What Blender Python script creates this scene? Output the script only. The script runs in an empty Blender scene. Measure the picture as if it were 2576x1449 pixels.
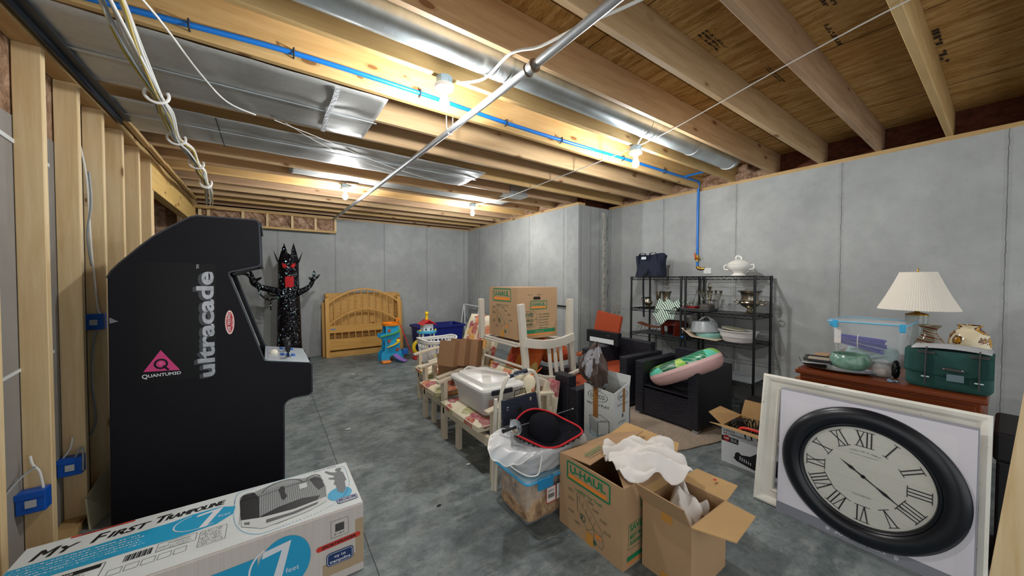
import bpy, math, random
import numpy as np
from mathutils import Vector, Matrix, Euler
random.seed(7)
S = bpy.context.scene
COL = S.collection

# ------------------------------------------------------------------ camera
CAM_Z = 1.4137
YAW, PITCH, ROLL, FPX = math.radians(34.9951), math.radians(1.2802), math.radians(0.1045), 875.75
cy, sy, cp, sp = math.cos(YAW), math.sin(YAW), math.cos(PITCH), math.sin(PITCH)
Fv = Vector((sy*cp, cy*cp, -sp)); Rv = Vector((cy, -sy, 0)); Uv = Rv.cross(Fv)
R2 = Rv*math.cos(ROLL) + Uv*math.sin(ROLL); U2 = Uv*math.cos(ROLL) - Rv*math.sin(ROLL)
cam = bpy.data.cameras.new('camera'); camo = bpy.data.objects.new('camera', cam); COL.objects.link(camo)
cam.sensor_fit = 'HORIZONTAL'; cam.sensor_width = 36.0; cam.lens = 36.0*FPX/2576.0; cam.clip_start = 0.02
camo.matrix_world = Matrix(((R2.x, U2.x, -Fv.x, 0), (R2.y, U2.y, -Fv.y, 0), (R2.z, U2.z, -Fv.z, CAM_Z), (0, 0, 0, 1)))
S.camera = camo

# ------------------------------------------------------------------ world, exposure
S.view_settings.view_transform = 'Standard'; S.view_settings.look = 'None'
S.view_settings.gamma = 1.0; S.view_settings.use_curve_mapping = False
S.view_settings.exposure = EXPOSURE = 0.0
BULB_W = 45.0
FILL = 1.22
wd = bpy.data.worlds.new('world'); S.world = wd; wd.use_nodes = True
bg = wd.node_tree.nodes['Background']; bg.inputs[0].default_value = (0.95, 0.98, 1.0, 1); bg.inputs[1].default_value = FILL

# ------------------------------------------------------------------ helpers
def lin(c):
    if isinstance(c, str):
        c = c.lstrip('#'); c = tuple(int(c[i:i+2], 16)/255 for i in (0, 2, 4))
    return tuple((v/12.92 if v <= 0.04045 else ((v+0.055)/1.055)**2.4) for v in c[:3]) + (1.0,)

def nodes(name):
    m = bpy.data.materials.new(name); m.use_nodes = True
    nt = m.node_tree; b = nt.nodes['Principled BSDF']
    return m, nt, b, nt.nodes, nt.links

def tc(N, L, scale=(1, 1, 1), kind='world'):
    if kind == 'world':
        g = N.new('ShaderNodeNewGeometry'); src = g.outputs['Position']
    else:
        g = N.new('ShaderNodeTexCoord'); src = g.outputs['Object']
    mp = N.new('ShaderNodeMapping'); mp.inputs['Scale'].default_value = scale
    L.new(src, mp.inputs['Vector']); return mp.outputs['Vector']

def noise(N, L, vec, scale, detail=3, rough=.55, dist=0):
    n = N.new('ShaderNodeTexNoise'); n.inputs['Scale'].default_value = scale; n.inputs['Detail'].default_value = detail
    n.inputs['Roughness'].default_value = rough; n.inputs['Distortion'].default_value = dist
    L.new(vec, n.inputs['Vector']); return n.outputs['Fac']

def ramp(N, L, fac, stops, interp='LINEAR'):
    r = N.new('ShaderNodeValToRGB'); r.color_ramp.interpolation = interp
    e = r.color_ramp.elements
    while len(e) < len(stops): e.new(0.5)
    for k, (p, c) in enumerate(stops):
        e[k].position = p; e[k].color = lin(c) if isinstance(c, str) else (tuple(c)+(1,) if len(c) == 3 else c)
    L.new(fac, r.inputs['Fac']); return r.outputs['Color']

def mix(N, L, fac, a, b, mode='MIX'):
    m = N.new('ShaderNodeMix'); m.data_type = 'RGBA'; m.blend_type = mode
    for s, v in ((m.inputs[0], fac), (m.inputs[6], a), (m.inputs[7], b)):
        if hasattr(v, 'is_linked') or isinstance(v, bpy.types.NodeSocket): L.new(v, s)
        else: s.default_value = v if not isinstance(v, str) else lin(v)
    return m.outputs[2]

def math_(N, L, op, a, b=None, c=None):
    m = N.new('ShaderNodeMath'); m.operation = op
    for i, v in enumerate((a, b, c)):
        if v is None: continue
        if isinstance(v, bpy.types.NodeSocket): L.new(v, m.inputs[i])
        else: m.inputs[i].default_value = v
    return m.outputs[0]

def bump(N, L, b, h, strength=.3, dist=.01):
    n = N.new('ShaderNodeBump'); n.inputs['Strength'].default_value = strength; n.inputs['Distance'].default_value = dist
    L.new(h, n.inputs['Height']); L.new(n.outputs['Normal'], b.inputs['Normal'])

_mats = {}
def M(name, col, rough=.5, metal=0, var=0, vscale=8, bmp=0, bscale=60, coat=0, alpha=None, trans=0, emis=None, spec=None):
    if name in _mats: return _mats[name]
    m, nt, b, N, L = nodes(name)
    b.inputs['Roughness'].default_value = rough; b.inputs['Metallic'].default_value = metal
    b.inputs['Base Color'].default_value = lin(col)
    if spec is not None: b.inputs['Specular IOR Level'].default_value = spec
    if coat: b.inputs['Coat Weight'].default_value = coat
    if trans: b.inputs['Transmission Weight'].default_value = trans
    if alpha is not None: b.inputs['Alpha'].default_value = alpha
    if emis: b.inputs['Emission Color'].default_value = lin(col); b.inputs['Emission Strength'].default_value = emis
    if var or bmp: v = tc(N, L, kind='object')
    if var:
        n = noise(N, L, v, vscale, 4)
        c = lin(col)
        L.new(ramp(N, L, n, [(.3, tuple(x*(1-var) for x in c[:3])), (.7, tuple(min(1, x*(1+var)) for x in c[:3]))]), b.inputs['Base Color'])
    if bmp:
        bump(N, L, b, noise(N, L, v, bscale, 3), bmp, .004)
    _mats[name] = m; return m

def wood(name, c1, c2, axis='X', knots=True, rough=.65, scale=1.0, kcol='#6b3d18'):
    if name in _mats: return _mats[name]
    m, nt, b, N, L = nodes(name)
    sc = {'X': (.35, 5, 5), 'Y': (5, .35, 5), 'Z': (5, 5, .35)}[axis]
    v = tc(N, L, tuple(s*scale for s in sc))
    big = noise(N, L, tc(N, L, tuple((.5 if s < 1 else 1.6)*scale for s in sc)), 1.6, 2)
    n = noise(N, L, v, 5, 6, .6, .6)
    fine = noise(N, L, v, 34, 3, .6, .2)
    col = ramp(N, L, n, [(.25, c2), (.7, c1)])
    col = mix(N, L, math_(N, L, 'MULTIPLY', fine, .35), col, c2)
    col = mix(N, L, math_(N, L, 'MULTIPLY', math_(N, L, 'SUBTRACT', big, .35), .9), col, c2)
    if knots:
        vo = N.new('ShaderNodeTexVoronoi'); vo.inputs['Scale'].default_value = 4.2
        L.new(tc(N, L, {'X': (.8, 2, 2), 'Y': (2, .8, 2), 'Z': (2, 2, .8)}[axis]), vo.inputs['Vector'])
        k = math_(N, L, 'LESS_THAN', vo.outputs['Distance'], .13)
        sel = N.new('ShaderNodeSeparateColor'); L.new(vo.outputs['Color'], sel.inputs[0])
        k = math_(N, L, 'MULTIPLY', k, math_(N, L, 'GREATER_THAN', sel.outputs[0], .5))
        halo = math_(N, L, 'MULTIPLY', math_(N, L, 'LESS_THAN', vo.outputs['Distance'], .19), math_(N, L, 'GREATER_THAN', sel.outputs[0], .5))
        col = mix(N, L, math_(N, L, 'MULTIPLY', halo, .22), col, kcol)
        col = mix(N, L, math_(N, L, 'MULTIPLY', k, .75), col, kcol)
    L.new(col, b.inputs['Base Color']); b.inputs['Roughness'].default_value = rough
    b.inputs['Specular IOR Level'].default_value = .25
    bump(N, L, b, fine, .12, .002)
    _mats[name] = m; return m

def glass(name, col='#ffffff', rough=.05, alpha=.25):
    if name in _mats: return _mats[name]
    m, nt, b, N, L = nodes(name)
    b.inputs['Base Color'].default_value = lin(col); b.inputs['Roughness'].default_value = rough
    b.inputs['Alpha'].default_value = alpha; b.inputs['Specular IOR Level'].default_value = .8
    _mats[name] = m; return m

class MB:
    """collects shapes; build() links them as ONE mesh object"""
    def __init__(s): s.v = []; s.f = []; s.mi = []; s.m = 0
    def add(s, verts, faces):
        o = len(s.v); s.v += [tuple(p) for p in verts]
        for f in faces: s.f.append([i+o for i in f]); s.mi.append(s.m)
        return s
    def box(s, x0, y0, z0, x1, y1, z1, T=None):
        vs = [Vector((x, y, z)) for z in (z0, z1) for y in (y0, y1) for x in (x0, x1)]
        if T is not None: vs = [T @ v for v in vs]
        return s.add(vs, [(0, 2, 3, 1), (4, 5, 7, 6), (0, 1, 5, 4), (2, 6, 7, 3), (0, 4, 6, 2), (1, 3, 7, 5)])
    def bar(s, p, q, w, h, up=(0, 0, 1)):
        p, q = Vector(p), Vector(q); d = (q-p).normalized(); u = Vector(up)
        a = d.cross(u)
        if a.length < 1e-4: a = d.cross(Vector((0, 1, 0)))
        a.normalize(); c = a.cross(d).normalized(); vs = []
        for P in (p, q):
            for i, j in ((-1, -1), (1, -1), (1, 1), (-1, 1)): vs.append(P + a*(i*w/2) + c*(j*h/2))
        return s.add(vs, [(0, 1, 2, 3), (7, 6, 5, 4), (0, 4, 5, 1), (1, 5, 6, 2), (2, 6, 7, 3), (3, 7, 4, 0)])
    def barpath(s, pts, w, h, up=(0, 0, 1)):
        pts = [Vector(p) for p in pts]; vs = []; fs = []; n = len(pts); u = Vector(up)
        for k, P in enumerate(pts):
            d = (pts[min(k+1, n-1)]-pts[max(k-1, 0)]).normalized(); a = d.cross(u).normalized(); c = a.cross(d).normalized()
            for i, j in ((-1, -1), (1, -1), (1, 1), (-1, 1)): vs.append(P + a*(i*w/2) + c*(j*h/2))
        for k in range(n-1):
            b = 4*k
            for i in range(4): fs.append((b+i, b+(i+1) % 4, b+4+(i+1) % 4, b+4+i))
        fs += [(3, 2, 1, 0), tuple(4*(n-1)+i for i in range(4))]
        return s.add(vs, fs)
    def tube(s, pts, r, n=8, closed=False, flat=1.0):
        pts = [Vector(p) for p in pts]; K = len(pts)
        rs = r if isinstance(r, (list, tuple)) else [r]*K
        d0 = (pts[1]-pts[0]).normalized(); a = d0.orthogonal().normalized(); vs = []; fs = []
        for k, P in enumerate(pts):
            d = ((pts[(k+1) % K]-pts[(k-1) % K]) if closed else (pts[min(k+1, K-1)]-pts[max(k-1, 0)]))
            if d.length < 1e-9: d = d0
            d.normalize(); a = (a-d*a.dot(d))
            a = a.normalized() if a.length > 1e-6 else d.orthogonal().normalized()
            b = d.cross(a)
            for i in range(n):
                t = 2*math.pi*i/n; vs.append(P + (a*math.cos(t) + b*math.sin(t)*flat)*rs[k])
        for k in range(K if closed else K-1):
            for i in range(n):
                k2 = (k+1) % K
                fs.append((k*n+i, k*n+(i+1) % n, k2*n+(i+1) % n, k2*n+i))
        if not closed: fs += [tuple(range(n-1, -1, -1)), tuple((K-1)*n+i for i in range(n))]
        return s.add(vs, fs)
    def lathe(s, prof, c=(0, 0, 0), n=28, T=None, cap=True, wob=None):
        c = Vector(c); vs = []; fs = []
        for k, (r, z) in enumerate(prof):
            for i in range(n):
                t = 2*math.pi*i/n; rr = r*(1+(wob(t, z) if wob else 0)); p = Vector((rr*math.cos(t), rr*math.sin(t), z))
                vs.append((T @ p if T is not None else p) + c)
        for k in range(len(prof)-1):
            for i in range(n): fs.append((k*n+i, k*n+(i+1) % n, (k+1)*n+(i+1) % n, (k+1)*n+i))
        if cap: fs += [tuple(range(n-1, -1, -1)), tuple((len(prof)-1)*n+i for i in range(n))]
        return s.add(vs, fs)
    def prism(s, poly, O, U, V, W):
        """polygon (u,v) in plane O+uU+vV extruded along W"""
        O, U, V, W = map(Vector, (O, U, V, W)); n = len(poly)
        a = [O+U*u+V*v for u, v in poly]; b = [p+W for p in a]
        fs = [tuple(range(n-1, -1, -1)), tuple(range(n, 2*n))]+[(i, (i+1) % n, n+(i+1) % n, n+i) for i in range(n)]
        return s.add(a+b, fs)
    def poly(s, pts): return s.add(pts, [tuple(range(len(pts)))])
    def grid(s, fn, nu, nv):
        vs = [fn(i/(nu-1), j/(nv-1)) for i in range(nu) for j in range(nv)]
        return s.add(vs, [(i*nv+j, (i+1)*nv+j, (i+1)*nv+j+1, i*nv+j+1) for i in range(nu-1) for j in range(nv-1)])
    def ball(s, c, r, n=14, T=None, sc=(1, 1, 1)):
        prof = [(math.sin(math.pi*k/n)*1.0, -math.cos(math.pi*k/n)) for k in range(n+1)]
        prof[0] = (1e-4, -1); prof[-1] = (1e-4, 1)
        D = Matrix.Diagonal((r*sc[0], r*sc[1], r*sc[2]))
        return s.lathe(prof, c, max(n, 10), (T @ D) if T is not None else D, True)
    # flat print helpers: frame F=(O,U,V) with O origin, U,V unit vectors (in-plane)
    def rect(s, F, u0, v0, u1, v1, lift=.001):
        O, U, V = F; n = U.cross(V).normalized()*lift
        return s.poly([O+U*a+V*b+n for a, b in ((u0, v0), (u1, v0), (u1, v1), (u0, v1))])
    def shape(s, F, pts, lift=.001):
        O, U, V = F; n = U.cross(V).normalized()*lift
        return s.poly([O+U*a+V*b+n for a, b in pts])
    def disc(s, F, u, v, r, ry=None, n=36, lift=.001, a0=0, a1=2*math.pi):
        ry = ry or r
        return s.shape(F, [(u+r*math.cos(a0+(a1-a0)*i/n), v+ry*math.sin(a0+(a1-a0)*i/n)) for i in range(n + (0 if a1-a0 > 6.28 else 1))], lift)
    def ring(s, F, u, v, r0, r1, k=1.0, n=40, lift=.001, a0=0, a1=2*math.pi):
        O, U, V = F; nn = U.cross(V).normalized()*lift
        def f(a, b):
            t = a0+(a1-a0)*a; r = r0+(r1-r0)*b; return O+U*(u+r*math.cos(t))+V*(v+r*k*math.sin(t))+nn
        return s.grid(f, n+1, 2)
    def line(s, F, pts, w, lift=.001):
        O, U, V = F; nn = U.cross(V).normalized()*lift
        for (a, b), (c, d) in zip(pts[:-1], pts[1:]):
            L = math.hypot(c-a, d-b) or 1; x, y = -(d-b)/L*w/2, (c-a)/L*w/2
            s.poly([O+U*p+V*q+nn for p, q in ((a-x, b-y), (c-x, d-y), (c+x, d+y), (a+x, b+y))])
        return s
    def rrect(s, F, u0, v0, u1, v1, w, r=.02, lift=.001, fill=False):
        def out(e):
            P = []
            for cx, cy_, a0 in ((u1-r, v1-r, 0), (u0+r, v1-r, 90), (u0+r, v0+r, 180), (u1-r, v0+r, 270)):
                for k in range(6):
                    t = math.radians(a0+90*k/5); P.append((cx+(r-e)*math.cos(t), cy_+(r-e)*math.sin(t)))
            return P
        if fill: return s.shape(F, out(0), lift)
        O, U, V = F; nn = U.cross(V).normalized()*lift; A, B = out(0), out(w); n = len(A)
        vs = [O+U*a+V*b+nn for a, b in A+B]
        return s.add(vs, [(i, (i+1) % n, n+(i+1) % n, n+i) for i in range(n)])
    def text(s, txt, F, u, v, h, w=None, bold=0.0, shear=0, lift=.0012, align='L', rot=0):
        """writing in frame F with cap height h (fit to width w)"""
        vs, fs = glyphs(txt, bold, shear)
        if not vs: return s
        xs = [p[0] for p in vs]; x0, x1 = min(xs), max(xs); k = h/.7
        sx = (w/(x1-x0)) if w else k
        if align == 'C': u = u-(x1-x0)*sx/2
        O, U, V = F; nn = U.cross(V).normalized()*lift; c, d = math.cos(rot), math.sin(rot)
        P = []
        for x, y in vs:
            a, b = (x-x0)*sx, y*k
            P.append(O+U*(u+a*c-b*d)+V*(v+a*d+b*c)+nn)
        return s.add(P, fs)
    def build(s, name, mat, parent=None, smooth=None, bevel=0, subdiv=0, solid=0, loc=None, label=None, kind=None, seg=2):
        me = bpy.data.meshes.new(name)
        off = Vector((0, 0, 0))
        q = parent
        while q is not None: off += q.location; q = q.parent
        if s.world: vs = [(a-off.x, b-off.y, c-off.z) for a, b, c in s.v]
        else: vs = s.v
        base = Vector((0, 0, 0))
        if parent is None and s.world and vs:
            A = np.array(vs); base = Vector(((A[:, 0].min()+A[:, 0].max())/2, (A[:, 1].min()+A[:, 1].max())/2, A[:, 2].min()))
            vs = [tuple(Vector(p)-base) for p in vs]
        me.from_pydata([tuple(p) for p in vs], [], s.f); me.validate(); me.update()
        ms = mat if isinstance(mat, (list, tuple)) else [mat]
        for m in ms: me.materials.append(m)
        if len(ms) > 1 and len(me.polygons) == len(s.mi): me.polygons.foreach_set('material_index', s.mi)
        if smooth is not None:
            me.polygons.foreach_set('use_smooth', [True]*len(me.polygons)); me.set_sharp_from_angle(angle=math.radians(smooth))
        o = bpy.data.objects.new(name, me); COL.objects.link(o); o.location = base
        if parent is not None: o.parent = parent
        if bevel:
            b = o.modifiers.new('b', 'BEVEL'); b.width = bevel; b.segments = seg; b.limit_method = 'ANGLE'
        if subdiv:
            b = o.modifiers.new('s', 'SUBSURF'); b.levels = b.render_levels = subdiv
        if solid:
            b = o.modifiers.new('t', 'SOLIDIFY'); b.thickness = solid; b.offset = 0
        if label: o['label'] = label
        if kind: o['kind'] = kind
        return o
    world = True
class LB(MB):
    world = False   # local coordinates of the parent

_gl = {}
def glyphs(txt, bold, shear):
    key = (txt, bold, shear)
    if key in _gl: return _gl[key]
    cu = bpy.data.curves.new('t', 'FONT'); cu.body = txt; cu.offset = bold; cu.shear = shear; cu.resolution_u = 3
    ob = bpy.data.objects.new('t', cu); COL.objects.link(ob)
    dg = bpy.context.evaluated_depsgraph_get(); dg.update()
    me = ob.evaluated_get(dg).to_mesh()
    vs = [(v.co.x, v.co.y) for v in me.vertices]; fs = [tuple(p.vertices) for p in me.polygons]
    if me.polygons and me.polygons[0].normal.z < 0: fs = [f[::-1] for f in fs]
    ob.evaluated_get(dg).to_mesh_clear(); bpy.data.objects.remove(ob); bpy.data.curves.remove(cu)
    _gl[key] = (vs, fs); return _gl[key]

def tag(o, label, cat, group=None, kind=None):
    o['label'] = label; o['category'] = cat
    if group: o['group'] = group
    if kind: o['kind'] = kind
    return o
def thing(name, label, cat, loc=(0, 0, 0), rz=0, group=None):
    o = bpy.data.objects.new(name, None); COL.objects.link(o); o.location = loc; o.rotation_euler = (0, 0, rz); o.empty_display_size = .05
    return tag(o, label, cat, group)
def struct(o): o['kind'] = 'structure'; return o
def copy_tree(o, loc=None, rz=None, label=None, parent=None):
    c = o.copy(); COL.objects.link(c)
    if parent is not None: c.parent = parent
    for ch in list(o.children): copy_tree(ch, parent=c)
    if loc is not None: c.location = loc
    if rz is not None: c.rotation_euler = (0, 0, rz)
    if label: c['label'] = label
    return c
def FR(O, U, V): return (Vector(O), Vector(U).normalized(), Vector(V).normalized())
X_, Y_, Z_ = Vector((1, 0, 0)), Vector((0, 1, 0)), Vector((0, 0, 1))
def lerp(a, b, t): return a+(b-a)*t
def smooth_path(pts, n=6):
    P = [Vector(p) for p in pts]; out = []
    for i in range(len(P)-1):
        a, b, c, d = P[max(i-1, 0)], P[i], P[i+1], P[min(i+2, len(P)-1)]
        for k in range(n):
            t = k/n; out.append(.5*((2*b)+(c-a)*t+(2*a-5*b+4*c-d)*t*t+(3*b-a-3*c+d)*t**3))
    return out+[P[-1]]
def ordinal(k):
    return ['first', 'second', 'third', 'fourth', 'fifth', 'sixth', 'seventh', 'eighth', 'ninth', 'tenth', 'eleventh', 'twelfth', 'thirteenth', 'fourteenth', 'fifteenth', 'sixteenth', 'seventeenth', 'eighteenth', 'nineteenth', 'twentieth'][k]
# ------------------------------------------------------------------ materials of the room
def concrete_wall(name, axis, off, step, base='#a9acab'):
    m, nt, b, N, L = nodes(name)
    v = tc(N, L)
    n1 = noise(N, L, v, 1.3, 5, .6, .3); n2 = noise(N, L, v, 9, 4, .6)
    n3 = noise(N, L, tc(N, L, (1, 1, .15)), 14, 3)
    c = ramp(N, L, n1, [(.3, '#999c9c'), (.5, base), (.72, '#b9bcba')])
    c = mix(N, L, math_(N, L, 'MULTIPLY', math_(N, L, 'POWER', n2, 2), .7), c, '#858887')
    n5 = noise(N, L, v, 34, 5, .75); c = mix(N, L, math_(N, L, 'MULTIPLY', math_(N, L, 'GREATER_THAN', n5, .62), .18), c, '#707372')
    c = mix(N, L, math_(N, L, 'MULTIPLY', n3, .2), c, '#b4b8b6')
    vo = N.new('ShaderNodeTexVoronoi'); vo.inputs['Scale'].default_value = 16; L.new(v, vo.inputs['Vector'])
    sc = N.new('ShaderNodeSeparateColor'); L.new(vo.outputs['Color'], sc.inputs[0])
    pit = math_(N, L, 'MULTIPLY', math_(N, L, 'LESS_THAN', vo.outputs['Distance'], math_(N, L, 'MULTIPLY', sc.outputs[1], .12)), math_(N, L, 'GREATER_THAN', sc.outputs[0], .72))
    c = mix(N, L, math_(N, L, 'MULTIPLY', pit, .6), c, '#4c4f4f')
    g = N.new('ShaderNodeNewGeometry'); sx = N.new('ShaderNodeSeparateXYZ'); L.new(g.outputs['Position'], sx.inputs[0])
    co = sx.outputs[axis]
    wob = math_(N, L, 'MULTIPLY', math_(N, L, 'SUBTRACT', noise(N, L, tc(N, L, (.2, .2, 1)), 14, 3), .5), .015)
    q = math_(N, L, 'DIVIDE', math_(N, L, 'ADD', math_(N, L, 'SUBTRACT', co, off), wob), step)
    fr = math_(N, L, 'ABSOLUTE', math_(N, L, 'SUBTRACT', q, math_(N, L, 'ROUND', q)))
    wid = math_(N, L, 'MULTIPLY', noise(N, L, tc(N, L, (.5, .5, 1.5)), 3, 4), .0045/step)
    line = math_(N, L, 'LESS_THAN', fr, wid)
    c = mix(N, L, math_(N, L, 'MULTIPLY', line, .7), c, '#3c3e3c')
    soft = math_(N, L, 'LESS_THAN', fr, .02/step)
    c = mix(N, L, math_(N, L, 'MULTIPLY', soft, .12), c, '#5d5f5c')
    L.new(c, b.inputs['Base Color']); b.inputs['Roughness'].default_value = .9; b.inputs['Specular IOR Level'].default_value = .2
    bump(N, L, b, math_(N, L, 'SUBTRACT', n2, math_(N, L, 'MULTIPLY', line, .8)), .25, .004)
    return m
mat_wallE = concrete_wall('concrete wall east', 1, .022, .933)
mat_wallE2 = concrete_wall('concrete wall alcove', 1, 4.09, .9)
mat_wallN = concrete_wall('concrete wall far', 0, 1.048, .905, '#a2a5a5')
mat_wallR = concrete_wall('concrete return', 0, 4.137, .21, '#9a9d9c')

def floor_mat():
    m, nt, b, N, L = nodes('stained concrete floor')
    v = tc(N, L)
    n1 = noise(N, L, v, 1.0, 8, .7, .2); n2 = noise(N, L, v, 5, 10, .8, .15); n3 = noise(N, L, tc(N, L, (1, 2.2, 1)), 5, 8, .75, .2)
    n4 = noise(N, L, v, 38, 6, .8)
    c = ramp(N, L, n1, [(.35, '#616b6d'), (.5, '#7f898a'), (.66, '#99a1a0')])
    c = mix(N, L, ramp(N, L, n2, [(.36, (0, 0, 0)), (.56, (1, 1, 1))]), '#4a5456', c)
    c = mix(N, L, ramp(N, L, n3, [(.5, (0, 0, 0)), (.75, (.6, .6, .6))]), c, '#a6aaa6')
    c = mix(N, L, math_(N, L, 'MULTIPLY', math_(N, L, 'GREATER_THAN', n4, .63), .45), c, '#b2b3ab')
    c = mix(N, L, math_(N, L, 'MULTIPLY', math_(N, L, 'LESS_THAN', n4, .38), .4), c, '#3c4444')
    # saw cut running north
    g = N.new('ShaderNodeNewGeometry'); sx = N.new('ShaderNodeSeparateXYZ'); L.new(g.outputs['Position'], sx.inputs[0])
    wob = math_(N, L, 'MULTIPLY', math_(N, L, 'SUBTRACT', noise(N, L, v, 3, 4), .5), .02)
    d = math_(N, L, 'ABSOLUTE', math_(N, L, 'SUBTRACT', math_(N, L, 'ADD', sx.outputs[0], wob), .42))
    c = mix(N, L, math_(N, L, 'MULTIPLY', math_(N, L, 'LESS_THAN', d, .003), .8), c, '#2f3332')
    L.new(c, b.inputs['Base Color'])
    b.inputs['Specular IOR Level'].default_value = .35
    L.new(ramp(N, L, n2, [(.3, (.5, .5, .5)), (.7, (.8, .8, .8))]), b.inputs['Roughness'])
    bump(N, L, b, n2, .12, .004)
    return m
mat_floor = floor_mat()

def ply_mat():
    m, nt, b, N, L = nodes('subfloor plywood')
    v = tc(N, L, (4.5, .6, 1)); n = noise(N, L, v, 5, 6, .65, .7); n2 = noise(N, L, tc(N, L), 1.2, 2)
    dark = noise(N, L, tc(N, L, (14, 1.5, 1)), 6, 4, .7)
    c = ramp(N, L, n, [(.35, '#8f6a38'), (.5, '#bb965e'), (.66, '#d6b67e')])
    c = mix(N, L, math_(N, L, 'MULTIPLY', math_(N, L, 'POWER', n2, 2), 1.0), c, '#ad7a38')
    c = mix(N, L, math_(N, L, 'MULTIPLY', math_(N, L, 'GREATER_THAN', dark, .6), .55), c, '#3d2409')
    fine = noise(N, L, tc(N, L, (30, 3, 1)), 8, 5, .8); c = mix(N, L, math_(N, L, 'MULTIPLY', math_(N, L, 'GREATER_THAN', fine, .56), .5), c, '#7a5526')
    L.new(c, b.inputs['Base Color']); b.inputs['Roughness'].default_value = .8; b.inputs['Specular IOR Level'].default_value = .15
    return m
mat_ply = ply_mat()
JC = [('#cbae88', '#a5845e'), ('#cfb38c', '#ab8b63'), ('#c2a383', '#98785a'), ('#d4b684', '#b49058')]
mat_joist = [wood('joist pine %d' % i, a, b_, 'X') for i, (a, b_) in enumerate(JC)]
mat_stud = wood('stud pine', '#e8d5ae', '#caab7a', 'Z')
mat_studedge = mat_stud
mat_plateY = wood('plate pine', '#cfb080', '#a98a58', 'Y')
mat_beam = wood('beam pine', '#dfbf7c', '#c09a55', 'Y')
def insul_mat():
    m, nt, b, N, L = nodes('glass wool')
    n = noise(N, L, tc(N, L), 9, 6, .7, 1.0); n2 = noise(N, L, tc(N, L), 40, 4, .7)
    c = ramp(N, L, n, [(.3, '#6d5443'), (.5, '#a8886e'), (.7, '#cdb098')])
    L.new(c, b.inputs['Base Color']); b.inputs['Roughness'].default_value = 1; b.inputs['Specular IOR Level'].default_value = 0
    bump(N, L, b, n2, .8, .02); return m
mat_ins = insul_mat()
def osb():
    m, nt, b, N, L = nodes('rim board osb')
    n = noise(N, L, tc(N, L, (1, 1, 2)), 14, 4, .6, .8)
    L.new(ramp(N, L, n, [(.35, '#4d2415'), (.65, '#6b3a22')]), b.inputs['Base Color']); b.inputs['Roughness'].default_value = .9; return m
mat_osb = osb()

# ------------------------------------------------------------------ shell
JZ, TOPZ = 2.603, 2.835      # joist bottoms, subfloor underside
EX, CX, CY, FY = 4.595, 3.87, 3.77, 7.349
WX0 = -3.2; SY = -1.7
PL = 2.566
struct(MB().box(WX0-.2, SY, -.15, EX+.3, FY+.3, 0).build('floor', mat_floor))
struct(MB().box(WX0-.2, SY, TOPZ, EX+.3, FY+.3, TOPZ+.03).build('ceiling', mat_ply))
struct(MB().box(EX, SY, 0, EX+.25, CY+.25, PL-.0).build('wall_right', mat_wallE))
struct(MB().box(CX, CY, 0, EX, CY+.25, PL).build('wall_return', mat_wallR))
struct(MB().box(CX, CY+.25, 0, CX+.25, FY, PL).build('wall_alcove', mat_wallE2))
struct(MB().box(-1.0, FY, 0, CX+.25, FY+.25, PL).build('wall_back', mat_wallN))
# sill plates on the concrete
mb = MB(); mb.box(EX, SY, PL, EX+.14, CY+.02, JZ); p1 = struct(mb.build('trim_1', mat_plateY))
struct(MB().box(CX, CY, PL, CX+.14, FY, JZ).build('trim_2', mat_plateY))
struct(MB().box(-.95, FY-.001, PL, CX+.1, FY+.13, JZ).build('trim_3', mat_joist[1]))
# rim boards behind the joist ends
struct(MB().box(EX+.16, SY, PL, EX+.2, CY+.25, TOPZ).build('trim_4', mat_osb))
struct(MB().box(CX+.16, CY+.04, PL, CX+.2, FY, TOPZ).build('trim_5', mat_osb))
struct(MB().box(WX0, FY+.16, PL, CX+.2, FY+.2, TOPZ).build('trim_6', mat_osb))
# panel seams of the subfloor
seam = M('seam dark', '#4a3016', .9)
mb = MB()
for x in (1.62, 2.84, 4.06): mb.box(x, SY, TOPZ-.0015, x+.005, FY, TOPZ+.001)
for k, y in enumerate((-.35, 1.36)): mb.box(WX0, y, TOPZ-.0015, EX, y+.004, TOPZ+.001)
struct(mb.build('trim_7', seam))
# factory stamps on the subfloor between joists
stamp = M('black stamp ink', '#2e1e10', .9)
FC = FR((0, 0, TOPZ-.002), (1, 0, 0), (0, -1, 0))
mb = MB()
def bars(mb, F, u, v, w, n, h, rng, lift=.001):
    for k in range(n):
        x = u
        while x < u+w*rng.uniform(.8, 1):
            l = rng.uniform(h*.4, h*1.6); q = rng.random(); mb.rect(F, x, v-k*h*1.8, min(x+l, u+w), v-k*h*1.8+h*(1 if q < .6 else .35), lift) if q < .85 else mb.rect(F, x, v-k*h*1.8+h*.6, min(x+l, u+w), v-k*h*1.8+h, lift); x += l+rng.uniform(h*.25, h*.7)
rg = random.Random(3)
for (x, y, w, n, h) in ((2.05, 1.02, .26, 3, .012), (2.75, .95, .3, 2, .008), (2.2, .52, .22, 3, .016), (2.55, .62, .3, 1, .02), (3.1, .28, .22, 2, .026), (3.42, .28, .2, 2, .03), (3.45, -.3, .9, 2, .008), (1.35, 1.3, .16, 3, .014), (1.65, .9, .18, 2, .012), (3.4, .72, .2, 2, .012), (3.75, .75, .1, 1, .02)):
    bars(mb, FC, x, -y, w, n, h, rg)
struct(mb.build('trim_8', stamp))

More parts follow.
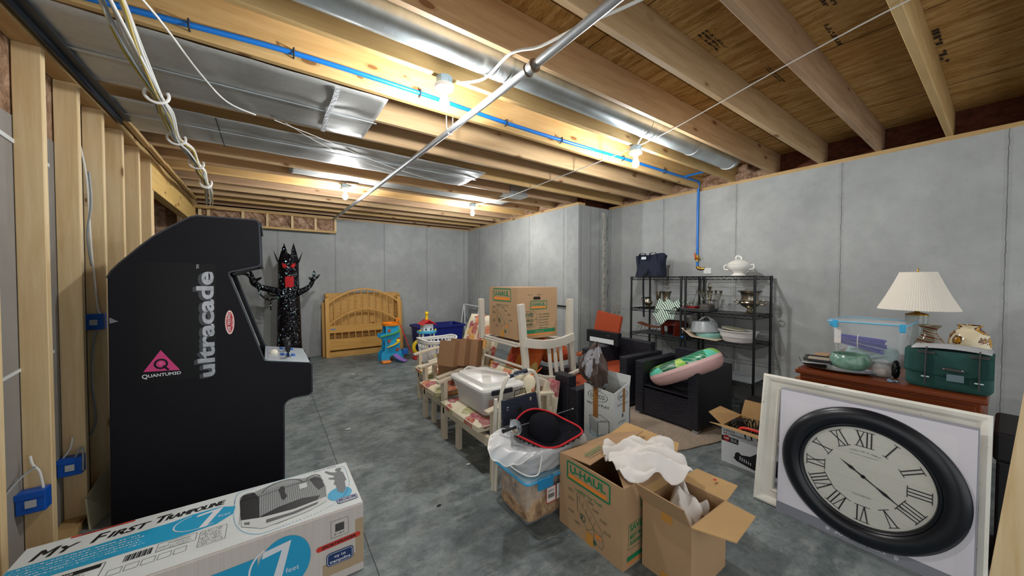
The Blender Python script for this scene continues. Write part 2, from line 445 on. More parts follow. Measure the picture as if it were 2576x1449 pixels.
# ------------------------------------------------------------------ joists
SP, Y0 = .4064, .3242
jg = 'exposed pine ceiling joists'
jl = {5: 'ceiling joist with the blue water pipe clipped along its side', 3: 'ceiling joist on the near side of the round duct', 4: 'ceiling joist carrying the two nearer bare bulbs',
      0: 'ceiling joist overhead crossed by the end of the white cable, nearest full one', 1: 'second ceiling joist overhead, crossed by white cable over bare plywood', 2: 'ceiling joist between bare plywood bay and the round duct, third overhead'}
for k in range(-4, 18):
    yn = Y0+k*SP; ye = EX+.15 if yn < CY else CX+.15
    z0 = JZ
    if k in (17,): pass
    o = MB().box(-1.9 if yn < 4.6 else WX0, yn-.038, JZ, ye, yn, TOPZ-.002).build('ceiling_joist', mat_joist[(k*7+3) % 4 if k != 5 else 3], bevel=.003, seg=1)
    l = jl.get(k) or ('%s pine ceiling joist beyond the one with blue pipe' % ordinal(k-6) if k > 5 else '%s pine ceiling joist before the first one in view' % ordinal(-k-1))
    tag(o, l, 'joist', jg)

# insulation tucked between joist ends
def lumpy(name, x0, y0, z0, x1, y1, z1, seed, amp=.03, nn=14, mat=None):
    r = random.Random(seed); ph = [r.uniform(0, 6) for _ in range(6)]
    mb = MB()
    def disp(p):
        return amp*(math.sin(p.y*23+ph[0])*math.sin(p.z*31+ph[1])+.6*math.sin(p.y*61+ph[2]+p.z*47)+.5*math.sin(p.x*53+ph[3]))
    mb.grid(lambda a, b: (lambda p: (p.x-abs(disp(p)), p.y, p.z))(Vector((lerp(x0, x1, b), lerp(y0, y1, a), lerp(z0, z1, b)))), nn, nn)
    mb.grid(lambda a, b: (lerp(x0, x1, 1)*1.0, lerp(y0, y1, a), lerp(z1, z0, b)), nn, 3)
    return mb.build(name, mat or mat_ins, smooth=80)
for k in range(3, 17):
    y0 = Y0+(k)*SP-.002; y1 = Y0+(k+1)*SP-.036
    xw = EX if k < 8 else CX
    if k == 8: continue
    lo = .16 if k in (4, 5, 6) else (.04 if k == 3 else .12)
    o = lumpy('insulation_batt', xw+.02, y0, JZ-.004, xw+.12, y1, TOPZ-.03, k)
    tag(o, 'pinkish glass wool tucked between joist ends, %s bay from the column corner' % ordinal(k-3), 'insulation', 'glass wool in the joist bays')

# ------------------------------------------------------------------ stud wall on the left
SX0, SX1 = -.97, -.88
ys = [1.5, 1.9, 2.30, 2.70, 3.085, 3.45, 3.83, 4.235]
for k, y in enumerate(ys):
    o = MB().box(SX0, y-.02, .038, SX1, y+.02, 2.527).build('wall_stud', mat_stud, bevel=.003, seg=1)
    tag(o, 'upright pine stud, %s in the open stud wall counted away from the camera' % ordinal(k), 'stud', 'studs of the open stud wall')
o = MB().box(SX0, 4.58, .038, SX1, 4.62, 2.527).build('wall_stud', mat_stud, bevel=.003, seg=1); tag(o, 'pine king stud beside the wide opening under the header beam', 'stud', 'studs of the open stud wall')
o = MB().box(SX0, 4.63, .038, SX1, 4.67, 2.26).build('wall_stud', mat_stud, bevel=.003, seg=1); tag(o, 'shorter pine jack stud holding up the header beam', 'stud', 'studs of the open stud wall')
struct(MB().box(SX0, 1.3, 0, SX1, 4.67, .038).build('trim_9', mat_plateY))
struct(MB().box(SX0, 1.3, 2.527, SX1, 7.2, 2.60).build('trim_10', mat_plateY))
tag(MB().box(SX0, 4.62, 2.262, SX1, 7.0, 2.527).build('header_beam', mat_beam, bevel=.003, seg=1), 'solid timber header beam over the opening behind the arcade cabinet', 'beam')
paper = M('drywall back paper', '#8f8b86', .9, var=.08, vscale=3)
struct(MB().box(-1.005, 1.3, 0, -.972, 4.6, 2.18).build('wall_left', paper))
struct(MB().box(-1.03, 1.3, 2.18, -.975, 4.6, 2.6).build('trim_11', mat_ins))
strip = M('white joint tape', '#d6dadb', .6)
mb = MB()
mb.bar((-.968, 2.2, 2.10), (-.968, 3.0, 2.03), .006, .02); mb.bar((-.968, 2.2, .93), (-.968, 3.0, 1.02), .006, .014)
struct(mb.build('trim_12', strip))
# side room behind the opening
struct(MB().box(WX0-.1, 4.0, 0, WX0, FY, TOPZ).build('wall_side_room', mat_ins))
struct(MB().box(WX0, FY-.04, 0, -.93, FY+.02, PL).build('wall_side_room_back', mat_ins))
for k, x in enumerate((-2.9, -2.45, -2.0, -1.55, -1.12)):
    tag(MB().box(x, FY-.13, 0, x+.04, FY-.04, PL).build('wall_stud', mat_stud, bevel=.003, seg=1), 'pine stud over insulation in the dark room past the opening, %s from its outer wall' % ordinal(k), 'stud', 'studs in the dark side room')
struct(MB().box(WX0, 4.0, 0, -1.0, 4.1, TOPZ).build('wall_side_room_front', paper))
# framed soffit along the top of the far wall
sg = thing('soffit_frame', 'pine framed soffit stuffed with insulation high on the far wall', 'soffit', (.05, 7.2, 2.26))
MB().box(-.93, 7.15, 2.275, 1.045, 7.24, 2.31).build('bottom_rail', mat_joist[3], sg, bevel=.002)
MB().box(-.93, 7.15, 2.52, 1.045, 7.24, 2.556).build('top_rail', mat_joist[3], sg, bevel=.002)
for x in (-.87, -.77, -.345, -.02, .335, .69, 1.01):
    MB().box(x, 7.152, 2.31, x+.036, 7.24, 2.52).build('upright', mat_stud, sg, bevel=.002)
mb = MB()
mb.grid(lambda a, b: (lerp(-.93, 1.04, a), 7.2+.03*math.sin(a*70)*math.sin(b*9+a*20)-.015*math.sin(a*170+b*14), lerp(2.3, 2.53, b)), 120, 12)
mb.build('insulation_fill', mat_ins, sg, smooth=80)
tag(MB().box(-.9, 7.03, 2.5, -.35, 7.13, 2.54).build('loose_plank', mat_joist[3], bevel=.002), 'short yellow pine plank lying on top of the far soffit', 'plank')

# rough repaired strip with tie holes on the concrete return
mb = MB(); rgr = random.Random(21)
mb.grid(lambda a, b: (lerp(4.40, 4.50, b)+.01*math.sin(a*23), CY-.012*math.sin(math.pi*b)-.006*abs(math.sin(a*60+b*5)), lerp(.9, 2.5, a)), 90, 9)
struct(mb.build('trim_13', M('patched mortar', '#a9a99f', .9, var=.25, vscale=14, bmp=.6, bscale=45), smooth=50))
mb = MB()
for k in range(13): mb.ball((4.45+rgr.uniform(-.01, .01), CY-.014, 1.0+.11*k), .009, 8, sc=(1, .6, 1))
for k in range(7): x = 4.53+rgr.uniform(-.01, .03); z = rgr.uniform(1.1, 2.3); mb.bar((x, CY-.002, z), (x+rgr.uniform(-.01, .01), CY-.002, z+rgr.uniform(.05, .16)), .008, .003)
struct(mb.build('trim_14', M('dark tie holes', '#3b3c38', .9)))
# rim board closing the gap above the concrete return
struct(MB().box(CX+.14, CY+.2, PL, EX+.22, CY+.24, TOPZ).build('trim_15', mat_osb))
# ------------------------------------------------------------------ services under the ceiling
def galv(name, c='#b0aea8', rough=.45, metal=.42):
    m, nt, b, N, L = nodes(name)
    n = noise(N, L, tc(N, L), 3, 3, .6, .4)
    vo = N.new('ShaderNodeTexVoronoi'); vo.inputs['Scale'].default_value = 55; L.new(tc(N, L), vo.inputs['Vector'])
    c1 = ramp(N, L, n, [(.3, '#9d9d9a'), (.7, c)])
    sc = N.new('ShaderNodeSeparateColor'); L.new(vo.outputs['Color'], sc.inputs[0])
    c1 = mix(N, L, math_(N, L, 'MULTIPLY', sc.outputs[0], .18), c1, '#c9d2d5')
    L.new(c1, b.inputs['Base Color']); b.inputs['Metallic'].default_value = metal; b.inputs['Roughness'].default_value = rough
    bump(N, L, b, noise(N, L, tc(N, L, (1, 2, 1)), 2.2, 2), .25, .01)
    return m
m_galv = galv('galvanised sheet'); m_galv2 = galv('galvanised duct', '#bcc8cc', .34, .7)
m_pipe = galv('grey steel pipe', '#b9bec4', .38, .7)
m_white = M('white plastic', '#e9e9e6', .4); m_blackmetal = M('black metal', '#0d1014', .45, .3)
m_cable = M('white cable jacket', '#d9d9d4', .5); m_cabley = M('yellow cable jacket', '#b9a24a', .5); m_cableg = M('grey cable jacket', '#8f9698', .5)
m_pex = M('blue water tube', '#1170c8', .35); m_mastic = M('silver duct mastic', '#cdd3d6', .35, .6, bmp=.6, bscale=50)

def sheet(name, x0, x1, y0, y1, z, notch, label):
    t = thing(name, label, 'duct', ((x0+x1)/2, (y0+y1)/2, z))
    mb = MB()
    def f(a, b):
        x = lerp(x0, x1+notch*(1 if b < .5 else -1)*0, a); y = lerp(y0, y1, b)
        return (x, y, z-.008*math.sin(math.pi*b*2)**2*(.6+.4*math.sin(x*7))-.0015*math.sin(x*19+b*5))
    mb.grid(f, 60, 12)
    mb.build('sheet_metal', m_galv, t, smooth=60, solid=.002)
    return t
t = sheet('sheet_metal_duct', -1.0, .66, 2.36, 3.12, JZ-.006, 0, 'galvanised sheet panning two joist bays, ending near the bulb by the grey pipe')
mb = MB(); mb.bar((-1, 2.75, JZ-.016), (.68, 2.755, JZ-.016), .012, .006); mb.build('seam', m_galv2, t)
MB().barpath([(.36+.004*math.sin(k), 2.36+k*.095, JZ-.02) for k in range(9)], .03, .006).build('tape', m_mastic, t)
t.location = t.location
t = sheet('sheet_metal_duct', -.86, 1.98, 3.33, 3.98, JZ-.006, 0, 'galvanised sheet panning farther joist bays with a bright reflection of a bulb')
mb = MB(); mb.bar((-.86, 3.6, JZ-.02), (2.0, 3.6, JZ-.02), .01, .008); mb.build('seam', m_galv2, t)
MB().bar((-.3, 3.33, JZ-.018), (-.3, 3.98, JZ-.018), .006, .004).build('joint', m_blackmetal, t)
t = sheet('sheet_metal_duct', .2, 3.1, 4.41, 4.73, JZ+.03, 0, 'thin galvanised strip panning one bay above the far bulbs')
# boot with flange near the column
t = thing('duct_boot', 'small galvanised register boot with flat flange near the column corner', 'duct', (2.8, 4.15, 2.5))
mb = MB(); mb.box(2.72, 3.92, JZ+.0, 3.0, 4.12, JZ+.12); mb.build('throat', m_galv2, t)
MB().box(2.68, 3.9, JZ-.012, 3.04, 4.14, JZ-.008).build('flange', m_galv, t)

# round duct
t = thing('round_duct', 'round galvanised duct running between two joists towards the concrete wall', 'duct', (2.2, 1.745, 2.6))
ydc, zdc = 1.755, 2.70
mb = MB(); mb.tube([(x, ydc, zdc) for x in np.linspace(-.9, 4.02, 30)], .092, 24); mb.build('pipe_run', m_galv2, t, smooth=50)
for x in (1.19, 2.55, 3.3):
    MB().tube([(x, ydc, zdc), (x+.03, ydc, zdc)], .095, 24).build('joint_band', m_galv2, t, smooth=50)
mb = MB(); mb.tube([(1.1, ydc, zdc), (1.17, ydc, zdc)], .0965, 24); mb.build('foil_tape', m_mastic, t, smooth=50)
for k in range(4):
    a, b = math.radians(k*20), math.radians(k*20+20)
    P = [Vector((4.02+.17*math.sin(q), ydc-.0, zdc+.0-.1*(1-math.cos(q))*0+(.16*(1-math.cos(q))))) for q in (a, b)]
    MB().tube([P[0], P[1]], .097, 20).build('elbow_segment', m_galv2, t, smooth=50)

# long steel pipe
t = thing('steel_pipe', 'long grey steel pipe hung below the joists towards the far wall', 'pipe', (1.08, 3.6, 2.5))
MB().tube([(1.11, .3, 2.50), (1.115, 1.4, 2.50), (1.09, 2.5, 2.5), (1.05, 4.4, 2.505), (.985, 7.13, 2.52)], .021, 14).build('pipe_run', m_pipe, t, smooth=50)
MB().tube([(1.115, 1.40, 2.5), (1.115, 1.445, 2.5)], .03, 14).build('coupling', m_pipe, t, smooth=50)
for y in (1.395, 1.447): MB().tube([(1.115, y, 2.5), (1.115, y+.006, 2.5)], .034, 14).build('coupling_ring', M('brass dark', '#7a6a58', .4, .8), t, smooth=40)
for y in (2.36, 4.39):
    MB().tube([(1.07, y, JZ), (1.07, y, 2.53), (1.085, y, 2.478), (1.115, y, 2.478), (1.12, y, 2.53), (1.12, y, JZ)], .003, 6).build('hanger', m_white, t)

# blue water tube along the joist and down the wall
t = thing('water_pipe', 'blue plastic water pipe clipped along a joist and down the concrete wall', 'pipe', (1.8, 2.3, 1.55))
pts = [(-1.2, 2.302, 2.60), (-.5, 2.302, 2.635), (.13, 2.302, 2.672), (.84, 2.302, 2.672), (1.5, 2.302, 2.656), (2.14, 2.302, 2.655), (3.0, 2.302, 2.668), (4.0, 2.302, 2.672), (4.48, 2.303, 2.678), (4.55, 2.315, 2.66), (4.572, 2.33, 2.6), (4.574, 2.335, 2.3), (4.574, 2.335, 1.72)]
MB().tube(smooth_path(pts, 5), .0145, 12).build('pipe_run', m_pex, t, smooth=60)
for x in (-.3, .13, .85, 1.55, 2.14, 3.0, 3.75):
    z = np.interp(x, [p[0] for p in pts[:9]], [p[2] for p in pts[:9]])
    MB().tube([(x, 2.318, z-.022), (x, 2.285, z-.018), (x, 2.283, z+.018), (x, 2.318, z+.022)], .0045, 6).build('pipe_clip', M('clip dark', '#23303c', .5), t)
MB().tube([(4.15, 2.31, 2.674), (4.3, 2.2, 2.72), (4.38, 1.93, 2.76)], .0125, 10).build('branch', m_pex, t, smooth=60)
m_brass = M('brass', '#b58a3c', .3, .9)
mb = MB(); mb.tube([(4.574, 2.335, 1.745), (4.574, 2.335, 1.66)], .018, 12); mb.tube([(4.574, 2.36, 1.70), (4.55, 2.30, 1.70)], .014, 10)
mb.build('valve_body', m_brass, t, smooth=50)
MB().bar((4.55, 2.35, 1.70), (4.545, 2.352, 1.775), .016, .006, (1, 0, 0)).build('valve_lever', M('orange lever', '#d65a1c', .4), t, bevel=.002)
MB().tube([(4.574, 2.335, 1.66), (4.574, 2.332, 1.59)], .0145, 10).build('lower_pipe', m_pex, t, smooth=50)
MB().tube([(4.574, 2.332, 1.6), (4.574, 2.325, 1.575), (4.574, 2.29, 1.568), (4.59, 2.25, 1.568)], .018, 10).build('elbow', m_brass, t, smooth=50)
MB().box(4.585, 2.165, 1.50, 4.6, 2.26, 1.575).build('wall_patch', M('white foam', '#e4e6e3', .8, bmp=.5, bscale=40), t, bevel=.006)

# ------------------------------------------------------------------ bare bulb lamps
m_porc = M('white porcelain', '#efeeea', .3); m_box = M('grey electrical box', '#8fa0a8', .45, .3)
m_bulb, nt, b, N, L = nodes('lit bulb'); b.inputs['Emission Color'].default_value = (.97, .99, 1.0, 1)
b.inputs['Base Color'].default_value = (1, 1, 1, 1); b.inputs['Emission Strength'].default_value = BULB_W/(math.pi*4*math.pi*.031**2)
def lamp(loc, label):
    t = thing('bulb_lamp', label, 'lamp', loc, 0, 'bare bulb ceiling lamps')
    LB().lathe([(.048, -.045), (.05, -.04), (.05, 0)], n=8).build('junction_box', m_box, t)
    LB().lathe([(.02, -.092), (.024, -.078), (.052, -.066), (.058, -.052), (.057, -.045)], n=28).build('lampholder', m_porc, t, smooth=40)
    LB().lathe([(.001, -.187), (.014, -.184), (.025, -.174), (.031, -.158), (.030, -.143), (.022, -.124), (.0145, -.105), (.013, -.09)], n=24).build('bulb', m_bulb, t, smooth=80)
    return t
l0 = lamp((.862, 1.93, JZ), 'bare bulb nearest the camera, on a white holder beside the grey pipe')
copy_tree(l0, (2.685, 1.925, JZ), label='bare bulb before the concrete wall with white cables looped to it')
copy_tree(l0, (.80, 4.78, JZ), label='far bare bulb close to where the grey pipe passes')
copy_tree(l0, (2.62, 4.82, JZ), label='far bare bulb near the alcove wall and register boot')
MB().box(.80, 4.68, JZ-.008, .92, 4.9, JZ).build('mounting_block', mat_joist[1]).parent = None
tag(bpy.data.objects['mounting_block'], 'small wooden block screwed across joists above the far bulb by the pipe', 'block')

def cable(pts, r, mat, label, name='electric_cable', group=None, n=6, flat=1):
    return tag(MB().tube(smooth_path(pts, 5), r, n, flat=flat).build(name, mat, smooth=60), label, 'cable', group)
cz = JZ-.012
cable([(2.15, -.3, cz), (2.211, .249, cz), (2.327, .708, cz), (2.457, 1.109, cz), (2.61, 1.6, cz), (2.66, 1.86, cz+.0)], .0055, m_cable, 'thin white cable crossing bare joists overhead to the bulb before the wall', flat=.6)
cable([(2.66, 1.95, cz), (2.70, 2.293, cz-.0), (2.72, 2.744, cz), (2.76, 3.5, cz), (2.79, 4.167, cz), (2.72, 4.6, cz), (2.64, 4.76, cz)], .0045, m_cable, 'thin white cable stapled under joists between the two bulbs by the wall')
cable([(1.42, .4, cz-.01), (1.28, .904, cz-.01), (1.185, 1.15, cz-.012), (1.12, 1.36, cz-.015), (1.045, 1.508, cz), (1.03, 1.75, cz-.02), (.93, 1.9, cz-.01)], .008, m_cable, 'thick white cable from the round duct to the nearest bulb')
cable([(2.5, 1.7, 2.61), (2.62, 1.85, 2.6), (2.68, 1.9, 2.59)], .006, m_cable, 'short loop of cable beside the bulb before the wall')
cable([(-.46, 1.9, 2.56), (-.38, 2.12, 2.545), (-.29, 2.5, 2.52), (-.2, 2.85, 2.535), (-.06, 3.06, 2.572)], .005, m_cable, 'pair of white wires drooping beneath the nearer duct panel')
cable([(.05, 3.13, cz), (.4, 3.3, cz-.01), (.815, 3.56, cz-.012), (1.2, 3.75, cz-.012), (1.65, 3.9, cz-.01)], .003, m_cable, 'thin wire sagging under the farther duct panel, upper strand', group='thin wires under the farther duct')
cable([(.12, 3.14, cz), (.4, 3.42, cz-.012), (.75, 3.66, cz-.014), (1.1, 3.82, cz-.012)], .003, m_cable, 'thin wire sagging under the farther duct panel, lower strand', group='thin wires under the farther duct')
# bundle of cables over the arcade
rg = random.Random(11)
hy = [(-.505, 1.75, 2.56), (-.5, 2.03, 2.54), (-.52, 2.42, 2.52), (-.52, 2.87, 2.49), (-.545, 3.25, 2.52), (-.56, 3.66, 2.49), (-.545, 4.0, 2.52), (-.535, 4.36, 2.495), (-.55, 4.75, 2.52), (-.555, 5.13, 2.49), (-.6, 5.8, 2.52), (-.68, 6.6, 2.5)]
cols = [m_cable, m_cable, m_cabley, m_cable, m_cableg, m_cabley, m_cable, m_cableg, m_cable, m_cable, m_cabley, m_cable]
for i, mt in enumerate(cols):
    a = 2*math.pi*i/len(cols); ph = rg.uniform(0, 6)
    pts = []
    for k, (x, y, z) in enumerate(hy):
        s = .9 if k in (3, 5, 7, 9) else 1.7
        q = a+ph*.3+.5*math.sin(k*1.3+ph)
        pts.append((x+.022*s*math.cos(q), y, max(z+.016*s*math.sin(q), 2.46)))
    col = 'white' if mt is m_cable else ('yellow' if mt is m_cabley else 'grey')
    cable(pts, .0065, mt, '%s cable in the thick bundle hung through hooks beside the stud wall' % col, group='%s cables of the hung bundle' % col, flat=.7)
for k, (x, y, z) in enumerate([hy[3], hy[5], hy[7], hy[9], (-.57, 5.25, 2.5)]):
    o = MB().tube([(x+.052*math.cos(math.radians(q)), y, z-.0+.046*math.sin(math.radians(q))) for q in range(150, 400, 14)], .0085, 8).build('cable_hook', m_white, smooth=60)
    tag(o, 'white plastic cable hook on the bundle, %s one from the camera' % ordinal(k), 'hook', 'hooks of the cable bundle')
# dark steel strip along the stud wall top, then splintered offcuts
mb = MB(); mb.bar((-.835, 1.7, 2.575), (-.835, 3.72, 2.575), .05, .012); mb.bar((-.858, 1.7, 2.56), (-.858, 3.72, 2.56), .008, .05)
tag(mb.build('steel_angle', M('dark blued steel', '#1c2733', .4, .5, var=.3)), 'dark blue grey steel angle along the top of the stud wall', 'angle')
mb = MB()
for k in range(5): mb.bar((-.845, 3.72+k*.6, 2.585), (-.85, 4.34+k*.6, 2.58), .035, .03)
tag(mb.build('rough_batten', mat_plateY), 'rough pine batten along the top edge of the header beam', 'batten')
# ------------------------------------------------------------------ arcade cabinet
m_cab = M('black textured laminate', '#0b0b14', .6, bmp=.2, bscale=260, spec=.25)
m_cabin = M('black inner panel', '#101015', .5)
m_chrome = M('chrome', '#c9ced2', .2, .9); m_dark = M('dark plastic', '#111317', .4)
t = thing('arcade_cabinet', 'tall black upright arcade cabinet with silver side lettering and two joysticks', 'arcade machine', (-.3, 3.2, 0))
prof = [(-.747, .0), (-.738, 1.42), (-.72, 1.46), (-.692, 1.5), (-.604, 1.606), (-.547, 1.668), (-.476, 1.728), (-.419, 1.773), (-.386, 1.797), (-.355, 1.807), (-.235, 1.808), (-.072, 1.809), (-.058, 1.805), (-.05, 1.789), (-.044, 1.531), (-.052, 1.51), (-.194, 1.472), (-.21, 1.464), (-.214, 1.449), (-.037, .878), (-.03, .864), (.005, .848), (.237, .809), (.249, .795), (.249, .597), (.232, .584), (.139, .581), (.103, .569), (.084, .549), (.076, .528), (.071, 0)]
YA, YB = 2.9, 3.52
MB().prism(prof, (0, YA, 0), X_, Z_, (0, .018, 0)).build('side_panel', m_cab, t)
MB().prism(prof, (0, YB-.018, 0), X_, Z_, (0, .018, 0)).build('side_panel', m_cab, t)
def moulding(y):
    mb = MB(); mb.barpath([(x, y+.009, z) for x, z in prof[1:]], .0195, .003, (0, 1, 0)); mb.build('edge_moulding', M('t moulding', '#2a2f38', .3), t)
moulding(YA); moulding(YB-.018)
mb = MB()
body = [(-.735, .03), (-.725, 1.41), (-.6, 1.59), (-.42, 1.755), (-.355, 1.79), (-.075, 1.79)]
for a, b in zip(body[:-1], body[1:]): mb.bar((a[0], (YA+YB)/2, a[1]), (b[0], (YA+YB)/2, b[1]), YB-YA-.036, .014, (0, 0, 1)) if abs(b[0]-a[0]) > .05 else mb.box(min(a[0], b[0])-.004, YA+.018, a[1], max(a[0], b[0])+.008, YB-.018, b[1])
mb.box(.03, YA+.018, 0, .045, YB-.018, .54); mb.box(.04, YA+.018, .585, .235, YB-.018, .6); mb.box(.222, YA+.018, .6, .236, YB-.018, .79)
mb.build('carcass', m_cabin, t)
MB().box(-.075, YA+.018, 1.53, -.046, YB-.018, 1.79).build('marquee', M('marquee panel', '#3b4450', .25), t)
mb = MB(); mb.box(-.047, YA+.012, 1.768, -.03, YB-.012, 1.80); mb.box(-.047, YA+.012, 1.50, -.03, YB-.012, 1.53); mb.build('marquee_retainer', m_dark, t, bevel=.003)
MB().bar((-.19, 3.21, 1.45), (-.07, 3.21, 1.51), YB-YA-.036, .01, (0, 0, 1)).build('speaker_panel', m_cabin, t)
# tinted screen glass between the panels with grey bezel
sa, sb = Vector((-.235, 0, 1.44)), Vector((-.062, 0, .885))
ym = (YA+YB)/2
MB().bar((sa.x, ym, sa.z), (sb.x, ym, sb.z), YB-YA-.036, .006, (0, 1, 0)).build('bezel', M('bezel glass', '#6e7774', .12, .2), t) if 0 else None
mb = MB(); n = Vector((sb.z-sa.z, 0, -(sb.x-sa.x))).normalized()
A = [Vector((sa.x, YA+.018, sa.z)), Vector((sb.x, YA+.018, sb.z)), Vector((sb.x, YB-.018, sb.z)), Vector((sa.x, YB-.018, sa.z))]
mb.prism([(0, 0), (.581, 0), (.581, YB-YA-.036), (0, YB-YA-.036)], A[0], (sb-sa).normalized(), Y_, Vector((-.006, 0, -.002)))
mb.build('bezel', M('bezel glass', '#a3aba7', .45, .1), t)
FS = FR(A[0]+Vector((.001, 0, 0)), (sb-sa).normalized(), Y_)
mb = MB(); O, U, V = FS
mb.poly([O+U*a+V*b+Vector((.002, 0, .0006)) for a, b in ((.09, .10), (.09, .47), (.47, .47), (.47, .10))]); mb.build('screen', M('dark screen', '#0b0d10', .08), t)
# control panel
pa, pb = Vector((-.028, 0, .862)), Vector((.24, 0, .812))
U = (pb-pa).normalized(); V = Y_; Wn = U.cross(V)
mb = MB(); mb.prism([(0, 0), ((pb-pa).length, 0), ((pb-pa).length, YB-YA-.01), (0, YB-YA-.01)], pa+Vector((0, YA+.005, 0)), U, V, Wn*.006)
mb.build('control_panel', M('brushed control panel', '#a9b4bb', .35, .5, var=.08, vscale=30), t, bevel=.002)
FP = FR(pa+Vector((0, YA+.005, 0))+Wn*.0065, U, V)
mb = MB(); mb.rrect(FP, .015, .03, .1, .57, .003, .01); mb.rrect(FP, .02, .05, .06, .3, .002, .006); mb.rrect(FP, .02, .36, .06, .54, .002, .006)
mb.build('panel_print', M('violet print', '#8f90b8', .5), t)
m_btn = M('blue button', '#0f63c4', .3)
for cyy in (.17, .45):
    jx = .145
    j = MB(); P0 = FP[0]+U*jx+V*cyy
    j.tube([P0, P0+Z_*.03, P0+Z_*.035, P0+Z_*.055, P0+Z_*.085, P0+Z_*.1, P0+Z_*.108], [.005, .006, .012, .016, .021, .017, .004], 14); j.build('joystick', m_dark, t, smooth=60)
    MB().disc(FP, jx, cyy, .02, lift=.0015).build('joystick_plate', m_dark, t)
    for i in range(3):
        for k in range(2):
            P0 = FP[0]+U*(.11+.035*i+.0)+V*(cyy+.05+.035*k); MB().tube([P0, P0+Wn*.004, P0+Wn*.008], [.014, .014, .011], 14).build('button', m_btn, t, smooth=50)
for a, b in ((.125, .06), (.18, .06)):
    P0 = FP[0]+U*a+V*b
MB().ball(FP[0]+U*.055+V*.27, .03, 12).build('trackball', M('ivory ball', '#ece6d2', .25), t, smooth=80)
# side art print
FA = FR((0, YA, 0), X_, Z_)
MB().rect(FA, -.63, .80, -.275, 1.515, .0006).build('art_background', M('black art vinyl', '#040508', .4, spec=.25), t)
m_sil = M('silver lettering', '#a7abb2', .35, .3, var=.25, vscale=25)
mb = MB(); mb.text('ultracade', FA, -.288, .80, .078, .665, bold=.03, rot=math.pi/2, lift=.0014); mb.build('lettering', m_sil, t)
mb = MB()
for k in range(5): mb.text('ultracade', FA, -.291-.0035*k, .80-.002*k, .078, .665, bold=.03, rot=math.pi/2, lift=.0013-.0001*k)
mb.build('lettering_shadow', M('dim lettering', '#3d4046', .5), t)
mb = MB(); mb.text('TM', FA, -.352, 1.482, .013, rot=math.pi/2); mb.build('trademark_lettering', M('print white', '#dfe1e6', .4), t)
mb = MB(); mb.shape(FA, [(-.606, .872), (-.448, .862), (-.531, .993)], .0012); mb.build('triangle_logo', M('magenta print', '#d2397f', .4), t)
mb = MB(); mb.ring(FA, -.531, .910, .021, .031, lift=.0016); mb.line(FA, [(-.521, .897), (-.498, .869)], .011, lift=.0017); mb.build('logo_letter', M('black art vinyl', '#040508', .4, spec=.25), t)
MB().disc(FA, -.531, .913, .010, lift=.0018).build('logo_dot', M('magenta light', '#e85a98', .4), t)
mb = MB(); mb.text('Q', FA, -.612, .832, .024, .024, bold=.02); mb.text('UANTUM3D', FA, -.586, .836, .018, .142, bold=.02); mb.build('maker_lettering', M('print white', '#dfe1e6', .4), t)
mb = MB(); mb.disc(FA, -.208, 1.137, .0235, .078, lift=.0008); mb.build('sticker', M('pale sticker', '#f0c8c4', .4), t)
mb = MB(); mb.disc(FA, -.208, 1.137, .017, .066, lift=.0014); mb.build('sticker_red', M('red sticker', '#b91f25', .4), t)
mb = MB(); mb.text('DIE TRYING', FA, -.204, 1.079, .015, .116, bold=.02, rot=math.pi/2, lift=.002); mb.text('New York', FA, -.192, 1.11, .008, .05, rot=math.pi/2, lift=.002); mb.build('sticker_lettering', M('print white', '#dfe1e6', .4), t)
MB().shape(FA, [(-.735, 1.20), (-.735, 1.165), (-.7, 1.175)], .001).build('sticker_scrap', M('grey scrap', '#70737a', .6), t)

# ------------------------------------------------------------------ long trampoline carton
m_cartonw = M('white printed card', '#d3d9d9', .6, var=.05, vscale=6); m_print_blk = M('black print', '#14161a', .5); m_cyan = M('cyan print', '#1d9cc8', .5)
m_pw = M('print white', '#dfe1e6', .4); m_red = M('red print', '#c8372b', .5); m_navy = M('navy print', '#1c3566', .5); m_greyp = M('grey print', '#7f8487', .6)
def cardside():
    m, nt, b, N, L = nodes('pinkish carton side'); n = noise(N, L, tc(N, L, (90, 1, 1)), 3, 3)
    L.new(ramp(N, L, n, [(.3, '#c2b9b2'), (.7, '#cbc3bc')]), b.inputs['Base Color']); b.inputs['Roughness'].default_value = .75; return m
t = thing('trampoline_carton', 'long white and blue product carton with black title lettering on the floor', 'box', (-.22, 2.02, 0))
bx = (-.81, 1.785, .0, .368, 2.245, .33)
mb = MB(); mb.box(*bx); mb.build('carton', cardside(), t, bevel=.006)
MB().rect(FR((0, 0, .33), X_, Y_), -.806, 1.79, .364, 2.24, .0012).build('top_print', m_cartonw, t)
FT = FR((0, 0, .33), X_, Y_); FN = FR((0, 1.785, 0), X_, Z_)
mb = MB()
for txt, u, v, h, w in (('M', -.765, 2.130, .062, .062), ('Y', -.698, 2.133, .045, .05), ('F', -.612, 2.140, .058, .042), ('IRST', -.566, 2.143, .042, .122), ('T', -.425, 2.150, .052, .045), ('RAMPOLINE', -.392, 2.152, .036, .205)):
    mb.text(txt, FT, u, v, h, w, bold=.0, shear=.25, lift=.0026); mb.text(txt, FT, u+.0025, v+.0006, h, w, bold=.0, shear=.25, lift=.0027); mb.text(txt, FT, u+.005, v, h, w, bold=.0, shear=.25, lift=.0028)
mb.build('title_lettering', m_print_blk, t)
mb = MB()
pts = [(-.804, 2.105), (-.804, 1.99), (-.40, 1.985), (-.33, 1.98), (-.2, 1.995), (-.145, 2.04), (-.14, 2.10), (-.2, 2.135), (-.30, 2.135), (-.36, 2.12)]
mb.shape(FT, pts, .002); mb.build('blue_band', m_cyan, t)
mb = MB(); mb.ring(FT, -.262, 2.065, .085, .09, .72, lift=.0026, a0=2.0, a1=5.3)
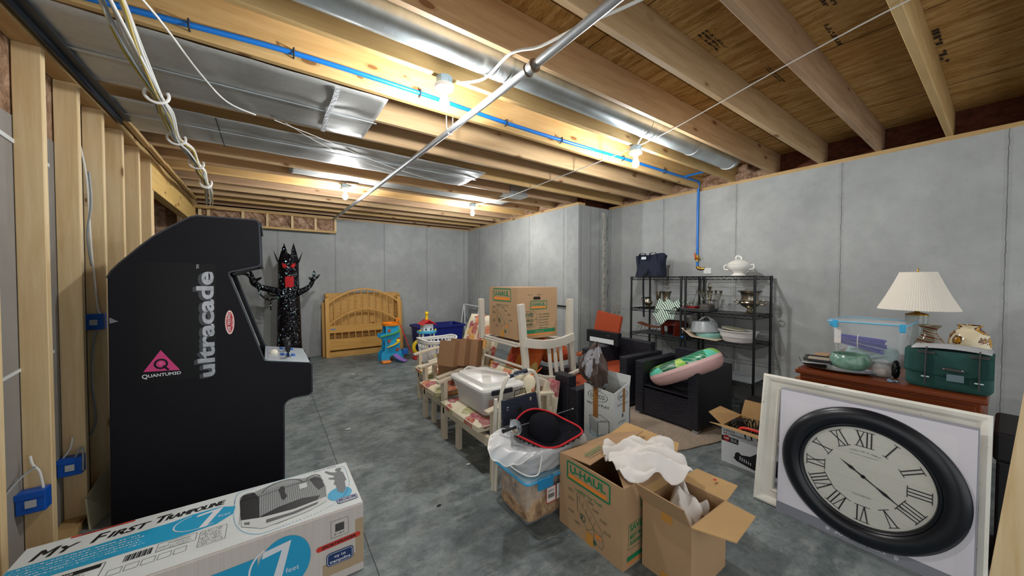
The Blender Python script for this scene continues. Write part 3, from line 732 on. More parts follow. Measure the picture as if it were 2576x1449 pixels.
mb.shape(FT, [(-.275, 2.115), (-.185, 2.128), (-.235, 2.0), (-.262, 2.0), (-.222, 2.108), (-.28, 2.098)], .0028); mb.text('feet', FT, -.2, 2.045, .018, .045, lift=.0028)
rg = random.Random(5)
for k in range(5): bars(mb, FT, -.79, 2.088-.018*k, .40, 1, .006, rg, .0026)
mb.build('band_lettering', m_pw, t)
mb = MB(); mb.rrect(FT, -.38, 1.92, -.26, 1.975, .0015, .004, .002)
mb.rrect(FT, -.25, 1.86, -.16, 1.97, .0015, .004, .002); mb.rrect(FT, -.80, 1.86, -.52, 1.965, .002, .004, .002)
for k in range(9): bars(mb, FT, -.245, 1.958-.011*k, .08, 1, .004, rg, .002)
for k in range(5): bars(mb, FT, -.78, 1.93-.013*k, .24, 1, .004, rg, .002)
for k in range(3): bars(mb, FT, -.375, 1.945-.01*k, .11, 1, .003, rg, .002)
for k in range(5): mb.rrect(FT, -.50+.045*k, 1.865, -.462+.045*k, 1.9, .0015, .003, .002)
for k in range(16): mb.rect(FT, -.47+.005*k, 1.925, -.4675+.005*k+.001*(k % 3), 1.965, .002)
mb.text('WARNING', FT, -.35, 1.956, .009, .07, lift=.002)
mb.build('warning_print', m_print_blk, t)
mb = MB(); mb.rect(FT, -.79, 1.94, -.53, 1.962, .0024); mb.build('warning_bar', m_print_blk, t)
mb = MB(); mb.text('WARNING', FT, -.72, 1.945, .012, .12, lift=.003, bold=.02); mb.build('warning_lettering', m_pw, t)
mb = MB(); mb.shape(FT, [(-.76, 1.943), (-.738, 1.943), (-.749, 1.96)], .003); mb.build('warning_sign', M('yellow print', '#d9b51e', .5), t)
# printed trampoline picture
mb = MB()
mb.shape(FT, [(-.126, 2.135), (-.115, 2.185), (-.07, 2.185), (.014, 2.222), (.085, 2.215), (.15, 2.185), (.192, 2.192), (.226, 2.149), (.235, 2.03), (.224, 1.906), (.149, 1.861), (.024, 1.841), (-.04, 1.85), (-.109, 1.906)], .0022)
mb.build('net_picture', M('net grey print', '#8d9394', .6), t)
mb = MB(); mb.shape(FT, [(-.126, 2.135), (-.115, 2.18), (-.07, 2.175), (-.05, 2.12), (-.044, 1.93), (-.113, 1.955)], .0026); mb.shape(FT, [(-.042, 1.944), (.027, 1.975), (.124, 1.99), (.201, 1.965), (.177, 1.912), (.056, 1.897), (-.027, 1.91)], .0026); mb.shape(FT, [(.17, 2.16), (.2, 2.17), (.222, 2.14), (.23, 2.04), (.2, 2.02), (.185, 2.08)], .0026)
for k in range(40): mb.line(FT, [(-.118+.0088*k, 1.925), (-.118+.0088*k, 2.13+.04*math.sin(k*.08))], .0011, .003)
mb.line(FT, [(-.126, 2.14), (-.04, 2.125), (.08, 2.145), (.19, 2.15), (.232, 2.10)], .003, .0032); mb.ring(FT, .05, 2.13, .088, .092, 1.0, lift=.0032, a0=.2, a1=2.9); mb.ring(FT, -.095, 2.15, .028, .032, 1.2, lift=.0032, a0=0, a1=3.1); mb.ring(FT, .19, 2.15, .03, .034, 1.3, lift=.0032, a0=0, a1=3.1)
mb.shape(FT, [(.03, 2.14), (.06, 2.14), (.056, 2.10), (.066, 2.05), (.05, 2.02), (.04, 2.05), (.036, 2.10)], .0034); mb.disc(FT, .046, 2.15, .01, .012, lift=.0034)
mb.build('picture_black', m_print_blk, t)
MB().rect(FT, .12, 2.08, .155, 2.13, .0036).build('picture_tag', M('skirt print', '#c6cbcb', .6), t)
mb = MB(); mb.shape(FT, [(-.113, 1.958), (-.039, 1.93), (.088, 1.915), (.227, 1.935), (.222, 1.893), (.149, 1.861), (.093, 1.852), (-.033, 1.842), (-.107, 1.905)], .0032); mb.build('skirt_picture', M('skirt print', '#c6cbcb', .6), t)
mb = MB(); mb.shape(FT, [(-.02, 1.90), (.08, 1.893), (.19, 1.912), (.18, 1.893), (.09, 1.873), (-.02, 1.872)], .0036); mb.shape(FT, [(-.1, 1.93), (-.08, 1.922), (-.08, 1.90), (-.1, 1.915)], .0036); mb.build('skirt_vents', M('vent grey print', '#5b6062', .6), t)
mb = MB(); dp = [(-.146, 2.138), (-.136, 2.215), (-.071, 2.228), (.033, 2.236), (.12, 2.236), (.22, 2.225), (.335, 2.20), (.348, 2.10), (.335, 1.97), (.28, 1.875), (.177, 1.824), (.053, 1.812), (-.033, 1.808), (-.088, 1.848), (-.126, 1.924), (-.142, 2.02), (-.146, 2.138)]
P_ = smooth_path([(x, y, 0) for x, y in dp], 9)
for p in P_[::1]: mb.rect(FT, p.x-.0022, p.y-.002, p.x+.0022, p.y+.002, .0024)
mb.build('dotted_outline', m_cyan, t)
mb = MB(); mb.disc(FT, .285, 1.925, .055, .06, lift=.0024); mb.build('blue_blob', m_cyan, t)
mb = MB(); mb.disc(FT, .315, 2.175, .016, .018, lift=.003); mb.shape(FT, [(.278, 1.95), (.30, 1.92), (.318, 1.95), (.325, 2.03), (.335, 2.04), (.332, 2.13), (.318, 2.155), (.296, 2.15), (.276, 2.165), (.255, 2.195), (.247, 2.19), (.268, 2.145), (.285, 2.125), (.284, 2.10), (.258, 2.11), (.256, 2.10), (.284, 2.075), (.272, 2.03), (.28, 2.02)], .003); mb.build('child_picture', M('child print', '#6f7578', .6), t)
mb = MB(); mb.rrect(FT, -.69, 2.226, -.50, 2.238, 1, .0059, .002, True); mb.build('red_maker_label', m_red, t)
mb = MB(); mb.text('SPORTSPOWER', FT, -.66, 2.229, .006, .12, lift=.003, bold=.02); mb.build('red_label_lettering', m_print_blk, t)
mb = MB(); mb.text('Patent No. 0003298', FT, .20, 2.222, .007, .11, lift=.002, bold=.02); mb.build('patent_lettering', m_print_blk, t)
def logo(F, u, v, w, h, name='brand_label', rot=False):
    a = MB(); a.rrect(F, u, v, u+w, v+h, 1, h*.25, .003, True); a.build(name, m_navy, t)
    a = MB(); a.rrect(F, u+.004, v+.004, u+w-.004, v+h-.004, .002, h*.2, .0036); a.text('my 1st', F, u+w/2, v+h*.55, h*.2, w*.42, lift=.004, align='C', bold=.02); a.text('trampoline', F, u+w/2-w*.1, v+h*.2, h*.22, w*.76, lift=.004, align='C', bold=.02) if 0 else a.text('trampoline', F, u+w*.12, v+h*.2, h*.22, w*.76, lift=.004, bold=.02)
    a.build(name+'_lettering', m_pw, t)
logo(FT, .262, 1.835, .092, .045)
# near side
mb = MB(); mb.disc(FN, .045, .18, .098, .118, lift=.0015); mb.shape(FN, [(-.55, .235), (-.05, .25), (-.05, .07), (-.55, .05)], .0013); mb.build('side_blue', m_cyan, t)
mb = MB(); mb.shape(FN, [(-.03, .262), (.07, .275), (.03, .11), (-.005, .11), (.035, .245), (-.035, .235)], .0022); mb.ring(FN, .0, .185, .075, .082, 1.15, lift=.002, a0=1.9, a1=4.8); mb.text('feet', FN, .048, .135, .022, .05, lift=.0022); mb.build('side_lettering', m_pw, t)
mb = MB(); O, U, V = FN
a = math.radians(2); Ut = X_*math.cos(a)+Z_*math.sin(a); Vt = -X_*math.sin(a)+Z_*math.cos(a); FM = FR((.165, 1.785, .168), Ut, Vt)
mb.rrect(FM, 0, 0, .188, .024, 1, .0119, .0015, True); mb.build('maker_label', m_red, t)
mb = MB(); mb.text('SPORTSPOWER', FM, .022, .006, .012, .145, lift=.0025, bold=.03, shear=.2); mb.build('maker_lettering', m_print_blk, t)
logo(FN, .205, .083, .115, .062, 'side_label')
mb = MB(); mb.rrect(FN, .225, .21, .30, .29, .001, .002, .0015)
for k in range(14): mb.rect(FN, .243+.0028*k, .235, .2444+.0028*k+.0006*(k % 3), .272, .0016)
bars(mb, FN, .24, .222, .045, 1, .004, rg, .0016); mb.build('barcode', m_print_blk, t)
mb = MB(); mb.rect(FN, .19, .04, .366, .10, .0011); mb.rect(FN, .33, .1, .366, .26, .0011); mb.build('packing_tape', M('tan tape', '#b09a7c', .3), t)
# ------------------------------------------------------------------ sequinned costume prop
def sequin():
    m, nt, b, N, L = nodes('black sequins'); v = tc(N, L, kind='object')
    vo = N.new('ShaderNodeTexVoronoi'); vo.inputs['Scale'].default_value = 75; L.new(v, vo.inputs['Vector'])
    sc = N.new('ShaderNodeSeparateColor'); L.new(vo.outputs['Color'], sc.inputs[0])
    big = noise(N, L, tc(N, L, (1, 1, .8), 'object'), 5, 2)
    k = math_(N, L, 'GREATER_THAN', sc.outputs[0], math_(N, L, 'SUBTRACT', 1.24, math_(N, L, 'MULTIPLY', big, .5)))
    glint = ramp(N, L, sc.outputs[1], [(0, '#ffffff'), (.5, '#7fd6c8'), (1, '#8f9fe8')])  # sparkle of the sequins painted as pale cells in the base colour
    L.new(mix(N, L, k, '#0b0a12', glint), b.inputs['Base Color']); b.inputs['Roughness'].default_value = .25; b.inputs['Metallic'].default_value = .35
    vm = N.new('ShaderNodeVectorMath'); vm.operation = 'SUBTRACT'; L.new(vo.outputs['Color'], vm.inputs[0]); vm.inputs[1].default_value = (.5, .5, .5)
    v2 = N.new('ShaderNodeVectorMath'); v2.operation = 'SCALE'; L.new(vm.outputs[0], v2.inputs[0]); v2.inputs['Scale'].default_value = .9
    g = N.new('ShaderNodeNewGeometry'); v3 = N.new('ShaderNodeVectorMath'); v3.operation = 'ADD'; L.new(g.outputs['Normal'], v3.inputs[0]); L.new(v2.outputs[0], v3.inputs[1])
    v4 = N.new('ShaderNodeVectorMath'); v4.operation = 'NORMALIZE'; L.new(v3.outputs[0], v4.inputs[0]); L.new(v4.outputs[0], b.inputs['Normal']); return m
m_seq = sequin(); m_redf = M('red felt', '#b3121c', .8)
MX, MY = .275, 6.8
t = thing('monster_prop', 'tall black sequinned tube monster with red eyes and waving arms by the far wall', 'costume prop', (MX, MY, 0))
mb = MB()
def tubef(a, b):
    th = 2*math.pi*a; z = lerp(0, 1.72, b)
    r = .155+.012*math.sin(z*3)+(.03*(1-z/.5) if z < .5 else 0)
    f = 1
    return (MX+r*math.cos(th)*1.02, MY+r*math.sin(th)*.8, z)
mb.grid(tubef, 33, 30)
for a in range(5):
    th0 = math.radians(-90+72*a-36); 
# crown points
def spike(cx, ang, h, wid, lean):
    a0, a1 = ang-wid, ang+wid
    b = [Vector((MX+.158*math.cos(q), MY+.128*math.sin(q), 1.70)) for q in (a0, ang, a1)]
    inn = [Vector((MX+.12*math.cos(q), MY+.09*math.sin(q), 1.70)) for q in (a0, ang, a1)]
    tip = Vector((MX+(.12+lean)*math.cos(ang), MY+(.1+lean*.5)*math.sin(ang), 1.70+h))
    mid = [p.lerp(tip, .5)+Vector((0, 0, .02)) for p in (b[0], b[2])]
    mb.add([b[0], b[1], b[2], mid[0], mid[1], tip, inn[1]], [(0, 1, 3), (1, 2, 4), (1, 4, 5), (1, 5, 3), (0, 3, 6), (3, 5, 6), (4, 2, 6), (5, 4, 6)])
for ang, h, wid, lean in ((-120, .31, .62, .0), (-55, .32, .62, .0), (-178, .2, .5, .09), (4, .2, .5, .09), (90, .16, .8, 0)):
    spike(0, math.radians(ang), h, wid, lean)
mb.build('body_tube', m_seq, t, smooth=60)
def arm(pts, rs, fing, name):
    mb = MB(); mb.tube(smooth_path(pts, 5), list(np.interp(np.linspace(0, 1, 5*(len(pts)-1)+1), np.linspace(0, 1, len(rs)), rs)), 12)
    for f in fing: mb.tube(smooth_path(f, 4), list(np.linspace(.032, .012, 4*(len(f)-1)+1)), 9)
    mb.build(name, m_seq, t, smooth=70)
yy = MY-.05
arm([(.16, yy, 1.22), (.02, yy, 1.26), (-.1, yy, 1.30), (-.185, yy, 1.37), (-.205, yy, 1.44)], [.055, .05, .045, .05, .04], [[(-.2, yy, 1.41), (-.26, yy, 1.49), (-.33, yy, 1.50)], [(-.2, yy, 1.42), (-.21, yy, 1.50), (-.25, yy, 1.575)], [(-.19, yy, 1.40), (-.13, yy, 1.42), (-.085, yy, 1.45)]], 'arm')
arm([(.40, yy, 1.20), (.50, yy, 1.25), (.58, yy, 1.32), (.625, yy, 1.42)], [.055, .045, .035, .032], [[(.62, yy, 1.40), (.635, yy, 1.50), (.64, yy, 1.57)], [(.62, yy, 1.41), (.67, yy, 1.45), (.72, yy, 1.50)], [(.62, yy, 1.41), (.58, yy, 1.44), (.56, yy, 1.455)]], 'arm')
MB().tube(smooth_path([(-.15, yy, 1.34), (-.10, yy, 1.18), (.0, yy, 1.10), (.14, yy-.06, 1.13)], 5), .012, 8).build('strap', m_seq, t, smooth=60)
MB().tube(smooth_path([(-.02, yy, 1.28), (.0, yy, 1.2), (.06, yy, 1.16), (.14, yy-.06, 1.17)], 5), .012, 8).build('strap', m_seq, t, smooth=60)
MB().tube([(.03, yy, 1.1), (.03, yy, .93)], .012, 8).build('strap', m_seq, t)
def wrap(pts, name, mat, r=.165):
    mb = MB(); mb.poly([(MX+r*math.sin(u/r)*1.02, MY-r*.8*math.cos(u/r)-.004, z) for u, z in pts]); return mb.build(name, mat, t, solid=.006)
wrap([(-.098, 1.685), (-.06, 1.672), (-.03, 1.65), (-.028, 1.625), (-.045, 1.605), (-.07, 1.608), (-.088, 1.63)], 'eye', m_redf); wrap([(.028, 1.65), (.05, 1.67), (.09, 1.69), (.092, 1.65), (.078, 1.62), (.055, 1.605), (.032, 1.62)], 'eye', m_redf)
wrap([(-.06+.01*(k % 2), 1.46-.026*k) for k in range(7)][::-1][::-1]+[(-.035, 1.29), (-.01, 1.30), (.015, 1.285), (.04, 1.30)]+[(.07-.01*(k % 2), 1.31+.026*k) for k in range(7)]+[(.045, 1.475), (.015, 1.462), (-.015, 1.478), (-.04, 1.462)], 'mouth', m_redf)
MB().ball((.53, 6.9, .045), .05, 10, sc=(1, 1.3, .9)).build('foot', m_seq, t, smooth=70)

# ------------------------------------------------------------------ headboard and plywood
m_maple = wood('honey maple', '#dcae66', '#c4914a', 'Z', False, .45, 1.0); m_mapleX = wood('honey maple rail', '#dcae66', '#c8954c', 'X', False, .45)
m_plyb = wood('pine board', '#d8b06c', '#bb8c4a', 'X', True, .6)
hx0, hx1 = .87, 2.17
t = thing('headboard', 'honey coloured spindle headboard with arched top and ball finials', 'headboard', ((hx0+hx1)/2, 7.05, 0))
def yl(z): return 7.02+.14*z/1.2
for x in (hx0, hx1):
    MB().bar((x, yl(0), 0), (x, yl(1.07), 1.07), .065, .055, (0, 1, 0)).build('post', m_maple, t, bevel=.006)
    MB().tube([(x, yl(1.07), 1.07), (x, yl(1.085), 1.085)], .02, 12).build('finial_neck', m_maple, t); MB().ball((x, yl(1.12), 1.12), .036, 12).build('finial', m_maple, t, smooth=80)
def arch(u, h, z0): return z0+h*math.sin(math.pi*u)**.85 if 0 < u < 1 else z0
def archpath(z0, h, n=24): return [(lerp(hx0, hx1, k/n), yl(arch(k/n, h, z0)), arch(k/n, h, z0)) for k in range(n+1)]
MB().barpath(archpath(.97, .27), .03, .05, (0, 1, 0)).build('arch_rail', m_mapleX, t, bevel=.003)
MB().barpath(archpath(.57, .29), .03, .05, (0, 1, 0)).build('inner_arch', m_mapleX, t, bevel=.003)
MB().box(hx0, yl(.5)-.015, .44, hx1, yl(.5)+.015, .57).build('cross_rail', m_mapleX, t, bevel=.003)
MB().box(hx0, yl(.2)-.015, .13, hx1, yl(.2)+.015, .33).build('cross_rail', m_mapleX, t, bevel=.003)
MB().box(hx0, yl(.05)-.01, .0, hx1, yl(.05)+.01, .1).build('cross_rail', m_plyb, t, bevel=.003)
for k in range(1, 11):
    u = k/11; x = lerp(hx0, hx1, u); MB().tube([(x, yl(.57), .57), (x, yl(arch(u, .27, .97)), arch(u, .27, .97))], .009, 8).build('spindle', m_maple, t)
    MB().tube([(x, yl(.33), .33), (x, yl(.45), .45)], .009, 8).build('spindle', m_maple, t)
MB().rect(FR((0, yl(.5)-.0152, 0), X_, Z_), .92, .50, 1.0, .52, .001).build('blue_label', M('blue label', '#3f7fb5', .5), t)
mb = MB(); T = Matrix.Rotation(math.radians(-4), 4, 'X')
mb.prism([(0, 0), (1.33, 0), (1.33, 1.17), (0, 1.17)], (.86, 7.2, .0), X_, Vector((0, .1, 1.17)).normalized(), Vector((0, .02, -.002)))
tag(mb.build('plywood_board', m_plyb, bevel=.002), 'pine board leaning on the far wall behind the spindle headboard', 'board')
mb = MB(); mb.bar((.82, 7.13, 0), (.82, 7.24, 1.0), .05, .03, (0, 1, 0)); 
o = tag(mb.build('bed_rail', m_maple, bevel=.002), 'narrow honey bed side rail standing behind the edge of the headboard', 'bed rail')
o2 = copy_tree(o, (2.235, 7.18, 0), label='narrow honey bed side rail standing behind the headboard on the toy side')

# ------------------------------------------------------------------ toy garage
m_tb = M('toy blue', '#2aa7dc', .35); m_tor = M('toy orange', '#f08a1c', .35); m_tg = M('toy green', '#5cab3a', .35); m_ty = M('toy yellow', '#f2cf1f', .35); m_tr = M('toy red', '#d2242c', .35); m_tp = M('toy purple', '#9a78c8', .35); m_td = M('toy dark blue', '#1b5ea8', .4)
t = thing('toy_garage', 'multicoloured toy car garage tower with ramps before the headboard', 'toy', (1.76, 6.25, 0))
def TW(z): return np.interp(z, [0, .18, .3, .44, .6, .66], [.19, .17, .14, .15, .13, .12])
mb = MB()
for s in (0, 1):
    prof_ = [(-.19, 0), (-.19, .14), (-.13, .2), (-.12, .36), (-.2, .42), (-.2, .47), (-.11, .49), (-.11, .62), (.11, .62), (.13, .45), (.13, .2), (.19, .12), (.19, 0), (.08, 0), (.06, .1), (-.04, .1), (-.05, 0)]
    mb.prism(prof_, (1.755, 6.12+.2*s, 0), X_, Z_, (0, .03, 0))
for z in (.14, .3, .46, .6): mb.box(1.65, 6.14, z, 1.87, 6.33, z+.015)
mb.build('tower', m_tb, t, bevel=.004)
MB().lathe([(.13, .615), (.15, .62), (.155, .66), (.15, .665), (.148, .63), (.0, .63)], (1.76, 6.23, 0), 24).build('roof_deck', m_tor, t, smooth=40)
MB().tube([(1.85, 6.2, .68), (1.87, 6.2, .74), (1.9, 6.2, .70)], .02, 8).build('roof_hook', m_tor, t)
def ramp_(pts, w, mat, name): MB().barpath(smooth_path(pts, 5), w, .012, (0, 0, 1)).build(name, mat, t)
ramp_([(1.55, 6.1, .445), (1.65, 6.08, .47), (1.8, 6.08, .5), (1.88, 6.1, .55)], .06, m_tg, 'ramp')
ramp_([(1.66, 6.09, .26), (1.75, 6.07, .29), (1.83, 6.08, .33), (1.85, 6.1, .38)], .06, m_ty, 'ramp')
ramp_([(1.90, 6.15, .62), (1.98, 6.12, .40), (2.05, 6.1, .2), (2.12, 6.08, .08), (2.22, 6.06, .05)], .05, m_tr, 'ramp')
ramp_([(1.78, 6.08, .13), (1.85, 6.0, .06), (1.93, 5.93, .02)], .12, m_tp, 'ramp')
MB().box(1.55, 5.98, .0, 1.7, 6.1, .045).build('entry_ramp', m_tor, t, bevel=.02)
MB().box(2.1, 6.0, .0, 2.38, 6.14, .045).build('track_base', m_tr, t, bevel=.015)
MB().tube([(2.22+.115*math.cos(math.radians(q)), 6.05, .215+.115*math.sin(math.radians(q))) for q in range(-120, 250, 12)], .02, 8, flat=1.6).build('loop_track', m_ty, t, smooth=60)
MB().box(1.92, 6.08, .1, 2.02, 6.18, .2).build('blue_pump', m_td, t, bevel=.015)
mb = MB()
for x, z in ((1.7, .54), (1.86, .38), (1.7, .36), (1.84, .2)): mb.lathe([(.03, 0), (.03, .012)], (x, 6.118, z), 16, T=Matrix.Rotation(math.radians(90), 3, 'X'))
mb.build('dial_buttons', M('toy brown', '#a85a4a', .4), t)
mb = MB()
for k in range(3): mb.line(FR((1.655, 6.118, .27), X_, Z_), [(0, .03*k), (.05, .03*k+.03)], .006); mb.line(FR((1.655, 6.118, .27), X_, Z_), [(.05, .03*k), (0, .03*k+.03)], .006)
mb.build('truss_print', m_td, t)
o = MB().box(2.36, 5.72, 0, 2.5, 5.84, .09).build('toy_brick', m_ty, bevel=.02); tag(o, 'yellow plastic toy block on the floor beside the red ramp', 'toy')
# ------------------------------------------------------------------ toy house table
t = thing('toy_house', 'small white toy house with red roof on a blue toy table', 'toy', (2.29, 5.9, .0))
MB().lathe([(.17, .0), (.175, .02), (.17, .035)], (2.29, 5.9, .485), 24).build('table_top', M('toy light blue', '#49b7e0', .35), t, smooth=40)
for x, y in ((2.19, 5.82), (2.39, 5.82), (2.19, 5.98), (2.39, 5.98)): MB().tube([(x, y, 0), (x, y, .485)], .018, 10).build('leg', m_white, t)
MB().box(2.2, 5.82, .52, 2.38, 5.98, .64).build('house_walls', m_white, t, bevel=.006)
mb = MB(); mb.prism([(-.14, .635), (-.12, .625), (0, .70), (.12, .625), (.14, .635), (0, .725)], (2.29, 5.78, 0), X_, Z_, (0, .24, 0)); mb.prism([(-.1, .64), (.1, .64), (0, .70)], (2.29, 5.83, 0), X_, Z_, (0, .14, 0)); mb.build('roof', m_tr, t, bevel=.003)
mb = MB(); mb.tube([(2.29, 5.9, .70), (2.29, 5.9, .77), (2.29, 5.9, .81)], [.03, .022, .02], 12); mb.ball((2.29, 5.9, .825), .036, 10); mb.build('chimney_knob', m_ty, t, smooth=70)
mb = MB(); F = FR((2.29, 5.82, .52), X_, Z_)
for u in (-.07, -.02, .035): mb.rrect(F, u, .06, u+.035, .1, .004, .004)
mb.rect(F, -.06, .015, -.03, .045); mb.rect(F, .03, .015, .06, .045); mb.build('windows_print', m_print_blk, t)
MB().ball((2.15, 5.85, .53), .02, 8).build('corner_knob', m_ty, t); MB().ball((2.43, 5.85, .53), .02, 8).build('corner_knob', m_ty, t)
# blue storage tub
m_tub = M('navy plastic', '#101f7a', .4)
t = thing('storage_tub', 'large navy blue plastic tub by the far wall behind the toy house', 'tub', (2.85, 6.75, 0))
mb = MB()
def rr(x0, x1, y0, y1, r, z, n=5):
    P = []
    for cx, cy_, a0 in ((x1-r, y1-r, 0), (x0+r, y1-r, 90), (x0+r, y0+r, 180), (x1-r, y0+r, 270)):
        for k in range(n): t_ = math.radians(a0+90*k/(n-1)); P.append(Vector((cx+r*math.cos(t_), cy_+r*math.sin(t_), z)))
    return P
def loft(mb, rings, cap0=True, cap1=False):
    n = len(rings[0]); vs = [p for r in rings for p in r]; fs = []
    for k in range(len(rings)-1):
        for i in range(n): fs.append((k*n+i, k*n+(i+1) % n, (k+1)*n+(i+1) % n, (k+1)*n+i))
    if cap0: fs.append(tuple(range(n-1, -1, -1)))
    if cap1: fs.append(tuple((len(rings)-1)*n+i for i in range(n)))
    mb.add(vs, fs); return mb
loft(mb, [rr(2.42, 3.28, 6.5, 6.98, .05, 0), rr(2.38, 3.32, 6.46, 7.02, .05, .47), rr(2.35, 3.35, 6.43, 7.05, .06, .47), rr(2.35, 3.35, 6.43, 7.05, .06, .51), rr(2.38, 3.32, 6.46, 7.02, .05, .51), rr(2.44, 3.26, 6.52, 6.96, .05, .02)], True, True)
mb.build('tub_body', m_tub, t, smooth=40)
# laundry basket
t = thing('laundry_basket', 'white plastic laundry basket with slotted sides behind the patio chairs', 'basket', (1.83, 4.35, 0))
mb = MB()
bz0, bz1 = .33, .63
t.location = (1.83, 4.35, bz0)
def bask(th, z): 
    k = (z-bz0)/(bz1-bz0); rx, ry = lerp(.19, .25, k), lerp(.15, .2, k)
    c, s = math.cos(th), math.sin(th); e = .7
    return Vector((1.83+rx*math.copysign(abs(c)**e, c), 4.35+ry*math.copysign(abs(s)**e, s), z+(.03*abs(c)**3 if z > .6 else 0)))
loft(mb, [[bask(2*math.pi*i/48, z) for i in range(48)] for z in (bz0, bz0+.03)], True)
mb.build('basket_base', m_white, t, smooth=60)
mb = MB()
for i in range(0, 48): mb.bar(bask(2*math.pi*i/48, bz0+.02), bask(2*math.pi*i/48, bz1-.08), .012, .005, (bask(2*math.pi*i/48, .5)-Vector((1.83, 4.35, .5))))
mb.build('side_slats', m_white, t)
for zz, ww in ((bz1-.08, .014), (bz1-.02, .03)):
    mb = MB(); mb.grid(lambda a, b: bask(2*math.pi*a, zz+ww*(b-.5))+Vector((0, 0, 0)), 49, 2); mb.build('rim_band', m_white, t, solid=.006, smooth=60)
mb = MB()
for i in range(0, 48, 2): mb.bar(bask(2*math.pi*i/48, bz1-.09), bask(2*math.pi*i/48, bz1-.01), .02, .005, (bask(2*math.pi*i/48, .5)-Vector((1.83, 4.35, .5))))
mb.build('upper_slats', m_white, t)
MB().tube([bask(2*math.pi*i/60, bz1) for i in range(60)], .011, 8, closed=True).build('rim', m_white, t, smooth=60)
# low stool the basket stands on
o = thing('storage_crate', 'low dark red crate under the white laundry basket', 'crate', (1.83, 4.35, 0))
mb = MB(); mb.box(1.64, 4.2, 0, 2.02, 4.5, .02)
for x0, y0, x1, y1 in ((1.64, 4.2, 2.02, 4.22), (1.64, 4.48, 2.02, 4.5), (1.64, 4.22, 1.66, 4.48), (2.0, 4.22, 2.02, 4.48)):
    for z in (.02, .13, .24): mb.box(x0, y0, z, x1, y1, z+.085)
mb.build('crate_body', M('dark red plastic', '#8e1820', .4), o)
# white folding rack
m_rack = M('white enamel tube', '#dfe3e6', .35)
t = thing('drying_rack', 'white folding metal rack standing beside the alcove wall', 'rack', (3.55, 6.6, 0))
for y in (7.0, 6.3):
    MB().tube([(3.62, y, 0), (3.6, y, .87)], .014, 8).build('leg', m_rack, t)
    MB().tube([(3.45, y, 0), (3.58, y, .86)], .012, 8).build('leg', m_rack, t)
MB().tube([(3.6, 7.03, .87), (3.6, 6.27, .86)], .016, 8).build('top_bar', m_rack, t); MB().tube([(3.6, 7.0, .45), (3.6, 6.3, .43)], .012, 8).build('cross_bar', m_rack, t)
MB().tube([(3.6, 6.95, .5), (3.6, 6.4, .84)], .008, 8).build('brace', M('grey brace', '#8b9095', .4), t)
o = MB().tube([(3.84, 3.9, 1.0), (3.84, 4.6, 1.01)], .012, 8).build('wall_rod', m_blackmetal, smooth=50); tag(o, 'black metal rod resting along the alcove wall behind the box stack', 'rod')
# ------------------------------------------------------------------ materials
def floral(name, seed=0, warm=0):
    m, nt, b, N, L = nodes(name); g = N.new('ShaderNodeTexCoord'); mp = N.new('ShaderNodeMapping'); mp.inputs['Location'].default_value = (seed*.37, seed*.21, seed*.13)
    L.new(g.outputs['Object'], mp.inputs[0]); v = mp.outputs[0]
    n = N.new('ShaderNodeTexNoise'); n.inputs['Scale'].default_value = 14; L.new(v, n.inputs['Vector'])
    d = N.new('ShaderNodeMix'); d.data_type = 'VECTOR'; d.inputs[0].default_value = .06; L.new(v, d.inputs[4]); L.new(n.outputs['Color'], d.inputs[5]); v2 = d.outputs[1]
    vo = N.new('ShaderNodeTexVoronoi'); vo.inputs['Scale'].default_value = 8.5; L.new(v2, vo.inputs['Vector'])
    sc = N.new('ShaderNodeSeparateColor'); L.new(vo.outputs['Color'], sc.inputs[0])
    if warm: cr = ramp(N, L, sc.outputs[0], [(0, '#8e2416'), (.3, '#b8541c'), (.5, '#c9742a'), (.7, '#9d1f22'), (.85, '#b7a765')], 'CONSTANT')
    else: cr = ramp(N, L, sc.outputs[0], [(0, '#e2d9b8'), (.18, '#d8662f'), (.38, '#9c1c48'), (.54, '#a5a468'), (.66, '#dc9a34'), (.82, '#b02824')], 'CONSTANT')
    # petals: stripes radiating by fine voronoi
    vp = N.new('ShaderNodeTexVoronoi'); vp.inputs['Scale'].default_value = 30; L.new(v2, vp.inputs['Vector'])
    c = mix(N, L, math_(N, L, 'MULTIPLY', math_(N, L, 'GREATER_THAN', vo.outputs['Distance'], .60 if not warm else .66), 1), cr, '#e6dec5' if not warm else '#b5421f')
    c = mix(N, L, math_(N, L, 'MULTIPLY', vp.outputs['Distance'], .42), c, '#efe6cc' if not warm else '#d28a4e')
    L.new(c, b.inputs['Base Color']); b.inputs['Roughness'].default_value = .9; b.inputs['Specular IOR Level'].default_value = .15
    bump(N, L, b, noise(N, L, v, 9, 2), .4, .01); return m
m_fl = floral('floral fabric'); m_fl2 = floral('floral fabric b', 5); m_flw = floral('warm floral fabric', 2, 1)
m_cream = M('cream painted wood', '#cbbfa8', .5, var=.06, vscale=5); m_whitewood = M('greyed white wood', '#c9c2b4', .5, var=.05)
m_card = M('brown cardboard', '#ab8a66', .8, var=.05, vscale=5, bmp=.08, bscale=90); m_card2 = M('dark cardboard', '#8e6540', .85, var=.08); m_cardin = M('cardboard inside', '#bd9a68', .85, var=.05)
m_green = M('green print', '#0f7a4d', .6); m_orange = M('orange print', '#e5852b', .6); m_tape = M('amber tape', '#c28a3c', .35)

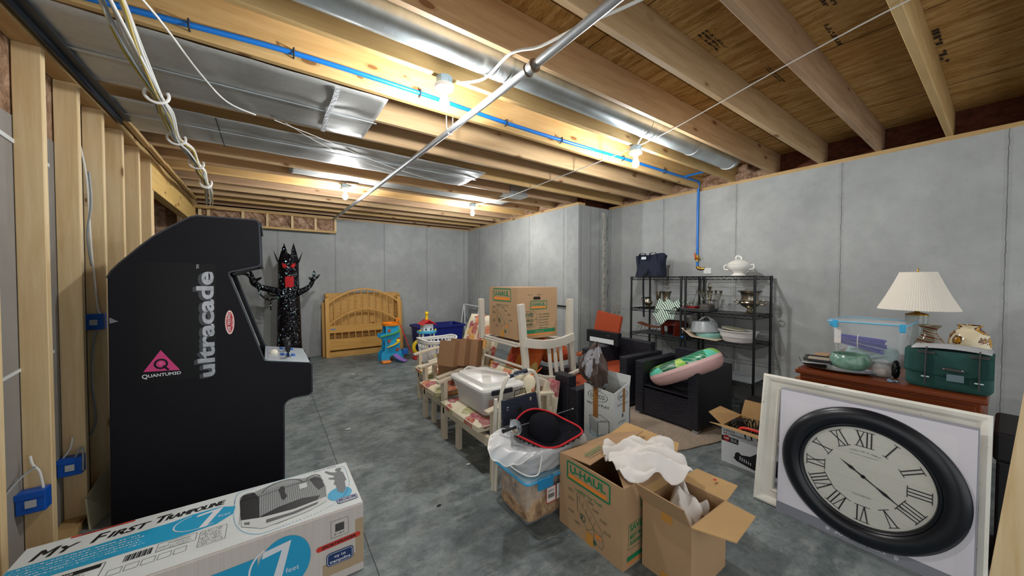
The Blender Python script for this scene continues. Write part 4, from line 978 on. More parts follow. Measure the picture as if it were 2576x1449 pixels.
def cushion(name, c, size, mat, parent, T=None, piping=None, puff=1.0):
    sx, sy, sz = size; mb = MB(); nu = nv = 18
    T = T or Matrix.Identity(4); c = Vector(c)
    def f(s):
        def g(a, b):
            u, v = 2*a-1, 2*b-1
            k = max(0, (1-abs(u)**4)*(1-abs(v)**4))**.5
            r = 1-.03*(abs(u*v))
            return T @ Vector((u*sx/2*r, v*sy/2*r, s*sz/2*(.35+.65*k*puff) if k > 0 else s*sz*.15)) + c
        return g
    mb.grid(f(1), nu, nv); g0 = f(-1); mb.grid(lambda a, b: g0(b, a), nu, nv)
    e = [(k/(nu-1), 0) for k in range(nu)]+[(1, k/(nv-1)) for k in range(1, nv)]+[(1-k/(nu-1), 1) for k in range(1, nu)]+[(0, 1-k/(nv-1)) for k in range(1, nv-1)]
    tp, bt = f(1), g0; n = len(e); vs = [tp(*q) for q in e]+[bt(*q) for q in e]
    mb.add(vs, [(i, n+i, n+(i+1) % n, (i+1) % n) for i in range(n)])
    o = mb.build(name, mat, parent, smooth=60)
    if piping:
        for s in (1,):
            MB().tube([T @ Vector((0, 0, 0))+Vector(p) for p in [tp(*q) for q in e]], .005, 6, closed=True).build('piping', piping, o)
    return o

# ------------------------------------------------------------------ patio chairs in a row
def patio_chair(x0, ya, yb, yseat0, yseat1, armz, seatz, label, mat, legs=(), depth=.52, name='patio_chair', back=.62, xs=1.7):
    t = thing(name, label, 'chair', ((x0+xs)/2, (ya+yb)/2, 0), 0, 'cream patio chairs with floral cushions')
    for y in (ya, yb):
        MB().box(x0, y-.035, 0, x0+.035, y+.035, armz-.02).build('leg', m_cream, t, bevel=.003)
        P = smooth_path([(x0-.05, y, armz-.03), (x0+.1, y, armz+.0), (x0+.3, y, armz+.025), (x0+.55, y, armz+.0)], 4)
        MB().barpath(P, .06, .022).build('armrest', m_cream, t, bevel=.005)
        MB().box(x0+.47, y-.03, 0, x0+.505, y+.03, armz-.0).build('leg', m_cream, t, bevel=.003)
        MB().box(x0+.03, y-.012, seatz-.13, x0+.48, y+.012, seatz-.07).build('side_rail', m_cream, t, bevel=.002)
    MB().box(x0+.0, ya, seatz-.14, x0+.03, yb, seatz-.07).build('front_rail', m_cream, t, bevel=.002)
    for y in legs: MB().box(x0+.02, y-.03, 0, x0+.055, y+.03, seatz-.07).build('leg', m_cream, t, bevel=.003)
    c = cushion('seat_cushion', (x0+.21, (yseat0+yseat1)/2, seatz-.022), (.54, yseat1-yseat0, .11), mat, t, piping=m_cream)
    for y in (ya+.03, yb-.03): MB().bar((x0+.40, y, seatz-.1), (x0+.53, y, back), .04, .03, (0, 1, 0)).build('back_post', m_cream, t, bevel=.003)
    for z in (.5, back-.02):
        xx = x0+.40+.13*(z-seatz+.1)/(back-seatz+.1); MB().box(xx-.01, ya+.03, z-.03, xx+.012, yb-.03, z+.03).build('back_slat', m_whitewood, t, bevel=.003)
    T = Matrix.Rotation(math.radians(-74), 4, 'Y')
    cushion('back_cushion', (x0+.43, (yseat0+yseat1)/2, (seatz+back)/2+.03), (back-seatz+.02, yseat1-yseat0, .08), mat, t, T)
    return t
pA = patio_chair(1.26, 2.035, 2.875, 2.13, 2.80, .535, .37, 'nearest cream patio chair, floral seat holding the clear lidded tote', m_fl2, (2.63,))
pB = patio_chair(1.30, 2.98, 3.44, 2.98, 3.42, .545, .38, 'middle cream patio chair with brown cardboard dividers piled on its floral seat', m_fl, (3.26,), back=.7, xs=1.72)
pC = patio_chair(1.45, 3.56, 4.02, 3.56, 4.0, .56, .40, 'farthest cream patio chair beside the white laundry basket', m_fl, (), back=.62, xs=1.9)
# tall floral back cushion behind
T = Matrix.Rotation(math.radians(-72), 4, 'Y')
o = thing('lounge_cushion', 'tall floral lounge cushion standing behind the cardboard dividers', 'cushion', (1.93, 3.42, .4))
cushion('cushion_body', (1.93, 3.40, .70), (.66, .66, .14), m_fl, o, T, puff=1); 
# overturned cushions jammed beneath the upturned chair
o = thing('floral_cushion', 'red and orange floral cushion wedged under the upturned white chair', 'cushion', (1.9, 2.6, .55))
cushion('cushion_body', (1.93, 2.55, .71), (.42, .42, .12), m_flw, o, Matrix.Rotation(math.radians(-62), 4, 'Y'))
o = thing('floral_cushion', 'folded floral cushion with orange blooms sticking out by the upturned chair leg', 'cushion', (2.2, 2.5, .6))
cushion('cushion_body', (2.21, 2.52, .735), (.34, .32, .13), m_flw, o, Matrix.Rotation(math.radians(12), 4, 'X'))
o = thing('floral_cushion', 'cream and orange floral cushion leaning between patio chair and wicker chair', 'cushion', (1.87, 2.3, .0))
cushion('cushion_body', (1.89, 2.3, .38), (.44, .44, .1), m_fl2, o, Matrix.Rotation(math.radians(-80), 4, 'Y'))
# ------------------------------------------------------------------ upturned dining chair
t = thing('dining_chair', 'white dining chair turned upside down, legs up, on the patio chairs', 'chair', (1.98, 2.5, .57))
seat_z = .905
for x, y, lean, zt in ((1.705, 2.27, -.03, 1.22), (2.225, 2.27, .0, 1.247)):
    MB().barpath([(x+.03 if x < 2 else x+.045, y, .585), (x+.02, y, .75), (x, y, .9), (x+lean*.4, y, 1.05), (x+lean, y, zt)], .055, .04, (0, 1, 0)).build('rear_leg', m_whitewood, t, bevel=.004)
for x, y in ((1.64, 2.83), (2.2, 2.80)): MB().bar((x, y, .87), (x-.01, y, 1.24), .045, .045, (0, 1, 0)).build('front_leg', m_whitewood, t, bevel=.004)
P = [(lerp(1.70, 2.26, u), 2.255-.02*math.sin(math.pi*u), .905-.035*math.sin(math.pi*u)+.0*u) for u in np.linspace(0, 1, 9)]
MB().barpath(P, .03, .075).build('rear_apron', m_whitewood, t, bevel=.004)
P = [(lerp(1.60, 2.37, u), 2.25-.05*math.sin(math.pi*u), .695-.06*math.sin(math.pi*u)-.095*u) for u in np.linspace(0, 1, 12)]
MB().barpath(P, .03, .03).build('crest_rail', m_whitewood, t, bevel=.006)
for x in (1.955, 2.02, 2.085): MB().bar((x, 2.25, .88), (x-.0, 2.21, .60), .034, .015, (0, 1, 0)).build('back_slat', m_whitewood, t, bevel=.003)
MB().box(1.63, 2.28, .868, 2.22, 2.85, .888).build('seat', m_whitewood, t, bevel=.008)
MB().box(1.64, 2.80, .86, 2.22, 2.83, .90).build('front_apron', m_whitewood, t, bevel=.003)
MB().box(1.635, 2.28, .89, 1.66, 2.82, .905).build('side_apron', m_whitewood, t, bevel=.003)
for x in (1.74, 2.235): MB().ball((x, 2.245, .87), .006, 6).build('bolt', m_galv2, t)
MB().tube([(1.665, 2.82, .709), (1.70, 2.27, .70)], .012, 8).build('stretcher', m_whitewood, t)
mb = MB(); rg = random.Random(4)
for k in range(7): mb.tube([(1.77+rg.uniform(-.02, .02), 2.2, .66), (1.78+rg.uniform(-.08, .08), 2.19, .66+rg.uniform(-.06, .06))], .006, 5)
o = mb.build('fabric_ties', m_flw); tag(o, 'knotted floral cushion ties on the upturned chair back', 'ties')
mb = MB()
for k in range(7): mb.tube([(2.29, 2.24, .735), (2.30+rg.uniform(-.03, .05), 2.22, .735+rg.uniform(-.04, .04))], .006, 5)
o = mb.build('fabric_ties', m_flw); tag(o, 'bow of floral ties on the far corner post of the upturned chair', 'ties')

# ------------------------------------------------------------------ moving boxes
def uhaul_logo(t, F, u, v, w, h):
    mb = MB(); mb.rrect(F, u, v, u+w, v+h, .006*w/.2, h*.14, .0014)
    mb.text('U-HAUL', F, u+w*.08, v+h*.42, h*.38, w*.82, bold=.03, lift=.0014); mb.build('logo_lettering', m_green, t)
    MB().rect(F, u+w*.06, v+h*.12, u+w*.92, v+h*.31, .0014).build('logo_stripe', m_orange, t)
def truck(t, F, u, v, s):
    mb = MB(); w = .0018
    L_ = lambda pts: mb.line(F, [(u+a*s, v+b*s) for a, b in pts], w, .0013)
    L_([(.1, 1), (.3, 1), (.95, .42), (.93, .3), (.7, .35), (.1, .9), (.1, 1)]); L_([(.1, .9), (.12, .55), (.3, .38)]); L_([(.3, .38), (.45, .2), (.7, .35)]); L_([(.12, .55), (.12, .9)])
    for k in range(5): L_([(.2+.13*k, .98-.11*k), (.2+.11*k, .82-.12*k)])
    L_([(.7, .35), (.68, .05), (.95, .0), (1.0, .12), (.95, .3)]); L_([(.45, .2), (.5, .0), (.68, .05)])
    mb.ring(F, u+.33*s, v+.42*s, .05*s, .07*s, 1.3, lift=.0013); mb.ring(F, u+.26*s, v+.44*s, .03*s, .05*s, 1.5, lift=.0015)
    mb.disc(F, u+.72*s, v+.02*s, .045*s, .07*s, lift=.0014)
    rg = random.Random(int(u*100)); 
    for (a, b) in ((-.22, .98), (-.22, .75), (-.22, .42), (.48, .98), (.62, .86), (.88, .72), (1.0, .5), (.02, .22)):
        bars(mb, F, u+a*s, v+b*s, .22*s, 4, .0022, rg, .0013)
    mb.build('truck_drawing', M('dark green line print', '#33573f', .7), t)
    MB().shape(F, [(u+.72*s, v+.26*s), (u+.9*s, v+.27*s), (u+.93*s, v+.2*s), (u+.74*s, v+.19*s)], .0015).build('drawing_stripe', m_orange, t)
def shell(x0, y0, x1, y1, z0, z1, name, t, mat=None, th=.005, top=False):
    mb = MB()
    mb.box(x0, y0, z0, x1, y1, z0+th); mb.box(x0, y0, z0+th, x0+th, y1, z1); mb.box(x1-th, y0, z0+th, x1, y1, z1)
    mb.box(x0+th, y0, z0+th, x1-th, y0+th, z1); mb.box(x0+th, y1-th, z0+th, x1-th, y1, z1)
    if top: mb.box(x0, y0, z1-th, x1, y1, z1)
    return mb.build(name, mat or m_card, t)
# box on the upturned chair
bz = .912
t = thing('moving_box', 'closed moving box with green printed logo set among the upturned chair legs', 'box', (1.92, 2.59, bz))
ux0, ux1, uy0, uy1, uz0, uz1 = 1.695, 2.14, 2.345, 2.79, bz, 1.352
shell(ux0, uy0, ux1, uy1, uz0, uz1-.004, 'box_walls', t)
for a, b, c, d in ((ux0+.002, uy0+.002, ux1-.002, (uy0+uy1)/2-.002), (ux0+.002, (uy0+uy1)/2+.002, ux1-.002, uy1-.002)):
    MB().box(a, b, uz1-.004, c, d, uz1).build('top_flap', m_card, t)
FW = FR((ux0, uy1, uz0), -Y_, Z_); FS_ = FR((ux0, uy0, uz0), X_, Z_)
uhaul_logo(t, FW, .065, .315, .29, .115)
mb = MB(); mb.text('Loading Your Truck', FW, .12, .275, .018, .19, bold=.0); mb.build('caption_lettering', M('dark green line print', '#33573f', .7), t)
truck(t, FW, .11, .05, .22); MB().rect(FW, .20, .0, .25, .06, .0018).build('tape', m_tape, t)
uhaul_logo(t, FS_, .135, .25, .19, .075)
mb = MB(); mb.rrect(FS_, .17, .335, .25, .36, 1, .012, .001, True); mb.build('hand_hole', M('hole dark', '#1a0f08', .9), t)
mb = MB(); mb.text('EASY TO', FS_, .11, .372, .01, .05); mb.text('HANDLE', FS_, .21, .372, .01, .05)
mb.text('SAVE!', FS_, .05, .19, .032, .12, bold=.03); mb.text('BEST PRICE', FS_, .03, .145, .022, .14, bold=.03); mb.text('GUARANTEED', FS_, .03, .112, .02, .14, bold=.03)
mb.line(FS_, [(.03, .18), (.17, .18)], .002); mb.line(FS_, [(.02, .235), (.18, .235), (.215, .205), (.215, .13), (.18, .10), (.02, .10)], .002); mb.ring(FS_, .2, .165, .005, .008)
for k, s in enumerate(('BUY A BUNDLE', 'SAVE EVEN MORE!', 'Best Our Bundle', 'Prices and We\'ll', 'Give You 10% in', 'FREE Boxes!')): mb.text(s, FS_, .235, .20-.024*k, .011, .12 if k < 2 else .105, shear=.2, bold=.01)
mb.build('side_lettering', M('dark green line print', '#33573f', .7), t)
MB().rect(FS_, .03, .045, .42, .075).build('green_band', m_green, t); MB().rect(FS_, .03, .028, .42, .038).build('orange_band', m_orange, t)
mb = MB(); mb.text('uhaul.com', FS_, .19, .053, .013, .1, lift=.002); mb.build('web_lettering', M('tan print', '#b9a070', .7), t)

# open moving box on the floor
t = thing('moving_box', 'open moving box on the floor with green logo, packing paper on top', 'box', (1.6, 1.27, 0))
ux0, ux1, uy0, uy1, uz0, uz1 = 1.39, 1.845, 1.045, 1.493, 0, .405
shell(ux0, uy0, ux1, uy1, 0, uz1, 'box_walls', t)
FW = FR((ux0, uy1, 0), -Y_, Z_); FS_ = FR((ux0, uy0, 0), X_, Z_)
uhaul_logo(t, FW, .06, .285, .31, .105)
mb = MB(); mb.text('Loading Your Truck', FW, .13, .247, .016, .19, bold=.015); mb.build('caption_lettering', m_green, t)
truck(t, FW, .12, .03, .21); MB().rect(FW, .21, .0, .26, .065, .0018).build('tape', m_tape, t)
mb = MB(); mb.text('SAVE!', FS_, .05, .18, .03, .11, bold=.03); mb.text('BEST PRICE', FS_, .05, .14, .02, .13, bold=.03); mb.text('GUARANTEED', FS_, .05, .11, .02, .13, bold=.03)
mb.line(FS_, [(.2, .22), (.04, .215), (.04, .09), (.2, .095)], .002); mb.line(FS_, [(.045, .17), (.2, .172)], .002); mb.build('side_lettering', m_green, t)
uhaul_logo(t, FS_, .135, .27, .19, .075)
MB().rect(FS_, .03, .035, .43, .058).build('green_band', m_green, t); MB().rect(FS_, .03, .02, .43, .028).build('orange_band', m_orange, t)
def flap(pts, name, t, mat=m_card, th=.005):
    a, b, c, d = map(Vector, pts); n = (b-a).cross(d-a).normalized()*th
    mb = MB(); mb.add([a, b, c, d, a+n, b+n, c+n, d+n], [(0, 3, 2, 1), (4, 5, 6, 7), (0, 1, 5, 4), (1, 2, 6, 5), (2, 3, 7, 6), (3, 0, 4, 7)]); return mb.build(name, mat, t)
nf = flap([(ux0, uy1, uz1), (ux1, uy1, uz1), (ux1+.06, uy1-.2, uz1+.07), (ux0+.015, uy1-.22, uz1+.018)], 'flap', t)
FNF = FR((ux0+.01, uy1-.21, uz1+.0245), Vector((.5, .02, .06)), Vector((-.0, .22, -.018)))
mb = MB(); mb.rrect(FNF, .05, .03, .19, .075, .004, .008); mb.text('U-HAUL', FNF, .06, .045, .02, .115, bold=.02); mb.build('flap_lettering', m_green, t)
MB().box(ux0+.006, uy0+.01, uz1-.2, ux0+.011, uy1-.01, uz1-.002).build('flap', m_cardin, t)
flap([(ux1, uy0, uz1), (ux1, uy1, uz1), (ux1+.12, uy1-.03, .46), (ux1+.12, uy0+.05, .46)], 'flap', t, m_cardin)
flap([(ux0, uy0, uz1), (ux1, uy0, uz1), (ux1-.04, uy0+.2, uz1+.012), (ux0+.14, uy0+.16, uz1+.012)], 'flap', t)
F = FR((1.42, 1.44, .423), Vector((.93, -.08, .2)), Vector((.08, .9, 0)));
# crumpled packing paper
m_paper = M('white packing paper', '#e6e2dd', .8, spec=.2)
def crumple(name, c, rx, ry, rz, seed, label, n=60, mat=None, cat='paper', rot=0, corner=.25, fold=1.0):
    r = random.Random(seed); K = [(Vector((r.uniform(-1, 1), r.uniform(-1, 1), r.uniform(-.3, .3))).normalized()*r.uniform(14, 55), r.uniform(0, 6), r.uniform(.3, 1)) for _ in range(9)]
    mb = MB(); R = Matrix.Rotation(rot, 3, 'Z')
    def f(a, b):
        u, v = 2*a-1, 2*b-1; p = Vector((u*rx, v*ry, 0))
        h = 0
        for k, ph, am in K: h += am*(1-2*abs(((k.dot(p)*1.6+ph)/6.283) % 1-.5)*2)
        e = max(abs(u), abs(v))
        z = rz*(1-.75*e**2.5) + h*rz*.15*fold + rz*.5*max(0, v)*max(0, u-.1)*fold
        q = Vector((p.x*(1-.12*abs(v)**3+.03*math.sin(9*v+seed)), p.y*(1-.1*abs(u)**3+.03*math.sin(8*u+seed)), z))
        return R @ q+Vector(c)
    mb.grid(f, n, n); o = mb.build(name, mat or m_paper, smooth=28, solid=.002)
    if label: tag(o, label, cat)
    return o
crumple('packing_paper', (1.665, 1.12, .42), .20, .18, .085, 3, 'large crumpled sheet of white packing paper over the open moving box', rot=-.55)
# small brown box
bx0, bx1, by0, by1, bh = 1.512, 1.838, .78, 1.024, .328
t = thing('cardboard_box', 'small plain brown box with four open flaps and paper inside', 'box', ((bx0+bx1)/2, (by0+by1)/2, 0))
shell(bx0, by0, bx1, by1, 0, bh, 'box_walls', t, m_card)
flap([(bx0, by1, bh), (bx0, by0, bh), (bx0-.065, by0+.0, bh+.105), (bx0-.06, by1-.0, bh+.105)], 'flap', t)
flap([(bx0, by0, bh), (bx1, by0, bh), (bx1-.01, by0-.13, bh+.0), (bx0+.06, by0-.155, bh+.005)], 'flap', t, m_cardin)
flap([(bx1, by0, bh), (bx1, by1, bh), (bx1+.16, by1-.02, bh+.01), (bx1+.15, by0+.01, bh+.02)], 'flap', t, m_cardin)
flap([(bx1, by1, bh), (bx0, by1, bh), (bx0+.04, by1+.06, bh+.1), (bx1-.05, by1+.08, bh+.09)], 'flap', t, m_cardin)
MB().rect(FR((bx0, by1, 0), -Y_, Z_), .1, bh-.045, .155, bh, .001).build('tape', m_tape, t); MB().rect(FR((bx0, by1, 0), -Y_, Z_), .1, 0, .155, .04, .001).build('tape', m_tape, t)
MB().disc(FR((bx1, by0, bh+.0115+.01), X_, Y_), .1, .1, .012, .008, lift=.003).build('red_mark', m_red, t)
crumple('packing_paper', (1.70, .90, .22), .09, .08, .13, 8, 'crumpled white paper ball inside the small brown box', n=30)

# ------------------------------------------------------------------ clear bin with blue lid
m_clear = glass('clear plastic', '#dfe6ea', .12, .22); m_blueclip = M('blue clip plastic', '#1d86b8', .35); m_lid = glass('blue tinted lid', '#8fc4de', .15, .55)
t = thing('storage_bin', 'clear storage bin of tan plush with blue latched lid on the floor', 'storage bin', (1.35, 1.67, 0))
mb = MB(); loft(mb, [rr(1.205, 1.50, 1.565, 1.83, .02, 0), rr(1.165, 1.54, 1.515, 1.86, .025, .285)], True); mb.build('bin_body', m_clear, t, smooth=40)
mb = MB(); loft(mb, [rr(1.15, 1.555, 1.495, 1.875, .03, .275), rr(1.145, 1.56, 1.49, 1.88, .03, .29), rr(1.15, 1.555, 1.495, 1.875, .03, .303), rr(1.175, 1.53, 1.52, 1.85, .03, .303), rr(1.18, 1.525, 1.525, 1.845, .03, .293)], False, True); mb.build('lid', m_lid, t, smooth=40)
MB().tube(rr(1.147, 1.558, 1.492, 1.878, .03, .285), .007, 6, closed=True).build('lid_rim', M('blue lid rim', '#3c9ccc', .35), t)
MB().box(1.22, 1.478, .235, 1.33, 1.492, .30).build('latch', m_blueclip, t, bevel=.004); MB().box(1.45, 1.478, .245, 1.5, 1.49, .30).build('latch', m_blueclip, t, bevel=.004)
mb = MB(); F = FR((1.20, 1.512, 0), X_, (Z_*.285+Vector((0, -.05, 0))).normalized())
mb.rect(FR((0, 1.508, 0), X_, Z_), 1.30, .125, 1.37, .215, .001); mb.rect(FR((0, 1.508, 0), X_, Z_), 1.38, .125, 1.46, .215, .001); mb.build('price_label', M('label white', '#e4dfda', .5), t)
mb = MB(); Fl = FR((0, 1.506, 0), X_, Z_)
for k in range(12): mb.rect(Fl, 1.312+.004*k, .15, 1.314+.004*k, .175)
bars(mb, Fl, 1.31, .195, .05, 3, .003, rg); bars(mb, Fl, 1.39, .15, .06, 2, .004, rg); mb.build('label_print', m_print_blk, t)
mb = MB(); mb.line(Fl, [(1.30, .125), (1.30, .215), (1.37, .215), (1.37, .125), (1.30, .125)], .004, .0015); mb.ring(Fl, 1.42, .165, .014, .018, .6); mb.build('label_red', m_red, t)
def fur(name, col1, col2):
    m, nt, b, N, L = nodes(name); L.new(ramp(N, L, noise(N, L, tc(N, L, (1, 1, 1)), 12, 4, .6, .5), [(.35, col1), (.6, col2)]), b.inputs['Base Color']); b.inputs['Roughness'].default_value = 1
    bump(N, L, b, noise(N, L, tc(N, L, (1, 1, .4)), 90, 2), .8, .01); return m
m_tanf = fur('tan plush', '#6e4f3a', '#c5a27c')
def blob(name, c, r, seed, mat, amp=.08, parent=None, label=None, cat=None):
    rr_ = random.Random(seed); ph = [rr_.uniform(0, 6) for _ in range(6)]; mb = MB()
    def f(a, b):
        th, ph_ = 2*math.pi*a, math.pi*(.002+.996*b); d = Vector((math.sin(ph_)*math.cos(th), math.sin(ph_)*math.sin(th), math.cos(ph_)))
        k = 1+amp*(math.sin(3*th+ph[0])*math.sin(4*ph_+ph[1])+.6*math.sin(7*th+ph[2]+3*ph_)*math.sin(ph_)+.4*math.sin(11*ph_+ph[3]))
        return Vector(c)+Vector((d.x*r[0]*k, d.y*r[1]*k, d.z*r[2]*k))
    mb.grid(f, 49, 25); o = mb.build(name, mat, parent, smooth=80)
    if label: tag(o, label, cat)
    return o
def boxblob(name, x0, x1, y0, y1, z0, z1, mat, amp, parent=None, seed=0, e=4.0):
    mb = MB(); c = Vector(((x0+x1)/2, (y0+y1)/2, (z0+z1)/2)); R = Vector((x1-x0, y1-y0, z1-z0))/2
    def f(a, b):
        th, p = 2*math.pi*a, math.pi*(.002+.996*b); d = [math.sin(p)*math.cos(th), math.sin(p)*math.sin(th), math.cos(p)]
        k = (abs(d[0])**e+abs(d[1])**e+abs(d[2])**e)**(-1/e); w = 1+amp*(math.sin(7*th+seed+5*p)*math.sin(6*p)+.5*math.sin(13*th+9*p+seed))
        return c+Vector((d[0]*k*R.x*w, d[1]*k*R.y*w, d[2]*k*R.z*w))
    mb.grid(f, 65, 33); return mb.build(name, mat, parent, smooth=70)
o = boxblob('plush_blanket', 1.19, 1.525, 1.54, 1.845, .008, .272, m_tanf, .008, None, 0, 9); tag(o, 'tan furry plush packed inside the clear bin with blue lid', 'plush')
# translucent garment bag with white fluff, on the bin
m_bag = glass('frosted bag plastic', '#d9dbdd', .35, .5); m_wh = M('white piping', '#eceae4', .5)
t = thing('garment_bag', 'translucent white zipped bag lying on the blue lidded bin', 'bag', (1.34, 1.66, .304))
boxblob('bag_body', 1.155, 1.55, 1.50, 1.86, .304, .434, m_bag, .03, t, 2, 6)
mb = MB()
top_ = [(1.20, 1.72, .50), (1.15, 1.66, .505), (1.10, 1.58, .50), (1.08, 1.545, .495), (1.10, 1.51, .49), (1.15, 1.49, .475), (1.20, 1.48, .465), (1.235, 1.475, .455)]
low_ = [(1.02, 1.66, .545), (.965, 1.59, .545), (.922, 1.53, .54), (.932, 1.51, .50), (.976, 1.50, .462), (1.03, 1.49, .438), (1.09, 1.48, .438), (1.175, 1.47, .455)]
TT, LL = smooth_path(top_, 4), smooth_path(low_, 4)
def sheetf(a, b):
    i = a*(len(TT)-1); k = min(int(i), len(TT)-2); f = i-k; p = TT[k].lerp(TT[k+1], f); q = LL[k].lerp(LL[k+1], f)
    return p.lerp(q, b)+Vector((0, -.012*math.sin(a*26)*b*(1-b)*2, .02*math.sin(math.pi*b)+.006*math.sin(a*30+b*4)*b))
m_film = glass('milky film', '#e4e6e8', .35, .72)
mb = MB(); mb.grid(sheetf, 40, 14); mb.build('open_flap', m_film, t, smooth=60)
MB().tube([sheetf(a, 1) for a in np.linspace(0, 1, 40)], .0035, 6).build('zip_piping', m_wh, t)
MB().tube(smooth_path([(1.04, 1.50, .43), (1.09, 1.495, .385), (1.15, 1.485, .345), (1.21, 1.48, .335), (1.225, 1.475, .37), (1.235, 1.47, .44)], 5), .0035, 6).build('zip_piping', m_wh, t)
m_wfur = M('white fur', '#d9d7d2', 1)
def furball(name, c, r, n, ln, seed, label, mat, rad=.0022, group=None):
    rg = random.Random(seed); mb = MB()
    for _ in range(n):
        u = rg.uniform(0, 2*math.pi); v = math.acos(rg.uniform(-.6, 1)); d = Vector((math.sin(v)*math.cos(u), math.sin(v)*math.sin(u), math.cos(v)))
        p = Vector(c)+Vector((d.x*r[0], d.y*r[1], d.z*r[2])); j = Vector((rg.gauss(0, .5), rg.gauss(0, .5), rg.gauss(0, .5)-.3)); q = p+(d+j*.7).normalized()*ln*rg.uniform(.5, 1.2)
        a = (q-p).cross(Vector((rg.uniform(-1, 1), rg.uniform(-1, 1), 1))).normalized()*rad; b = (q-p).cross(a).normalized()*rad
        mb.add([p+a, p-a*.5+b, p-a*.5-b, q], [(0, 1, 3), (1, 2, 3), (2, 0, 3)])
    mb.ball(c, 1, 16, sc=(r[0]*.97, r[1]*.97, r[2]*.97)); o = mb.build(name, mat); tag(o, label, 'fur trim'); o['kind'] = 'stuff'; return o
furball('white_fluff', (1.555, 1.585, .40), (.075, .085, .055), 5200, .035, 2, 'fluffy white fur trim spilling from under the black hat', m_wfur)
# black hat with red brim
m_felt = M('black felt', '#17171d', .95, bmp=.3, bscale=150, spec=.1); m_redtrim = M('red ribbon', '#c3141d', .7)
t = thing('pirate_hat', 'black felt costume hat with red edged brim on the garment bag', 'hat', (1.40, 1.66, .54))
hc = Vector((1.39, 1.645, .474))
hr = Vector((.819, -.574, 0)); ha = Vector((.574, .819, 0)); tl = math.radians(13)
hy_ = ha*math.cos(tl)+Z_*math.sin(tl); hz_ = Z_*math.cos(tl)-ha*math.sin(tl)
def HP(x, y, z): return hc+hr*x+hy_*y+hz_*z
def brim(a, b):
    th = 2*math.pi*a; c, s_ = math.cos(th), math.sin(th)
    R_ = .172+.07*max(0, math.cos(th+.12))**8+.015*max(0, math.cos(th-math.pi))**3; Ry = .128
    x, y = c*lerp(.088, R_, b), s_*lerp(.085, Ry, b)
    up = b**1.6*(.062*max(0, s_)**.8*1.0+.012*math.cos(3*th+.4)+.02*max(0, -c)-.008*max(0, -s_))
    return HP(x, y, up)
mb = MB(); mb.grid(brim, 73, 12); mb.build('brim', m_felt, t, smooth=60, solid=.003)
MB().tube([brim(a/72, 1) for a in range(72)], .0062, 8, closed=True).build('red_edging', m_redtrim, t, smooth=60)
HT = Matrix((hr, hy_, hz_)).transposed()
MB().lathe([(.097, -.012), (.098, .02), (.095, .05), (.082, .08), (.06, .098), (.03, .107), (.001, .109)], hc, 30, T=HT).build('crown', m_felt, t, smooth=60)
mb = MB(); mb.grid(lambda a, b: Vector(brim(.48+.5*a, 1))+Vector((0, 0, -.004-.018*b*(.7+.3*math.sin(a*110)))), 160, 3)
mb.build('black_lace', M('black lace', '#1b1b1d', .9), t)
# rapier
t = thing('toy_sword', 'costume rapier with silver cup guard lying across the hat', 'sword', (1.3, 1.60, .56))
a, b = Vector((1.075, 1.62, .562)), Vector((1.80, 1.80, .482)); d = (b-a).normalized()
g = a+d*.12
MB().tube([a, a+d*.02, a+d*.11], [.012, .009, .009], 10).build('grip', m_dark, t, smooth=60)
Q = d.to_track_quat('Z', 'Y').to_matrix()
MB().lathe([(.004, .012), (.02, .010), (.038, .002), (.046, -.012), (.044, -.012), (.036, 0), (.003, .008)], g, 24, T=Q, cap=False).build('cup_guard', m_chrome, t, smooth=60)
MB().tube([g, b], [.0035, .0022], 8).build('blade', m_chrome, t); MB().ball(b, .005, 8).build('tip', m_white, t)

# ------------------------------------------------------------------ folding step stool
m_crm = M('cream enamel', '#dcd5c4', .35)
t = thing('step_stool', 'folded cream metal step stool with ribbed black treads against the patio chair', 'step stool', (1.4, 1.93, 0))
yb_, yt = 1.945, 1.90
def yy_(z): return lerp(1.955, 1.90, z/.79)
MB().tube(smooth_path([(1.238, yy_(0), 0), (1.245, yy_(.3), .3), (1.25, yy_(.6), .62), (1.262, yy_(.7), .70), (1.30, yy_(.77), .768), (1.38, yy_(.79), .785), (1.46, yy_(.79), .79), (1.52, yy_(.76), .77), (1.555, yy_(.7), .70), (1.57, yy_(.6), .62), (1.60, yy_(.4), .40), (1.63, yy_(0), 0)], 4), .0125, 10).build('front_frame', m_crm, t, smooth=60)
MB().tube([(1.31, yy_(.77), .772), (1.38, yy_(.79), .785), (1.455, yy_(.79), .79)], .0155, 10).build('grip_sleeve', M('navy sleeve', '#111b33', .5), t, smooth=60)
mb = MB(); mb.text('Easy Reach', FR((1.335, 1.882, .774), Vector((1, 0, .07)), Z_), 0, 0, .01, .08, bold=.02); mb.build('sleeve_lettering', m_pw, t)
for x in (1.222, 1.60): MB().bar((x, 1.965, 0), (x+(.0 if x < 1.4 else -.02), 1.93, .63), .022, .018, (0, 1, 0)).build('rear_leg', m_crm, t, bevel=.002)
MB().tube([(1.24, 1.925, .60), (1.58, 1.92, .615)], .008, 8).build('cross_bar', m_crm, t)
MB().bar((1.26, 1.915, .44), (1.56, 1.915, .45), .0, .0) if 0 else None
def ribbed():
    m, nt, b, N, L = nodes('ribbed black tread'); g = N.new('ShaderNodeNewGeometry'); sx = N.new('ShaderNodeSeparateXYZ'); L.new(g.outputs['Position'], sx.inputs[0])
    w = math_(N, L, 'SINE', math_(N, L, 'MULTIPLY', sx.outputs[2], 520)); b.inputs['Base Color'].default_value = lin('#1b2238'); b.inputs['Roughness'].default_value = .5; bump(N, L, b, w, .7, .003); return m
m_rib = ribbed()
mb = MB(); P = [(1.245, .622), (1.53, .632), (1.56, .47), (1.252, .45)]
mb.prism(P[::-1], (0, 1.885, 0), X_, Z_, (0, .02, 0)); mb.build('tread', m_rib, t, bevel=.004)
